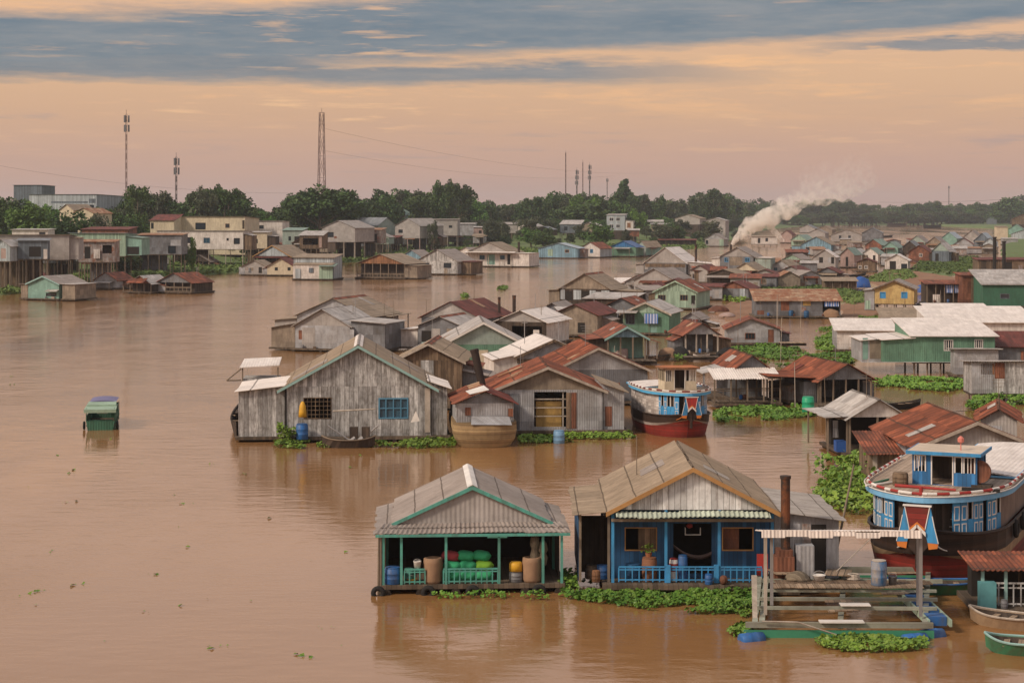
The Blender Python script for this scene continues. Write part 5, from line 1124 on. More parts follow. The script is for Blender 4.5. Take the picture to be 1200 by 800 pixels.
    # after canopy
    zc=cabin.get('zc',4.0); m=MB(); ya,yb=cabin.get('canopy',(8.5,L-.6)); k=.92; n=6; pts=[]; ca,cb_=cabin.get('canx',(-.92,.92)); cxa,cxb=(ca+cb_)/2*B,(cb_-ca)/2*B
    for yy in (ya,yb):
        for i in range(n+1):
            u=-1+2*i/n; pts.append((cxa+u*cxb,yy,zc+.14*(1-u*u)-(.0)))
    fs=[(i,i+1,n+2+i,n+1+i) for i in range(n)]; m.add(pts,fs); m.add([(x,y,z-.06) for x,y,z in pts],[f[::-1] for f in fs])
    for i in range(n): m.add([pts[i],pts[i+1],(pts[i+1][0],pts[i+1][1],pts[i+1][2]-.06),(pts[i][0],pts[i][1],pts[i][2]-.06)],[(3,2,1,0)])
    m.build('after_canopy',cabin.get('canopy_mat',RM['white']),e)
    m=MB(); m.box(ca*B*.88,cb_*B*.88,ya+.3,yb,3.655,zc-.05); m.build('after_house',W['cream'],e)
    m=MB(); m.box(ca*B-.05,ca*B,ya,yb,zc-.14,zc+.0); m.box(cb_*B,cb_*B+.05,ya,yb,zc-.14,zc+.0); m.box(ca*B,cb_*B,ya-.05,ya-.005,zc-.1,zc-.02); m.build('canopy_edge',cols['rim'],e)
    for i,(sx,y) in enumerate(cols.get('tyres',[])):
        x=hwf(y,L,B)*.97+.1; mm=MB(); n=16; kk=6; P=[]; Fz=[]
        for a in range(n):
            aa=2*math.pi*a/n
            for j in range(kk): bb=2*math.pi*j/kk; rr=.3+.1*math.cos(bb); P.append((.1*math.sin(bb),rr*math.cos(aa),rr*math.sin(aa)))
        for a in range(n):
            for j in range(kk): Fz.append((a*kk+j,a*kk+(j+1)%kk,((a+1)%n)*kk+(j+1)%kk,((a+1)%n)*kk+j))
        mm.add(P,Fz); o=mm.build('tyre_fender',BLACK,e,True,(sx*x,y+.2,1.75))
    return e
BCOL=dict(z1=(.78,.6),bottom=DKRED,band=BEIGE,top=HULLB,trim=HULLB,panel=BLUET,rim=surf('pale blue rim',(.18,.42,.66),.6,vary=.12),prow=(DKRED,BLUET),panels='.PPLPP.PPL',tarp=surf('smoky side curtain',(.16,.12,.105),.6,vary=.35),sideboard=W['wood'],aft='T',panel_to=3.3,tyres=[(1,5.5),(1,7.6),(1,10)])
b1=cargo_boat('big blue and red wooden cargo boat with striped rail and bow shield',(16.1,74.3,0),R(-23),18,2.95,1.0,BCOL,dict(w=2.65,d=2.3,y=3.7,h=1.3,x=.35,mat=W['blue'],roof=CREAM,edge=BLUET,canopy=(6.6,17.4),zc=3.8,canx=(-.15,.96)))
# gear on its foredeck
def onb(x,y,z): c,s=math.cos(R(-23)),math.sin(R(-23)); return (16.1+x*c-y*s,74.3+x*s+y*c,z)
e=thing('anchor_windlass','red anchor windlass bar on the big boat foredeck','windlass',onb(-.05,.75,3.66),R(-23)); m=MB(); m.tube((-1.05,0,.32),(1.35,.1,.26),.07,.05,8); m.build('windlass_bar',REDP,e); m=MB(); m.tube((0,0,0),(0,0,.32),.08,.08,8); m.tube((.0,-.1,.05),(.0,-.5,-.25),.06,.06,8); m.build('windlass_stand',REDP,e)
drum('brown wooden tub beside the blue wheelhouse',*onb(-1.35,3.1,3.66),.33,.5,W['brown'],name='wooden_tub',cat='tub')
e=thing('round_net_drum','round brown rusty drum wheel on the big boat deck','drum',onb(1.75,3.9,3.66),R(-23)); m=MB(); m.tube((0,-.1,.62),(0,.1,.62),.46,.46,20); m.build('drum_wheel',W['rustw'],e); m=MB(); m.box(-.3,.5,-.3,.3,0,.1); m.tube((.0,0,0),(0,0,.6),.06,.06,6); m.build('drum_stand',W['dbrown'],e)
m=MB(); m.box(-.75,.75,-.09,.09,0,.12); o=m.build('black_timber',W['dark'],None,False,onb(2.0,2.6,3.67)); o.rotation_euler=(0,0,R(-23)); tag(o,'black timber lying on the big boat deck','timber')
m=MB(); m.tube((-.6,-.5,.08),(.35,.7,.1),.07,.05,7); tag(m.build('green_pole',GREENP,None,False,onb(-2.05,3.1,3.66)),'short green pole lying on the big boat deck','pole')
m=MB(); m.tube((-.7,0,.06),(.6,.9,.06),.05,.05,7); tag(m.build('white_pole',WTRIM,None,False,onb(-1.9,2.3,3.66)),'white pole lying beside the green pole','pole')
m=MB(); m.tube((0,0,0),(0,0,.5),.025,.02,6); m.lathe([(.02,.3),(.13,.36),(.14,.5),(.04,.6)],8); tag(m.build('red_flag_bundle',plain('faded red cloth',(.6,.2,.16)),None,False,onb(.9,4.4,5.05)),'faded red cloth bundle on wheelhouse roof pole','cloth')
e=thing('deck_ladder','wooden ladder leaning inside the big boat bow','ladder',onb(.95,1.15,1.9),R(-23)); m=MB(); m.tube((-.22,-.1,0),(-.22,.1,1.6),.035,n=6); m.tube((.22,-.1,0),(.22,.1,1.6),.035,n=6); m.build('ladder_rail',PALE,e)
for k in range(5): m=MB(); m.tube((-.22,-.08+.04*k,.2+.3*k),(.22,-.08+.04*k,.2+.3*k),.028,n=6); m.build('rung',PALE,e)
BC2=dict(bottom=DKRED,band=HULLW,top=HULLB,trim=HULLB,panel=BLUET,rim=surf('mid blue rim',(.10,.40,.68),.55,vary=.12),prow=(REDP,BLUET),panels='PLLPLPL',tarp=HULLW,sideboard=HULLW,aft='W',panel_to=1.8,z1=(.72,.75),z2=(.98,.55),z3=(1.72,.28),line=ORANGE,rail=DKRED,tyres=[])
cargo_boat('white and sky blue cargo boat with rusty topped cream wheelhouse',(11.75,123.4,0),R(11),11,2.8,.82,BC2,dict(w=2.7,d=2.0,y=2.9,h=1.75,zc=3.72,mat=W['cream'],roof=surf('orange rusty cabin roof',(.45,.15,.05),.8,vary=.4,stain=(.16,.05,.025),stain_amt=.6),edge=W['orange'],canopy=(5.6,10.4)))

# ------------------------------------------------------------------ small craft
def sampan(label,a,b,wid,mat,inner=W['dbrown'],hh=.42,name='sampan',rim=None,group='small wooden sampans'):
    A=Vector(gp(*a)); B_=Vector(gp(*b)); d=B_-A; L=d.length; e=thing(name,label,'boat',tuple((A+B_)/2),math.atan2(d.y,d.x),group)
    n=16; m=MB(); P=[]; 
    for i in range(n+1):
        t=-1+2*i/n; w_=wid/2*(1-abs(t)**2.4); z=hh+.45*abs(t)**3*hh; x=t*L/2
        P.append([(x,-w_-.03,z),(x*.97,-w_*.6,-.1+.25*abs(t)**3),(x*.97,w_*.6,-.1+.25*abs(t)**3),(x,w_+.03,z),(x,w_-.05 if w_>.1 else .01,z-.01),(x*.96,w_*.5,.1+.2*abs(t)**3),(x*.96,-w_*.5,.1+.2*abs(t)**3),(x,-(w_-.05) if w_>.1 else -.01,z-.01)])
    v=[p for r in P for p in r]; f=[]; mi=[]
    for i in range(n):
        for j in range(8):
            m.add([P[i][j],P[i][(j+1)%8],P[i+1][(j+1)%8],P[i+1][j]],[(3,2,1,0)],1 if 4<=j<=6 else 0)
    m.build('hull',[mat,inner],e)
    for t in (-.4,0,.4): g=MB(); w_=wid/2*(1-abs(t)**2.4); g.box(t*L/2-.1,t*L/2+.1,-w_+.06,w_-.06,hh-.12,hh-.07); g.build('thwart',PLANKS,e)
    if rim:
        for sx in (0,3): g=MB(); g.path([(p[sx][0],p[sx][1],p[sx][2]+.02) for p in P],.045,6); g.build('gunwale',rim,e)
    return e
sampan('long blue and green sampan lying below the red hull',(1030,694),(1162,695),1.15,GREENP,rim=BLUEB,hh=.42)
sampan('brown sampan with pale stern at lower picture corner',(1136,729),(1235,741),1.2,BEIGE,rim=PALE)
sampan('green punt at lower picture corner with sky blue thwarts',(1154,762),(1240,768),1.3,GREENP,rim=LBT)
sampan('dark slim sampan on open water behind white gabled shed',(1038,481),(1079,476),1.1,W['dark'])
sampan('green slim sampan beneath the long dark tin shed',(990,379),(1040,377),1.3,GREENP)
sampan('dark sampan bow poking past grey house side',(277,517),(287,485),1.3,W['dbrown'],hh=.9)
sampan('worn open sampan with crossed poles before the grey plank house',(377,524),(440,524),1.2,W['dbrown'],hh=.5,rim=POST)
sampan('small white sampan moored at the porch hut',(812,421),(832,421),1.2,HULLW)
sampan('black sampan crossing between porch hut and rail house',(842,421),(860,419),1.1,W['dark'])
sampan('brown sampan on the far channel near dark hut',(1033,278),(1046,277.6),2.2,W['dbrown'],hh=.8)
sampan('dark barge moored under the far green spit',(1082,267.3),(1103,267),6,W['dark'],hh=2.4)
sampan('long dark barge with low deckhouse near far bank',(1040,264.6),(1062,264.5),6,W['dbrown'],hh=2.2)
sampan('slim black canoe in the mud below white hut',(995,325),(1015,322),1.3,W['dark'])
sampan('dark canoe with cargo beside the blue tarp',(998,332),(1018,327),1.5,W['dbrown'],hh=.6)
sampan('empty canoe moored by pale teal porch house',(756,423),(786,421),1.1,W['brown'])
# green ferry boat on the open water
def ferry():
    Yb=F*H/(504-HY); e=thing('river_boat','small green river boat with violet canopy alone on open water','boat',(xy(117.5,Yb),Yb,0),R(8)); e.scale=(.9,.9,.86)
    m=MB(); hw=1.16; P=[]
    for y,k,z in ((-.0,.92,.75),(2,1,.7),(5,.95,.75),(7,.6,1.0),(8,.12,1.3)):
        P.append([(-hw*k,y,z),(-hw*k*.86,y,-.15),(hw*k*.86,y,-.15),(hw*k,y,z)])
    for a,b in zip(P,P[1:]):
        for j in range(3): m.add([a[j],a[j+1],b[j+1],b[j]],[(0,1,2,3)])
    m.add(P[0],[(0,1,2,3)]); m.build('hull',W['dgreen'],e)
    m=MB(); m.box(-1.05,1.05,.1,5.6,.3,.42); m.build('floor',DECK,e)
    for x in (-1.08,1.02):
        for y in (.1,2.6,5.0): m=MB(); m.box(x,x+.06,y,y+.06,.7,1.75); m.build('post',W['dgreen'],e)
    m=MB(); m.box(-1.08,-1.03,.2,5,.7,1.15); m.box(1.03,1.08,.2,5,.7,1.15); m.box(-1.0,1.0,5.0,5.05,.4,1.7); m.build('side_board',W['dgreen'],e)
    m=MB(); m.slab((-1.2,-.3,1.62),(1.2,-.3,1.62),(1.15,2.0,1.8),(-1.15,2.0,1.8),.06); m.box(-1.2,1.2,-.32,-.26,1.42,1.62); m.build('stern_roof',surf('pale green roof',(.30,.42,.32),.7,vary=.2,stain=(.2,.24,.19),stain_amt=.4),e)
    m=MB(); m.slab((-1.1,1.2,1.86),(1.1,1.2,1.86),(1.05,2.4,2.0),(-1.05,2.4,2.0),.05); m.box(-1.1,1.1,1.15,1.2,1.7,1.9); m.build('middle_roof',MATS['pale green roof'],e)
    n=8; m=MB(); pts=[]
    for y in (2.3,5.8):
        for i in range(n+1): u=-1+2*i/n; pts.append((u*1.02,y,2.02+.12*(1-u*u)))
    m.add(pts,[(i,i+1,n+2+i,n+1+i) for i in range(n)]); m.add([(0,2.3,2.0)]+pts[:n+1],[tuple([0]+list(range(n+1,0,-1)))]); m.build('violet_canopy',PURPLE,e)
    m=MB(); m.box(-.35,.45,1.2,1.5,1.2,1.5); m.build('cabin_box',WHITEB,e)
    for sx in (-1,1):
        o=MB(); k=14; P=[]; Fz=[]
        for a in range(k):
            aa=2*math.pi*a/k
            for j in range(6): bb=2*math.pi*j/6; rr=.26+.09*math.cos(bb); P.append((.09*math.sin(bb),rr*math.cos(aa),rr*math.sin(aa)))
        for a in range(k):
            for j in range(6): Fz.append((a*6+j,a*6+(j+1)%6,((a+1)%k)*6+(j+1)%6,((a+1)%k)*6+j))
        o.add(P,Fz); o.build('tyre_fender',BLACK,e,True,(sx*1.24,.5,.35))
    m=MB(); m.box(-.9,.9,.35,.42,.42,.8); m.build('stern_board',W['dgreen'],e)
ferry()
# basket hulled house boat
def houseboat():
    Yb=F*H/(525-HY); e=thing('house_boat','old house boat with yellowed round hull and patched rust roof','boat',(xy(570.5,Yb),Yb,0),R(6))
    hw=2.05; m=MB(); n=14; lev=[(-.2,.72),(.1,.82),(.5,.95),(1.0,1.0),(1.45,.99)]; rows=[]
    def out(k): 
        P=[]
        for i in range(n+1):
            a=math.pi*i/n; P.append((-hw*k*math.cos(a), 1.4-1.4*k*math.sin(a)**.8))
        return P+[(hw*k*.9,8),( -hw*k*.9,8)]
    for z,k in lev: rows.append([(x,y,z+(.12*abs(x)/hw if z>1.2 else 0)) for x,y in out(k)])
    N=len(rows[0])
    for a,b in zip(rows,rows[1:]):
        for i in range(N): m.add([a[i],a[(i+1)%N],b[(i+1)%N],b[i]],[(0,1,2,3)])
    m.add(rows[-1],[tuple(range(N))]); m.build('hull',HULLY,e,False)
    m=MB(); m.box(-1.85,1.8,.9,6.5,1.35,2.75); m.build('cabin_wall',W['tin'],e); m=MB(); m.prism_y([(-1.85,2.75),(1.8,2.75),(0,3.45)],.9,.96); m.build('gable',W['dtin'],e)
    def arch(x0,x1,z0,z1,nm,mt,par):
        g=MB(); g.corr((x0,6.8,z0),(x0,.5,z0),(x1,.5,z1),(x1,6.8,z1),amp=.02) if x0<x1 else g.corr((x0,.5,z0),(x0,6.8,z0),(x1,6.8,z1),(x1,.5,z1),amp=.02); return g.build(nm,mt,par)
    arch(-2.1,-.75,2.72,3.3,'roof',RF['rust'],e); arch(-.75,0.05,3.3,3.55,'roof_top',RF['orust'],e); arch(2.05,0.05,2.68,3.5,'roof',RF['maroon'],e)
    g=MB(); g.slab((-1.0,.8,3.32),(.2,.6,3.62),(.1,3.2,3.64),(-1.1,3.0,3.3),.04); g.build('white_sheet',WHITEB,e)
    g=MB(); g.box(-1.3,-.95,.84,.89,2.0,2.5); g.box(1.45,1.75,.84,.89,1.9,2.4); g.build('rust_patch',W['rustw'],e)
    g=MB(); g.hexa([(-1.0,-.02,1.5),(1.6,-.02,1.45),(1.6,.03,1.45),(-1.0,.03,1.5),(-.9,.7,1.95),(1.5,.7,1.9),(1.5,.75,1.9),(-.9,.75,1.95)]); g.build('tin_apron',W['tin'],e)
houseboat()
m=MB(); m.tube((0,0,0),(-.75,.3,3.4),.27,.27,14); m.tube((-.73,.3,3.3),(-.77,.3,3.5),.3,.3,14); tag(m.build('stove_pipe',IRON,None,False,(xy(569,126),126,2.2)),'tilted black stovepipe behind the yellow hulled house boat','chimney')
# roofed boat moored behind the grey house
e=thing('canopy_boat','covered boat with white canopy roof behind grey house','boat',(xy(303,131),131,0),R(4)); m=MB()
for y0,y1 in ((0,6),): m.hexa([(-1.3,y0,-.1),(1.3,y0,-.1),(1.3,y1,-.1),(-1.3,y1,-.1),(-1.6,y0-.8,1.0),(1.6,y0,1.0),(1.6,y1,1.0),(-1.6,y1,1.0)])
m.build('hull',W['dbrown'],e); m=MB(); m.slab((-1.3,-.2,4.05),(1.45,-.2,4.2),(1.45,3.2,4.5),(-1.2,3.2,4.4),.06); m.build('canopy_roof',RM['white'],e); m=MB(); m.box(-1.1,1.4,.1,2.8,1.0,3.3); m.build('cabin_wall',W['wood'],e)
for x in (-1.15,1.3): m=MB(); m.box(x,x+.09,-.05,.04,1,4.08); m.build('post',POST,e)
m=MB(); m.tube((-1.2,0,4.0),(-2.2,-.2,3.2),.05); m.tube((-2.2,-.2,3.2),(-1.2,0,3.2),.05); m.build('side_strut',POST,e)
# hut at the lower corner
h('small rusty roofed hut with blue green posts at lower corner',1150,1235,722,668,None,2.7,-3,'dark','rust',mono=.12,openf=(1.9,4,LBT,W['wood']),group='floating houses in the foreground',ovf=.2,feats=[('c',1193,1197,667,690,W['brown'],.3)])
m=MB(); m.box(-.3,.3,-.2,.2,0,.95); tag(m.build('teal_cabinet',surf('worn teal cabinet',(.10,.28,.30),.7,vary=.25),None,False,(xy(1155,69.6),69.4,.35)),'worn teal cabinet at the rusty hut corner post','cabinet')
# ------------------------------------------------------------------ ground, water
def sheet(name,label_kind,rows,mat):
    v=[p for r in rows for p in r]; n=len(rows[0]); f=[(j*n+i,j*n+i+1,(j+1)*n+i+1,(j+1)*n+i) for j in range(len(rows)-1) for i in range(n-1)]
    me=bpy.data.meshes.new(name); me.from_pydata(v,[],f); me.materials.append(mat); me.polygons.foreach_set('use_smooth',[True]*len(f)); o=bpy.data.objects.new(name,me); COL.objects.link(o); o['kind']=label_kind; return o
def groundmat(name,a,b,c,s1=.08,s2=.8):
    m=bpy.data.materials.new(name); nt=NT(m); bs=nt.n['Principled BSDF']; bs.inputs['Roughness'].default_value=.95
    tc=nt.new('ShaderNodeTexCoord').outputs['Object']; col=nt.mix(nt.rng(nt.noise(tc,s1,5,.65),.38,.62),a,b); col=nt.mix(nt.math('MULTIPLY',nt.rng(nt.noise(tc,s2,5,.7),.45,.62),.8),col,c)
    nt.put(bs.inputs['Base Color'],col); bp=nt.new('ShaderNodeBump'); bp.inputs['Strength'].default_value=.5; bp.inputs['Distance'].default_value=.3; nt.put(bp.inputs['Height'],nt.noise(tc,s2*2,5)); nt.put(bs.inputs['Normal'],bp.outputs[0]); return m
BANKM=groundmat('grassy bank soil',(.07,.145,.03),(.11,.19,.045),(.13,.085,.05))
MUDM=groundmat('wet red brown mud',(.24,.115,.06),(.30,.16,.09),(.16,.10,.06),.15,1.2)
MARSHM=groundmat('marsh grass soil',(.075,.14,.035),(.11,.19,.05),(.17,.11,.06),.12,.9)
sh=[(gp(x,y)[0],gp(x,y)[1]) for x,y in SHORE]
dense=[]
for (xa,ya),(xb,yb) in zip(sh,sh[1:]):
    n=10
    for i in range(n): t=i/n; x=xa+(xb-xa)*t; y=ya+(yb-ya)*t; dense.append((x,y+ (2.2*mnoise.noise(Vector((x*.11,y*.03,0)))+.9*mnoise.noise(Vector((x*.5,1,0))) if i else 0)))
dense.append(sh[-1]); dense=[(-2900,dense[0][1]-40)]+dense+[(2900,dense[-1][1]+60)]
rows=[]
for d in (-5,0,2,4,8,14,22,32,48,60,75,100,130,200,400,1200,2600):
    z=lerp_tab(PROF,d) if d>-5 else -.8
    rows.append([(x,min(y+d,5400),z+(.12*mnoise.noise(Vector((x*.15,(y+d)*.15,2))) if 0<d<300 else 0)) for x,y in dense])
sheet('river_bank','structure',rows,BANKM)
def landpoly(name,poly,z,mat,edge=.25,label=None):
    P=[gp(x,y)[:2] for x,y in poly]; cx=sum(p[0] for p in P)/len(P); cy=sum(p[1] for p in P)/len(P); n=len(P)
    Q=[]
    for (xa,ya),(xb,yb) in zip(P,P[1:]+P[:1]):
        for i in range(6): t=i/6; x=xa+(xb-xa)*t; y=ya+(yb-ya)*t; d=math.hypot(xb-xa,yb-ya)*.05; Q.append((x+d*mnoise.noise(Vector((x*.3,y*.1,4))),y+d*mnoise.noise(Vector((x*.3,y*.1,8)))))
    v=[]; N=len(Q)
    for s,zz in ((1.0,-.3),(.985,.03),(.93,z),(.5,z*1.1)):
        v+=[(cx+(x-cx)*s,cy+(y-cy)*s,zz+ (.06*mnoise.noise(Vector((x*.5,y*.5,s*9))) if zz>.02 else 0)) for x,y in Q]
    v.append((cx,cy,z)); f=[(j*N+i,j*N+(i+1)%N,(j+1)*N+(i+1)%N,(j+1)*N+i) for j in range(3) for i in range(N)]+[(3*N+i,3*N+(i+1)%N,4*N) for i in range(N)]
    me=bpy.data.meshes.new(name); me.from_pydata(v,[],f); me.materials.append(mat); o=bpy.data.objects.new(name,me); COL.objects.link(o); o['kind']='structure'
    me.update()
    if me.polygons[len(f)-1].normal.z<0: me.flip_normals()
landpoly('far_spit',[(1105,265.3),(1150,267.4),(1172,268.6),(1215,269),(1215,263.4),(1150,263),(1108,263.2)],1.3,BANKM)
landpoly('right_bank',[(1172,302),(1176,293),(1180,281),(1172,274),(1176,269),(1230,268),(1300,268),(1330,302),(1230,303)],1.2,BANKM)
landpoly('mud_flat',[(1012,330),(1036,319),(1070,317),(1100,322),(1135,327),(1150,334),(1120,338),(1100,334),(1065,336),(1040,338)],.16,MUDM)
landpoly('mud_flat',[(836,364),(862,352),(884,352),(884,372),(868,380),(850,376)],.14,MUDM)
landpoly('mud_flat',[(985,358),(1000,350),(1023,350),(1024,370),(988,372)],.12,MUDM)
landpoly('marsh_ground',[(862,345),(890,333),(940,331),(990,334),(1000,340),(985,344),(900,347)],.18,MARSHM)
landpoly('marsh_ground',[(1064,318),(1080,307),(1110,303),(1146,302),(1160,312),(1150,321),(1110,324)],.2,MARSHM)
# water
m=bpy.data.materials.new('muddy river water'); nt=NT(m); bs=nt.n['Principled BSDF']
geo=nt.new('ShaderNodeNewGeometry').outputs['Position']
n1=nt.noise(nt.vmath('MULTIPLY',geo,(.55,1.15,1)),1.0,5,.58); n2=nt.noise(nt.vmath('MULTIPLY',geo,(.18,.12,1)),1.0,3,.5)
patchy=nt.rng(nt.noise(nt.vmath('MULTIPLY',geo,(.035,.010,1)),1.0,5,.65),.42,.60)
big=nt.noise(nt.vmath('MULTIPLY',geo,(.02,.03,1)),1.0,4,.6)
nt.put(bs.inputs['Base Color'],nt.mix(nt.rng(big,.35,.65),(.25,.122,.042),(.29,.152,.066)))
bs.inputs['IOR'].default_value=1.33; bs.inputs['Specular IOR Level'].default_value=.5
nt.put(bs.inputs['Roughness'],nt.rng(patchy,0,1,.05,.12))
bp=nt.new('ShaderNodeBump'); gs=nt.new('ShaderNodeSeparateXYZ'); nt.put(gs.inputs[0],geo); nt.put(bp.inputs['Strength'],nt.math('MULTIPLY',nt.rng(patchy,0,1,.12,.40),nt.math('MULTIPLY',nt.rng(gs.outputs[1],90,330,1,2.1),nt.rng(gs.outputs[1],450,1100,1,.2)))); bp.inputs['Distance'].default_value=.12
nt.put(bp.inputs['Height'],nt.math('ADD',n1,nt.math('MULTIPLY',n2,2.2))); nt.put(bs.inputs['Normal'],bp.outputs[0])
WATER=m
wrow=[[(x,y,0) for x in (-2900,-800,-200,0,200,800,2900)] for y in (-60,0,60,150,400,1000,2500,5400)]
sheet('river_water','structure',wrow,WATER)

# ------------------------------------------------------------------ hyacinth and grass
patch('broad water hyacinth mat before the blue porch house',[(664,700),(680,684),(720,686),(800,690),(888,693),(905,700),(893,712),(860,722),(800,720),(760,716),(710,708),(668,706)],150,.17,.3)
patch('hyacinth tongue by the fish pen corner',[(868,716),(892,712),(888,735),(880,748),(852,746),(862,732)],140,.17,.28)
patch('hyacinth strip floating along the fish pen front beam',[(955,750),(985,748),(1040,747),(1086,748),(1088,762),(1050,766),(985,764),(958,758)],190,.15,.24,thin=.05)
patch('thin hyacinth fringe under the open storehouse deck',[(505,698),(540,696),(600,697),(655,698),(652,704),(560,703),(510,702)],70,.14,.25,thin=.6)
patch('hyacinth beside storehouse corner post',[(655,690),(664,676),(678,680),(680,698),(665,704),(655,700)],150,.15,.5)
patch('tall hyacinth mat between white shed and plank shed',[(954,582),(968,566),(975,552),(990,538),(1010,535),(1022,545),(1023,580),(1026,606),(1000,604),(975,598),(958,592)],42,.27,.7)
patch('hyacinth strip floating below the big grey plank house',[(322,519),(345,513),(400,512),(470,513),(536,512),(538,524),(480,526),(420,524),(350,526),(326,525)],60,.22,.34)
patch('bushy weeds at big grey house corner',[(326,518),(337,508),(346,512),(346,522),(332,523)],120,.26,1.5)
patch('hyacinth under the tin house with mustard shutter',[(607,514),(640,506),(690,506),(738,506),(745,514),(700,516),(660,518),(612,520)],60,.22,.32)
patch('hyacinth beside the white and blue cargo boat',[(838,487),(850,477),(890,474),(945,478),(958,488),(930,493),(880,494),(842,495)],45,.27,.3)
patch('long hyacinth belt below the long green house',[(1018,450),(1040,444),(1090,444),(1136,446),(1142,454),(1110,459),(1060,456),(1025,456)],36,.32,.35)
patch('hyacinth mat around the open pole shed',[(872,424),(900,410),(935,408),(950,415),(1000,414),(1010,424),(960,432),(915,430)],30,.3,.35,thin=.75)
patch('hyacinth mat beside the white walled shed',[(955,402),(962,386),(978,384),(984,400),(984,412),(960,412)],30,.32,.4,thin=.6)
patch('reed bed under the tilted tin sheds',[(1130,478),(1150,468),(1205,470),(1210,480),(1160,486)],60,.3,.7)
patch('hyacinth drift between porch hut and tin shed',[(786,408),(800,396),(806,420),(792,424)],40,.3,.7)
patch('hyacinth drift before the green striped curtain house',[(784,398),(800,384),(802,398),(792,408)],40,.3,.6)
patch('sparse hyacinth below the grey tin shed',[(852,412),(880,405),(920,402),(922,412),(880,418)],25,.3,.4,thin=.6)
patch('bright marsh grass behind the long dark tin shed',[(864,344),(890,336),(940,334),(988,337),(1006,344),(985,349),(900,349)],12,.5,.45,GRASS,'marsh_grass','grass',thin=.3)
patch('bright marsh grass behind yellow stilt house',[(984,352),(1000,343),(1026,344),(1028,352),(1000,358)],12,.5,.5,GRASS,'marsh_grass','grass',thin=.3)
patch('marsh grass around mud flat under the black poles',[(1066,318),(1080,306),(1110,302),(1145,301),(1160,310),(1150,320),(1110,323)],5,.6,.5,GRASS,'marsh_grass','grass',thin=.6)
patch('hyacinth along the green slim sampan',[(985,385),(1010,374),(1060,372),(1072,378),(1040,386)],30,.35,.6)
patch('green growth around the white gabled mud hut',[(1010,330),(1040,318),(1066,317),(1076,326),(1040,332)],6,.5,.5,GRASS,'marsh_grass','grass',thin=.5)
patch('hyacinth by muddy shore beside the mint green house',[(842,350),(850,338),(882,340),(884,352),(862,356)],14,.5,.8)
patch('lone hyacinth clump drifting on the open channel',[(583,339.5),(590,336),(595,337.5),(590,341)],30,.4,.5)
patch('tiny hyacinth clump drifting near dark rusty roof',[(540,348.5),(545,345.5),(550,347),(546,349.5)],30,.4,.5)
tall=[]
X0,Y0,_=gp(992,575)
for k in range(26):
    a=rl.uniform(-1.6,1.6); b=rl.uniform(-3,5); hh_=rl.uniform(.8,2.1)
    for _ in range(16): tall.append((a+rl.gauss(0,.22),b+rl.gauss(0,.22),hh_*rl.uniform(.4,1)))
o=leaves(None,tall,.24,LEAF,'water_shrub',6,.4); o.location=(X0+.2,Y0,0); tag(o,'tall yellow green water shrub between porch house and cargo boat','plants',kind='stuff')
deb=[]
for _ in range(90):
    px_,py_=rl.uniform(10,600),rl.uniform(330,790)
    if 270<px_<620 and 380<py_<530 or px_>430 and py_>560: continue
    x,y,_=gp(px_,py_)
    for _ in range(rl.choice((1,1,2,4))): deb.append((x+rl.gauss(0,.25),y+rl.gauss(0,.25),.03))
tag(leaves(None,deb,.16,LEAF,'drifting_weed',5,2.0),'specks of weed drifting on the open river','weed',kind='stuff')
# rank grass along the far bank
pts=[]
for _ in range(30000):
    px=rl.uniform(-20,850); ys_=lerp_tab(SHORE,px); X0,Y0,_z=gp(px,ys_); d=rl.random()**1.1*85; X=X0+rl.uniform(-1,1); Y=Y0+d
    if mnoise.noise(Vector((X*.06,Y*.06,3)))<-.22: continue
    pts.append((X,Y,ground(X,Y)+rl.random()*.9))
tag(leaves(None,pts,.8,GRASS,'bank_grass',5,.5),'rank green grass along the far river bank','grass',kind='stuff')

rf=random.Random(21)
for px_ in range(-10,566,13):
    for row in (0,1):
        Ys=lerp_tab(SHW,xy(px_,420)); d_=rf.uniform(40,75) if row==0 else rf.uniform(60,130)
        if row==0 and (px_>130 and px_<350 or px_<70 or 425<px_<500 or rf.random()<.5): continue
        if row==1 and (rf.random()<.35 or 180<px_<300): continue
        Yd=Ys+d_; Xc=xy(px_,Yd); Yd=lerp_tab(SHW,Xc)+d_; wm_=rf.uniform(4.5,8.5); x0=px_-wm_/2*F/Yd; x1=px_+wm_/2*F/Yd; zg_=ground(Xc,Yd)
        zf_=max(zg_+.3,rf.uniform(3.0,4.0)); ze_h=zf_+rf.uniform(2.0,2.9); rw=lambda z: HY+(H-z)*F/Yd
        gab=rf.random()<.5
        house('small weathered stilt house crowded between its neighbours on the far bank',x0,x1,0,rw(ze_h),rw(ze_h+rf.uniform(.9,1.5)) if gab else None,rf.uniform(5,9),rf.uniform(-28,10),rf.choice(('tin','dtin','rtin','brown','dbrown','fibro','tfibro','pgreen','pblue')),rf.choice(('orust','rust','zinc','tan','mauve','maroon','grey')),Y=Yd,floor=rw(zf_),stilt=rf.choice((4,5,6)),mono=None if gab else rf.uniform(-.2,.8),name='stilt_house',group='small stilt houses crowded along the far bank',
          feats=[rf.choice((('w',px_-4,px_+1,rw(ze_h-.5),rw(ze_h-1.3),fd),('d',px_,px_+4,rw(ze_h-.3),rw(zf_),W['dbrown']))),('b',x0+2,x1-3,rw(ze_h-.15),rw(ze_h-.45),rf.uniform(.8,1.8),None,rf.choice(('orust','zinc','rust','tan')),3)])
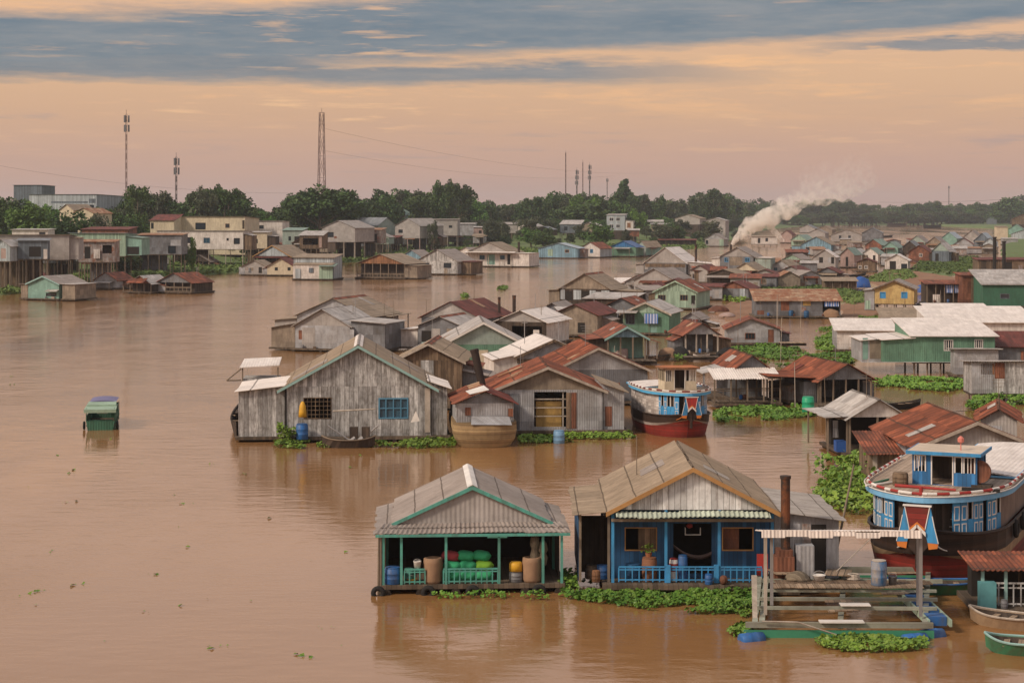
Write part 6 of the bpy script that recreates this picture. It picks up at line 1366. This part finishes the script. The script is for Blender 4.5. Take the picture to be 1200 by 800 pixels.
for i,(x,y) in enumerate([(905,318),(948,322),(982,306),(1042,312),(1075,300),(1098,303),(1056,296),(1028,300),(1125,300),(1140,298),(1158,297),(960,300),(935,306),(1110,296),(1090,291),(1120,285),(1005,291),(990,287),(1072,287),(1048,289),(898,338),(925,338),(950,336),(848,338),(832,332),(790,352),(770,360),(712,372),(690,388),(826,352),(746,345),(873,340),(1146,288),(1164,290)]):
    Yd=F*H/(y-HY); wm_=rf.uniform(3.5,6.5); rw=lambda z: HY+(H-z)*F/Yd; ze_h=rf.uniform(2.0,2.7); gab=rf.random()<.6
    house('small patched hut squeezed between larger floating houses of the village',x-wm_/2*F/Yd,x+wm_/2*F/Yd,y,rw(ze_h),rw(ze_h+rf.uniform(.7,1.2)) if gab else None,rf.uniform(4,7),rf.uniform(-35,12),rf.choice(('tin','dtin','rtin','brown','dbrown','tfibro','fibro')),rf.choice(('orust','rust','zinc','tan','mauve','maroon','rust')),mono=None if gab else rf.uniform(.2,.8),group='small huts squeezed into the floating village')
# ------------------------------------------------------------------ trees
TOP=[(-60,232),(0,232),(20,233),(60,238),(110,243),(145,240),(160,219),(178,227),(200,228),(215,240),(240,218),(275,221),(290,240),(330,243),(345,226),(375,220),(410,223),(420,236),(440,225),(455,227),(470,222),(500,225),(515,216),(540,217),(560,236),(600,237),(615,229),(640,225),(680,224),(700,227),(718,229),(733,224),(745,226),(780,229),(800,232),(830,222),(850,225),(870,233),(900,234),(910,241),(930,236),(990,232),(1025,241),(1040,239),(1080,236),(1130,237),(1160,237),(1175,232),(1200,231),(1260,231)]
def Yline(px): return lerp_tab([(-60,540),(300,620),(450,760),(600,930),(760,1050),(850,1250),(900,1980),(1260,2080)],px)
kinds=['round','round2','airy','tall','round','airy2','round1','tall2','round3','airy3']
def lab(px):
    if px<300: return 'broad dark tree in the wood behind the left bank houses','trees behind the left bank houses'
    if px<600: return 'leafy tree in the belt behind the middle bank houses','trees behind the middle bank houses'
    if px<880: return 'greyish green tree in the belt behind the river grass','trees behind the river grass'
    return 'hazy blue green tree on the distant far bank','hazy trees on the distant bank'
px=-40.0
while px<1245:
    Yb=Yline(px); pxm=F/Yb
    for row in range(3):
        x=px+rl.uniform(-6,6); Y=Yb*(1+.05*row)-row*0+rl.uniform(-10,10); top=lerp_tab(TOP,x)+rl.uniform(-1.5,5)+(3 if row!=1 else 0)
        zg=ground(xy(x,Y),Y); hh=max(7,zy(top,Y)-zg); k=rl.choice(kinds); w=hh*(.75 if 'tall' in k else 1.0)*rl.uniform(.8,1.15)
        w=max(w,24/pxm) if px<880 else max(w,30/pxm)*rl.uniform(.9,1.2)
        L,g=lab(x); tree(k,xy(x,Y),Y,w,hh*1.06,L,g)
    # lower growth in front of the belt
    for _ in range(2):
        x=px+rl.uniform(-8,8); Y=Yb*.93+rl.uniform(-15,10); hb=rl.uniform(5,9)*(1.4 if px>880 else 1)
        if Y>lerp_tab(SHW,xy(x,Y))+12: tree(rl.choice(['round','round2','round1']),xy(x,Y),Y,hb*1.5,hb,'low bushy tree at the foot of the bank wood','bushes at the foot of the bank wood',name='bush',cat='bush')
    if px>865:
        for _ in range(3):
            x=px+rl.uniform(-8,8); Y=Yb*.955+rl.uniform(-30,20); hb=rl.uniform(9,16); tree(rl.choice(['round','round2','round3']),xy(x,Y),Y,hb*2.0,hb,'low bushy growth along the distant hazy far bank','bushes along the distant far bank',name='bush',cat='bush')
    px+=15 if px<880 else 11
for k,x,top,bot,wpx,Y,lb in [
 ('round1',32,234,275,62,470,'bright green rounded tree in front of the pale blue factory'),('round3',82,244,284,66,480,'dark spreading tree beside the bright green rounded tree'),
 ('round',-6,231,276,50,490,'dark tree at the picture edge left of the bright tree'),('round2',112,250,280,40,490,'dull green tree in front of orange roofed house'),('round3',150,247,282,55,500,'dark low tree above the mint green stilt house'),
 ('airy',161,215,262,34,560,'tall airy twin crowned tree beside the guyed red mast'),('tall2',190,226,262,42,570,'pale topped tree beneath the shorter dark mast'),('airy2',240,215,262,40,600,'tall loose tree standing highest behind the cream warehouse'),('airy',268,218,262,44,610,'broad tall tree behind the cream warehouse end'),
 ('umbrella',375,216,258,84,640,'great dome shaped dark tree at the lattice tower'),('round3',350,224,262,50,650,'dark round tree joined to the great dome tree'),('round',405,222,262,50,660,'round tree on the lower side of the dome tree'),
 ('tall',514,212,262,34,800,'slim dark tree, first of tall trio above the wide grey shed'),('tall',526,211,262,32,810,'slim dark tree, middle of tall trio above the wide grey shed'),('airy3',541,212,262,34,800,'airy crowned tree ending the tall trio above the grey shed'),
 ('cone',732,211,258,62,1050,'pointed conical tree rising above the far tree belt'),('umbrella',680,236,270,68,860,'wide flat crowned umbrella tree over bank houses'),('airy',836,219,262,40,1150,'tall loose crowned tree near smoke'),('round1',748,243,275,28,850,'bright bushy tree beside the white villa'),
 ('airy2',508,256,286,20,640,'thin crowned tree standing before the wide grey shed'),('round2',575,256,284,26,690,'dusty bush tree at the pink house'),('round2',590,259,283,22,720,'second dusty bush tree beyond pink house'),('tall1',226,278,306,16,442,'feathery bamboo clump in front of the white house on pillars'),('round1',217,282,305,14,440,'low green shrub under the white house corner'),
 ('round',1185,231,262,50,1850,'dark round tree closing the far bank at picture edge'),('round2',640,256,278,30,800,'grey green bush between white gabled and brown bank houses')]:
    zg=ground(xy(x,Y),Y); tree(k,xy(x,Y),Y,wpx*Y/F*1.05,(zy(top,Y)-zg)*1.03,lb)

for x in range(556,865,11):
    for Yd in (rl.uniform(60,90),rl.uniform(90,160)):
        X=xy(x+rl.uniform(-5,5),720); Ys=lerp_tab(SHW,X); Y=Ys+Yd; X=xy(x+rl.uniform(-5,5),Y)
        if rl.random()<.3: continue
        hb=rl.uniform(3,6.5) if rl.random()<.75 else rl.uniform(7,11)
        tree(rl.choice(['round','round2','round1','airy2','round3']),X,Y,hb*rl.uniform(1.0,1.7),hb,'small bushy growth among the houses on the far grassy bank','bushes among the far bank houses',name='bush',cat='bush')
for x in range(100,560,16):
    Y=lerp_tab(SHW,xy(x,450))+rl.uniform(45,150); hb=rl.uniform(4,8)
    if rl.random()<.75: tree(rl.choice(['round','round2','round3','airy']),xy(x,Y),Y,hb*rl.uniform(.9,1.5),hb,'bushy growth between the crowded left bank houses','bushes between the left bank houses',name='bush',cat='bush')
# ------------------------------------------------------------------ masts, power lines, poles
def mast(label,x,top,Y,w0,w1,mat,legs=3,panel=0,r=.14,name='radio_mast',step=3.0):
    zg=ground(xy(x,Y),Y); hgt=zy(top,Y)-zg; e=thing(name,label,'mast',(xy(x,Y),Y,zg))
    P=[(math.cos(2*math.pi*k/legs+.6),math.sin(2*math.pi*k/legs+.6)) for k in range(legs)]
    for cx,cy in P: m=MB(); m.tube((cx*w0,cy*w0,0),(cx*w1,cy*w1,hgt),r,r*.8,5); m.build('leg',mat,e)
    n=max(4,int(hgt/step)); m=MB()
    for i in range(n):
        ta,tb=i/n,(i+1)/n; wa,wb=w0+(w1-w0)*ta,w0+(w1-w0)*tb
        for k in range(legs):
            a,b=P[k],P[(k+1)%legs]; m.tube((a[0]*wa,a[1]*wa,hgt*ta),(b[0]*wb,b[1]*wb,hgt*tb),r*.55,n=4); m.tube((b[0]*wa,b[1]*wa,hgt*ta),(a[0]*wb,a[1]*wb,hgt*tb),r*.55,n=4); m.tube((a[0]*wb,a[1]*wb,hgt*tb),(b[0]*wb,b[1]*wb,hgt*tb),r*.55,n=4)
    m.build('lattice_bracing',mat,e)
    for k in range(panel):
        for a in range(3):
            aa=a*2.09+.4*k; m=MB(); x_,y_=(w1+.55)*math.cos(aa),(w1+.55)*math.sin(aa); z=hgt-1.6-3.2*k; m.box(x_-.25,x_+.25,y_-.2,y_+.2,z-1.2,z+1.2); m.build('antenna_panel',GREYB,e)
    m=MB(); m.tube((0,0,hgt),(0,0,hgt+1.5),.07,n=5); m.build('tip_rod',mat,e)
    return e
DKM=plain('dark mast steel',(.10,.085,.085),.6)
mast('tall thin red mast with antennas, farthest along the left bank',148,134,640,.36,.3,MASTR,3,2,.06)
mast('shorter dark mast with antennas above the left bank trees',206.5,184,640,.36,.32,DKM,3,2,.08)
mast('wide red lattice tower rising above the dome tree',377,132,680,2.1,1.05,MASTR,4,0,.12,'lattice_tower',7.0)
mast('slim pole mast, tallest of the distant mast cluster',663,179,1150,.3,.25,MASTR,3,0,.11)
mast('thick antenna mast with lumpy panels in the distant cluster',676,199,1150,.38,.35,DKM,3,3,.13)
mast('plain red mast between two antenna masts far off',683,190,1150,.26,.22,MASTR,3,0,.09)
mast('dark antenna mast with panels at end of distant cluster',691,193,1150,.36,.32,DKM,3,3,.13)
mast('faint short mast beyond the distant cluster',711.5,209,1500,.3,.25,DKM,3,1,.12)
mast('faint lonely mast on the hazy far bank',1112,218,2150,.4,.35,DKM,3,1,.16)
WIREM=plain('dark cable',(.10,.08,.08),.7)
def wire(label,a,b,sag,r=.032):
    A=Vector((xy(a[0],a[2]),a[2],zy(a[1],a[2]))); B=Vector((xy(b[0],b[2]),b[2],zy(b[1],b[2]))); n=20; P=[]
    for i in range(n+1): t=i/n; v=A.lerp(B,t); v.z-=sag*4*t*(1-t); P.append(tuple(v))
    m=MB(); m.path(P,r,4); tag(m.build('power_line',WIREM),label,'cable')
wire('thin power line crossing the sky from the left edge to lattice tower',(-30,189,560),(377,226,690),3)
wire('upper thin power line running from lattice tower over the woods',(377,150,680),(760,203,1200),5,.034)
wire('lower thin power line running from lattice tower over the woods',(377,176,680),(720,206,1200),5,.034)
wire('faint power line over the distant right hand bank',(1030,237,2050),(1260,227,1900),3,.12)
wire('cable sagging over the water beside the red roofed house',(1079,482,108),(1240,452,140),.6,.02)
for x,y0,y1,wd in ((1165.5,279,321,4.4),(1176.5,284,321,4.4)):
    Y=F*H/(y1-HY); m=MB(); m.tube((0,0,-.5),(0,0,zy(y0,Y)),wd*Y/F/2,wd*Y/F/2*.9,10); m.tube((0,0,zy(y0,Y)),(0,0,zy(y0,Y)+.3),wd*Y/F/2*1.2,wd*Y/F/2*1.2,10); m.tube((0,0,zy(y0,Y)*.62),(0,0,zy(y0,Y)*.66),wd*Y/F/2*1.15,wd*Y/F/2*1.15,10)
    o=m.build('black_post',W['dark'],None,False,(xy(x,Y),Y,0)); tag(o,'thick black post, taller of the pair at the right bank' if y0<282 else 'thick black post, shorter of the pair at the right bank','post')
GPN='thin bamboo poles standing in the water'
for x,y0,y1 in ((911,352,402),(914.5,372,428),(932,424,480),(909.5,345,405),(1080,462,520),(938,352,384),(1039,290,318),(1031,295,319),(761,376,412),(719,405,446),(449,348,404),(462,352,404),(500,350,385),(291,425,462),(532,440,505),(548,455,500),(1000,350,384),(1077,335,360),(1102,340,366),(1166,318,345),(968,442,492),(1017,420,470),(890,352,384),(233,300,336),(49,295,330),(140,285,320),(110,300,333),(640,340,365),(1012,332,352),(1060,338,368),(822,396,424)):
    Y=F*H/(y1-HY); m=MB(); z=zy(y0,Y); r=max(.035,.5*Y/F*.55); m.tube((0,0,-.6),(rl.uniform(-.12,.12)*z*.3,0,z),r,r*.7,5); tag(m.build('bamboo_pole',POST if rl.random()<.6 else PALE,None,False,(xy(x,Y),Y,0)),'thin bare pole standing in the water among the floating houses','pole',GPN)
# clutter that floats or stands about
def at(px,py,z=0): X,Y,_=gp(px,py); return X,Y,z
for lb,px,py,mt,s in [('green plastic barrel below the white awning shack',947,487,GREENB,1.5),('blue barrel standing beside the grey plank house window',354,519,BLUEB,1.3),('blue drum floating under the tin house',655,519,plain('pale blue plastic',(.16,.30,.46),.5),1.2),('blue barrel beneath the long dark tin shed',945,374,W['dblue'],1.2),('second blue barrel beneath the long dark tin shed end',927,373,W['dblue'],1.1),('pale basin barrel at the pale teal porch',731,424,W['pink'],1.4),('blue barrel by the cliff of brown plank shed',1092,356,BLUEB,2.0),('blue drum near the mint green teal hut',37,351,BLUEB,1.6)]:
    drum(lb,*at(px,py,.25 if 'float' not in lb else -.1),.3*s,.75*s,mt)
m=MB(); m.lathe([(.05,1.0),(.12,.92),(.2,.7),(.24,.35),(.27,.0)][::-1],10); tag(m.build('rain_cape',YELB,None,True,(xy(354.5,120.7),120.75,1.75)),'yellow rain cape hung beside the barred window of grey house','cloth')
m=MB(); m.prism_y([(-.3,0),(.3,.1),(.05,.75)],0,.03); tag(m.build('white_rag',WHITEB,None,False,(xy(486.5,120.7),120.7,1.4)),'white rag pinned to grey wall beside blue window','cloth')
m=MB(); m.tube((0,-.06,0),(2.75,-.06,.14),.06,.05,6); tag(m.build('wall_rail',PALE,None,False,(xy(390,121),121.05,2.1)),'long pale pole fixed across the grey plank wall','pole')
# satellite dish of the tin shed
e=thing('satellite_dish','white round dish leaning at the grey tin shed window','dish',at(888,403,0)); m=MB(); m.lathe([(.02,0),(.35,.05),(.62,.2),(.64,.21),(.35,.08),(.02,.03)],18); o=m.build('dish_bowl',WHITEB,e,True); o.rotation_euler=(R(75),0,0); o.location=(0,-.2,2.0); m=MB(); m.tube((0,0,-.3),(0,0,2.0),.05); m.build('dish_pole',STEEL,e)
bpy.context.view_layer.update()
rc=random.Random(11)
for he,w_,Y0,r_ in CLUT:
    for _ in range(rc.choice((0,1,2,3))):
        x=rc.uniform(-w_/2+.2,w_/2-.2); P=he.matrix_world@Vector((x,-.28,.346)); s=rc.uniform(.5,.9); k=rc.random()
        if k<.3: drum('small blue tub standing on a floating house deck edge',*P,.22*s,.55*s,BLUEB,group='blue tubs on house decks')
        elif k<.5: drum('small grey drum standing on a floating house deck edge',*P,.25*s,.6*s,GREYB,group='grey drums on house decks')
        elif k<.75: m=MB(); m.lathe([(.02,0),(.16*s,.02),(.24*s,.22*s),(.2*s,.42*s),(.1*s,.5*s)],9); tag(m.build('water_jar',W['rustw'],None,True,tuple(P)),'squat brown jar standing on a floating house deck edge','jar','brown jars on house decks')
        else: m=MB(); m.box(-.3*s,.3*s,-.15,.15,0,.08); m.box(-.3*s,-.26*s,-.15,.15,.08,.4*s); m.box(.26*s,.3*s,-.15,.15,.08,.4*s); m.box(-.26*s,.26*s,.12,.15,.08,.4*s); m.box(-.26*s,.26*s,-.15,-.12,.08,.4*s); tag(m.build('wooden_crate',PALE if rc.random()<.5 else W['brown'],None,False,tuple(P)),'open wooden crate standing on a floating house deck edge','crate','crates on house decks')
# covered cargo and tarps
def heap(name,label,cat,px,py,rx,ry,rz,mat,z=.2):
    m=MB(); n=16; k=6; P=[]; Fz=[]
    for j in range(k+1):
        v=j/k*math.pi/2
        for i in range(n):
            a=2*math.pi*i/n; q=1+.16*mnoise.noise(Vector((math.cos(a)*2,math.sin(a)*2,v*2+px))); P.append((rx*math.cos(v)*math.cos(a)*q,ry*math.cos(v)*math.sin(a)*q,rz*math.sin(v)*q))
    for j in range(k):
        for i in range(n): Fz.append((j*n+i,j*n+(i+1)%n,(j+1)*n+(i+1)%n,(j+1)*n+i))
    m.add(P,Fz); return tag(m.build(name,mat,None,True,at(px,py,z)),label,cat)
heap('tarp_bundle','big blue tarpaulin bundle on the cream roofed boat shed end','tarp',1009,338,1.9,1.4,2.1,TARPB)
heap('tarp_bundle','small blue tarpaulin heap behind yellow stilt house','tarp',1081,344,1.4,1.2,1.5,TARPB)
heap('cargo_heap','pale cargo heap under the long dark tin shed end','heap',974,373,1.3,.8,1.1,CARD)
heap('cargo_heap','pinkish bundle heap at pale teal porch','heap',725,423,.9,.6,1.2,W['pink'])
heap('sack_heap','pale sacks heaped on the raft below porch hut','heap',783,420,1.1,.7,.9,CARD)
heap('rubber_heap','dark heap of tyres beside the square porch hut','heap',797,420,1.0,.8,1.0,BLACK)
heap('rubber_heap','dark heap of tyres on other side of porch hut','heap',853,420,1.3,.8,.9,BLACK)
heap('scrap_heap','rusty scrap heap on muddy shore beside mint house','heap',842,366,1.6,1.2,.8,W['rustw'])
heap('scrap_heap','pale rubble heap on mud near tin shed','heap',852,372,1.2,1,.5,W['pink'])
heap('scrap_heap','grey bundle heap by the yellow stilt house pier','heap',1082,364,1.6,1,1.1,W['dtin'])
for lb,a_,b_,bs,hh in (('raft of planks before the square porch hut',802,845,424,.5),('narrow plank jetty beside the grey tin shed',915,945,408,.6),('plank raft below the pale teal porch house',700,770,428,.45),('plank jetty in front of white awning shack',836,905,477,.45),('low plank landing on the mud below yellow house',1085,1130,362,.8),('grey raft under the open pole shed',960,1000,481,.4),('wet raft with poles before tall green house',640,700,440,.4)):
    X0,Y,_=gp(a_,bs); X1=xy(b_,Y); e=thing('plank_raft',lb,'raft',((X0+X1)/2,Y,0)); m=MB(); w_=(X1-X0)/2
    k=int(w_*2/.25)
    for i in range(k): x=-w_+i*.25; m.box(x,x+.22,-.2+rl.uniform(-.1,.1),1.6+rl.uniform(-.2,.2),hh-.05,hh+rl.uniform(-.005,.02))
    m.build('raft_planks',PLANKS if rl.random()<.5 else DECK,e)
    for y in (0,1.4): m=MB(); m.tube((-w_,y,hh-.2),(w_,y,hh-.2),.13,n=6); m.build('raft_log',LOG,e)
e=thing('dock_clutter','twin outboard shafts leaning on the sampan by the grey house','engine',(xy(408,119),119,.3)); 
for x0,x1 in ((-1.3,.2),(1.9,.7)): m=MB(); m.tube((x0,0,1.1),(x1,0,.1),.05); m.tube((x1-.15,0,.05),(x1+.25,0,.35),.16); m.build('outboard_shaft',STEEL,e)
for x_ in (.35,1.1): m=MB(); m.box(x_-.25,x_+.25,-.1,.4,0,1.0); m.build('engine_block',W['dbrown'],e)

# ------------------------------------------------------------------ smoke
SY=480.0; s_=SY/F
path=[(857,289,1.5),(859,286,3),(862,282,4.5),(867,277,6),(873,272,8),(880,267,9.5),(888,262,11),(896,257,12.5),(904,251,13.5),(913,246,14),(922,241,14),(931,236,14.5),(940,231,15),(949,227,16),(958,222,18),(968,217,20),(979,211,22),(991,204,24),(1003,197,25)]
e0=(xy(857,SY),zy(289,SY)); bm=MB()
def blob(x,y,z,r,seed):
    n=10; k=7; P=[]; Fz=[]
    for j in range(k+1):
        v=-math.pi/2+math.pi*j/k
        for i in range(n):
            a=2*math.pi*i/n; d=Vector((math.cos(v)*math.cos(a),math.cos(v)*math.sin(a),math.sin(v))); q=r*(1+.2*mnoise.noise(d*1.5+Vector((seed,0,0)))); P.append((x+d.x*q,y+d.y*q,z+d.z*q))
    for j in range(k):
        for i in range(n): Fz.append((j*n+i,j*n+(i+1)%n,(j+1)*n+(i+1)%n,(j+1)*n+i))
    bm.add(P,Fz)
for i,((xa,ya,ra),(xb,yb,rb)) in enumerate(zip(path,path[1:])):
    for k in range(5):
        t=k/5; x=xa+(xb-xa)*t; y=ya+(yb-ya)*t; r=(ra+(rb-ra)*t); 
        blob((x-857)*s_+rl.gauss(0,.33)*r*s_, rl.gauss(0,.4)*r*s_, (289-y)*s_+rl.gauss(0,.33)*r*s_, r*s_*rl.uniform(.5,.85), i*3.1+k)
for x,y,r in ((903,266,5),(908,272,4.5),(913,277,4),(917,282,3),(897,262,6)): blob((x-857)*s_,0,(289-y)*s_,r*s_,x)
m=bpy.data.materials.new('drifting smoke'); nt=NT(m); nt.n.remove(nt.n['Principled BSDF']); pv=nt.new('ShaderNodeVolumePrincipled'); pv.inputs['Color'].default_value=(1,.97,.93,1); pv.inputs['Anisotropy'].default_value=.1
tc=nt.new('ShaderNodeTexCoord').outputs['Object']; sp=nt.new('ShaderNodeSeparateXYZ'); nt.put(sp.inputs[0],tc)
cr=nt.new('ShaderNodeValToRGB'); nt.put(cr.inputs[0],nt.math('DIVIDE',sp.outputs[2],24.0)); el=cr.color_ramp.elements
el[0].position=0; el[0].color=(1,)*4; el[1].position=1; el[1].color=(.004,)*3+(1,)
for p,v in ((.06,.6),(.2,.36),(.38,.2),(.48,.11),(.58,.05),(.78,.022)): q_=el.new(p); q_.color=(v,v,v,1)
hz_=nt.math('DIVIDE',sp.outputs[2],24.0); nz=nt.math('MULTIPLY',nt.math('SUBTRACT',nt.noise(tc,.6,8,.7),nt.math('ADD',.40,nt.math('MULTIPLY',hz_,.09))),11.0); nz=nt.math('MINIMUM',nt.math('MAXIMUM',nz,0.0),2.4)
nt.put(pv.inputs['Density'],nt.math('MULTIPLY',nt.math('MULTIPLY',cr.outputs[0],nz),2.4)); nt.l.new(pv.outputs[0],nt.n['Material Output'].inputs['Volume'])
o=bm.build('smoke',m,None,False,(e0[0],SY,e0[1])); md=o.modifiers.new('puffs','REMESH'); md.mode='VOXEL'; md.voxel_size=.45
tag(o,'pale smoke plume drifting up over the distant floating houses','smoke',kind='stuff')

# ------------------------------------------------------------------ air
m=bpy.data.materials.new('river haze'); nt=NT(m); nt.n.remove(nt.n['Principled BSDF']); pv=nt.new('ShaderNodeVolumePrincipled'); pv.inputs['Color'].default_value=(.74,.82,.94,1); pv.inputs['Density'].default_value=.00011; pv.inputs['Anisotropy'].default_value=.2
nt.l.new(pv.outputs[0],nt.n['Material Output'].inputs['Volume'])
mb=MB(); mb.box(-3000,3000,-100,5600,-2.0,66); o=mb.build('haze',m); o['kind']='stuff'; tag(o,'thin evening haze lying over the river','haze')

# ------------------------------------------------------------------ sky, sun, camera
SUN_EL,SUN_AZ=38.0,238.0     # degrees; azimuth clockwise from +Y
w=bpy.data.worlds.new('World'); SC.world=w; w.use_nodes=True; nt=NT(w); bg=nt.n['Background']; bg.inputs['Strength'].default_value=.1
sky=nt.new('ShaderNodeTexSky'); sky.sky_type='NISHITA'; sky.sun_disc=False; sky.sun_elevation=R(SUN_EL); sky.sun_rotation=R(SUN_AZ); sky.dust_density=3
d=nt.new('ShaderNodeTexCoord').outputs['Generated']; d=nt.vmath('NORMALIZE',d); sp=nt.new('ShaderNodeSeparateXYZ'); nt.put(sp.inputs[0],d); X_,Y_,Z_=sp.outputs
cr=nt.new('ShaderNodeValToRGB'); nt.put(cr.inputs[0],nt.math('MULTIPLY',nt.math('MAXIMUM',Z_,0.0),1.0)); el=cr.color_ramp.elements
stops=[(0,(.615,.37,.315)),(.012,(.63,.385,.315)),(.032,(.67,.41,.30)),(.05,(.73,.44,.275)),(.072,(.80,.485,.28)),(.105,(.82,.49,.29)),(.16,(1.0,.71,.57)),(.30,(.90,.74,.66)),(.6,(.47,.45,.45)),(1,(.46,.46,.48))]
el[0].position=0; el[0].color=(*stops[0][1],1); el[1].position=1; el[1].color=(*stops[-1][1],1)
for p,c in stops[1:-1]: q_=el.new(p); q_.color=(*c,1)
base=cr.outputs[0]
# long flat cloud banks
cv=nt.comb(nt.math('MULTIPLY',X_,15.0),nt.math('MULTIPLY',Y_,1.5),nt.math('MULTIPLY',Z_,130.0))
nA=nt.noise(cv,1.0,8,.62); cw=nt.comb(nt.math('MULTIPLY',X_,6.0),nt.math('MULTIPLY',Y_,1.0),nt.math('MULTIPLY',Z_,45.0)); nB=nt.noise(cw,1.0,6,.55)
nF=nt.noise(nt.comb(nt.math('MULTIPLY',X_,60.0),Y_,nt.math('MULTIPLY',Z_,420.0)),1.0,6,.6)
zz=nt.math('ADD',Z_,nt.math('MULTIPLY',nt.math('SUBTRACT',nA,.5),.014)); zz=nt.math('ADD',zz,nt.math('MULTIPLY',nt.math('SUBTRACT',nB,.5),.014)); zz=nt.math('ADD',zz,nt.math('MULTIPLY',nt.math('SUBTRACT',nF,.5),.005))
ze_=nt.math('ADD',zz,nt.math('MULTIPLY',X_,-.040))
zu_=nt.math('ADD',zz,nt.math('MULTIPLY',X_,-.070))
up=nt.math('MULTIPLY',nt.rng(ze_,.0805,.0875),nt.rng(zu_,.1125,.121,1,0))
lo=nt.math('MULTIPLY',nt.math('MULTIPLY',nt.rng(zz,.065,.071),nt.rng(zz,.0765,.081,1,0)),nt.rng(X_,.03,.15,1,.0))
lft=nt.math('MULTIPLY',nt.math('MULTIPLY',nt.rng(zz,.069,.073),nt.rng(zz,.095,.099,1,0)),nt.rng(X_,-.12,-.05,1,.0))
wsp=nt.math('MULTIPLY',nt.math('MULTIPLY',nt.rng(zz,.081,.083),nt.rng(zz,.086,.089,1,0)),nt.rng(X_,.14,.2,.0,.8))
mask=nt.math('MAXIMUM',nt.math('MAXIMUM',nt.math('MULTIPLY',up,.95),nt.math('MULTIPLY',lft,.9)),nt.math('MAXIMUM',nt.math('MULTIPLY',lo,.85),wsp))
tex=nt.mix(nt.rng(nA,.35,.7),(.125,.195,.26),(.24,.275,.31)); tex=nt.mix(nt.rng(nF,.5,.75,0,.35),tex,(.36,.33,.31))
front=nt.rng(Y_,0,.3); mask=nt.math('MULTIPLY',mask,front)
glow=nt.math('MULTIPLY',nt.rng(nA,.52,.68),nt.math('MULTIPLY',nt.rng(Z_,.045,.062),nt.rng(Z_,.11,.13,1,0)))
base=nt.mix(nt.math('MULTIPLY',glow,.85),base,(1.0,.56,.27))
strk=nt.math('MULTIPLY',nt.rng(nB,.54,.66),nt.rng(Z_,.01,.06,.25,.0)); base=nt.mix(strk,base,(.48,.32,.29))
hi=nt.math('MULTIPLY',nt.rng(nt.noise(nt.vmath('MULTIPLY',d,(2,2,5)),1.0,5,.6),.42,.62),nt.rng(Z_,.14,.35,0,.6)); base=nt.mix(hi,base,(.62,.62,.66))
nS=nt.noise(nt.comb(nt.math('MULTIPLY',X_,22.0),Y_,nt.math('MULTIPLY',Z_,260.0)),1.0,6,.6); nL=nt.noise(nt.comb(nt.math('MULTIPLY',X_,5.0),Y_,nt.math('MULTIPLY',Z_,40.0)),1.0,3,.5)
wis=nt.math('MULTIPLY',nt.math('MULTIPLY',nt.rng(nS,.54,.68),nt.rng(nL,.45,.6)),nt.math('MULTIPLY',nt.rng(Z_,.025,.045),nt.rng(Z_,.075,.09,1,0)))
base=nt.mix(nt.math('MULTIPLY',wis,.75),base,(1.0,.60,.32))
wis2=nt.math('MULTIPLY',nt.math('MULTIPLY',nt.rng(nS,.34,.46,1,0),nt.rng(nL,.40,.52,1,0)),nt.math('MULTIPLY',nt.rng(Z_,.008,.025),nt.rng(Z_,.05,.062,1,0)))
base=nt.mix(nt.math('MULTIPLY',wis2,.45),base,(.42,.32,.33))
mask=nt.math('MULTIPLY',mask,nt.math('SUBTRACT',1.0,nt.math('MULTIPLY',nt.math('MULTIPLY',nt.rng(nS,.54,.68),nt.rng(nL,.5,.62)),.8)))
col=nt.mix(mask,base,tex)
ten=nt.vmath('MULTIPLY',col,(10,10,10))
nt.put(bg.inputs['Color'],nt.mix(.86,sky.outputs[0],ten))
sl=bpy.data.lights.new('sun','SUN'); sl.energy=3.0; sl.angle=R(10); sl.color=(1,.83,.66); so=bpy.data.objects.new('sun',sl); COL.objects.link(so)
el_,az=R(SUN_EL),R(SUN_AZ); dv=Vector((math.sin(az)*math.cos(el_),math.cos(az)*math.cos(el_),math.sin(el_))); so.rotation_euler=dv.to_track_quat('Z','Y').to_euler(); so.location=dv*50+Vector((0,0,20))
cam=bpy.data.cameras.new('camera'); co=bpy.data.objects.new('camera',cam); COL.objects.link(co); co.location=(0,0,H); co.rotation_euler=(R(90),0,0)
cam.sensor_width=36; cam.lens=36*F/1200; cam.shift_y=-(400-HY)/1200; cam.clip_start=.5; cam.clip_end=12000; SC.camera=co
vs=SC.view_settings; SC.display_settings.display_device='sRGB'; vs.view_transform='Standard'; vs.look='None'; vs.exposure=0; vs.gamma=1; vs.use_curve_mapping=False
cy=SC.cycles; cy.use_denoising=True; cy.max_bounces=6; cy.diffuse_bounces=3; cy.glossy_bounces=3; cy.transmission_bounces=2; cy.volume_bounces=5; cy.transparent_max_bounces=6; cy.volume_step_rate=1.0; cy.volume_max_steps=256
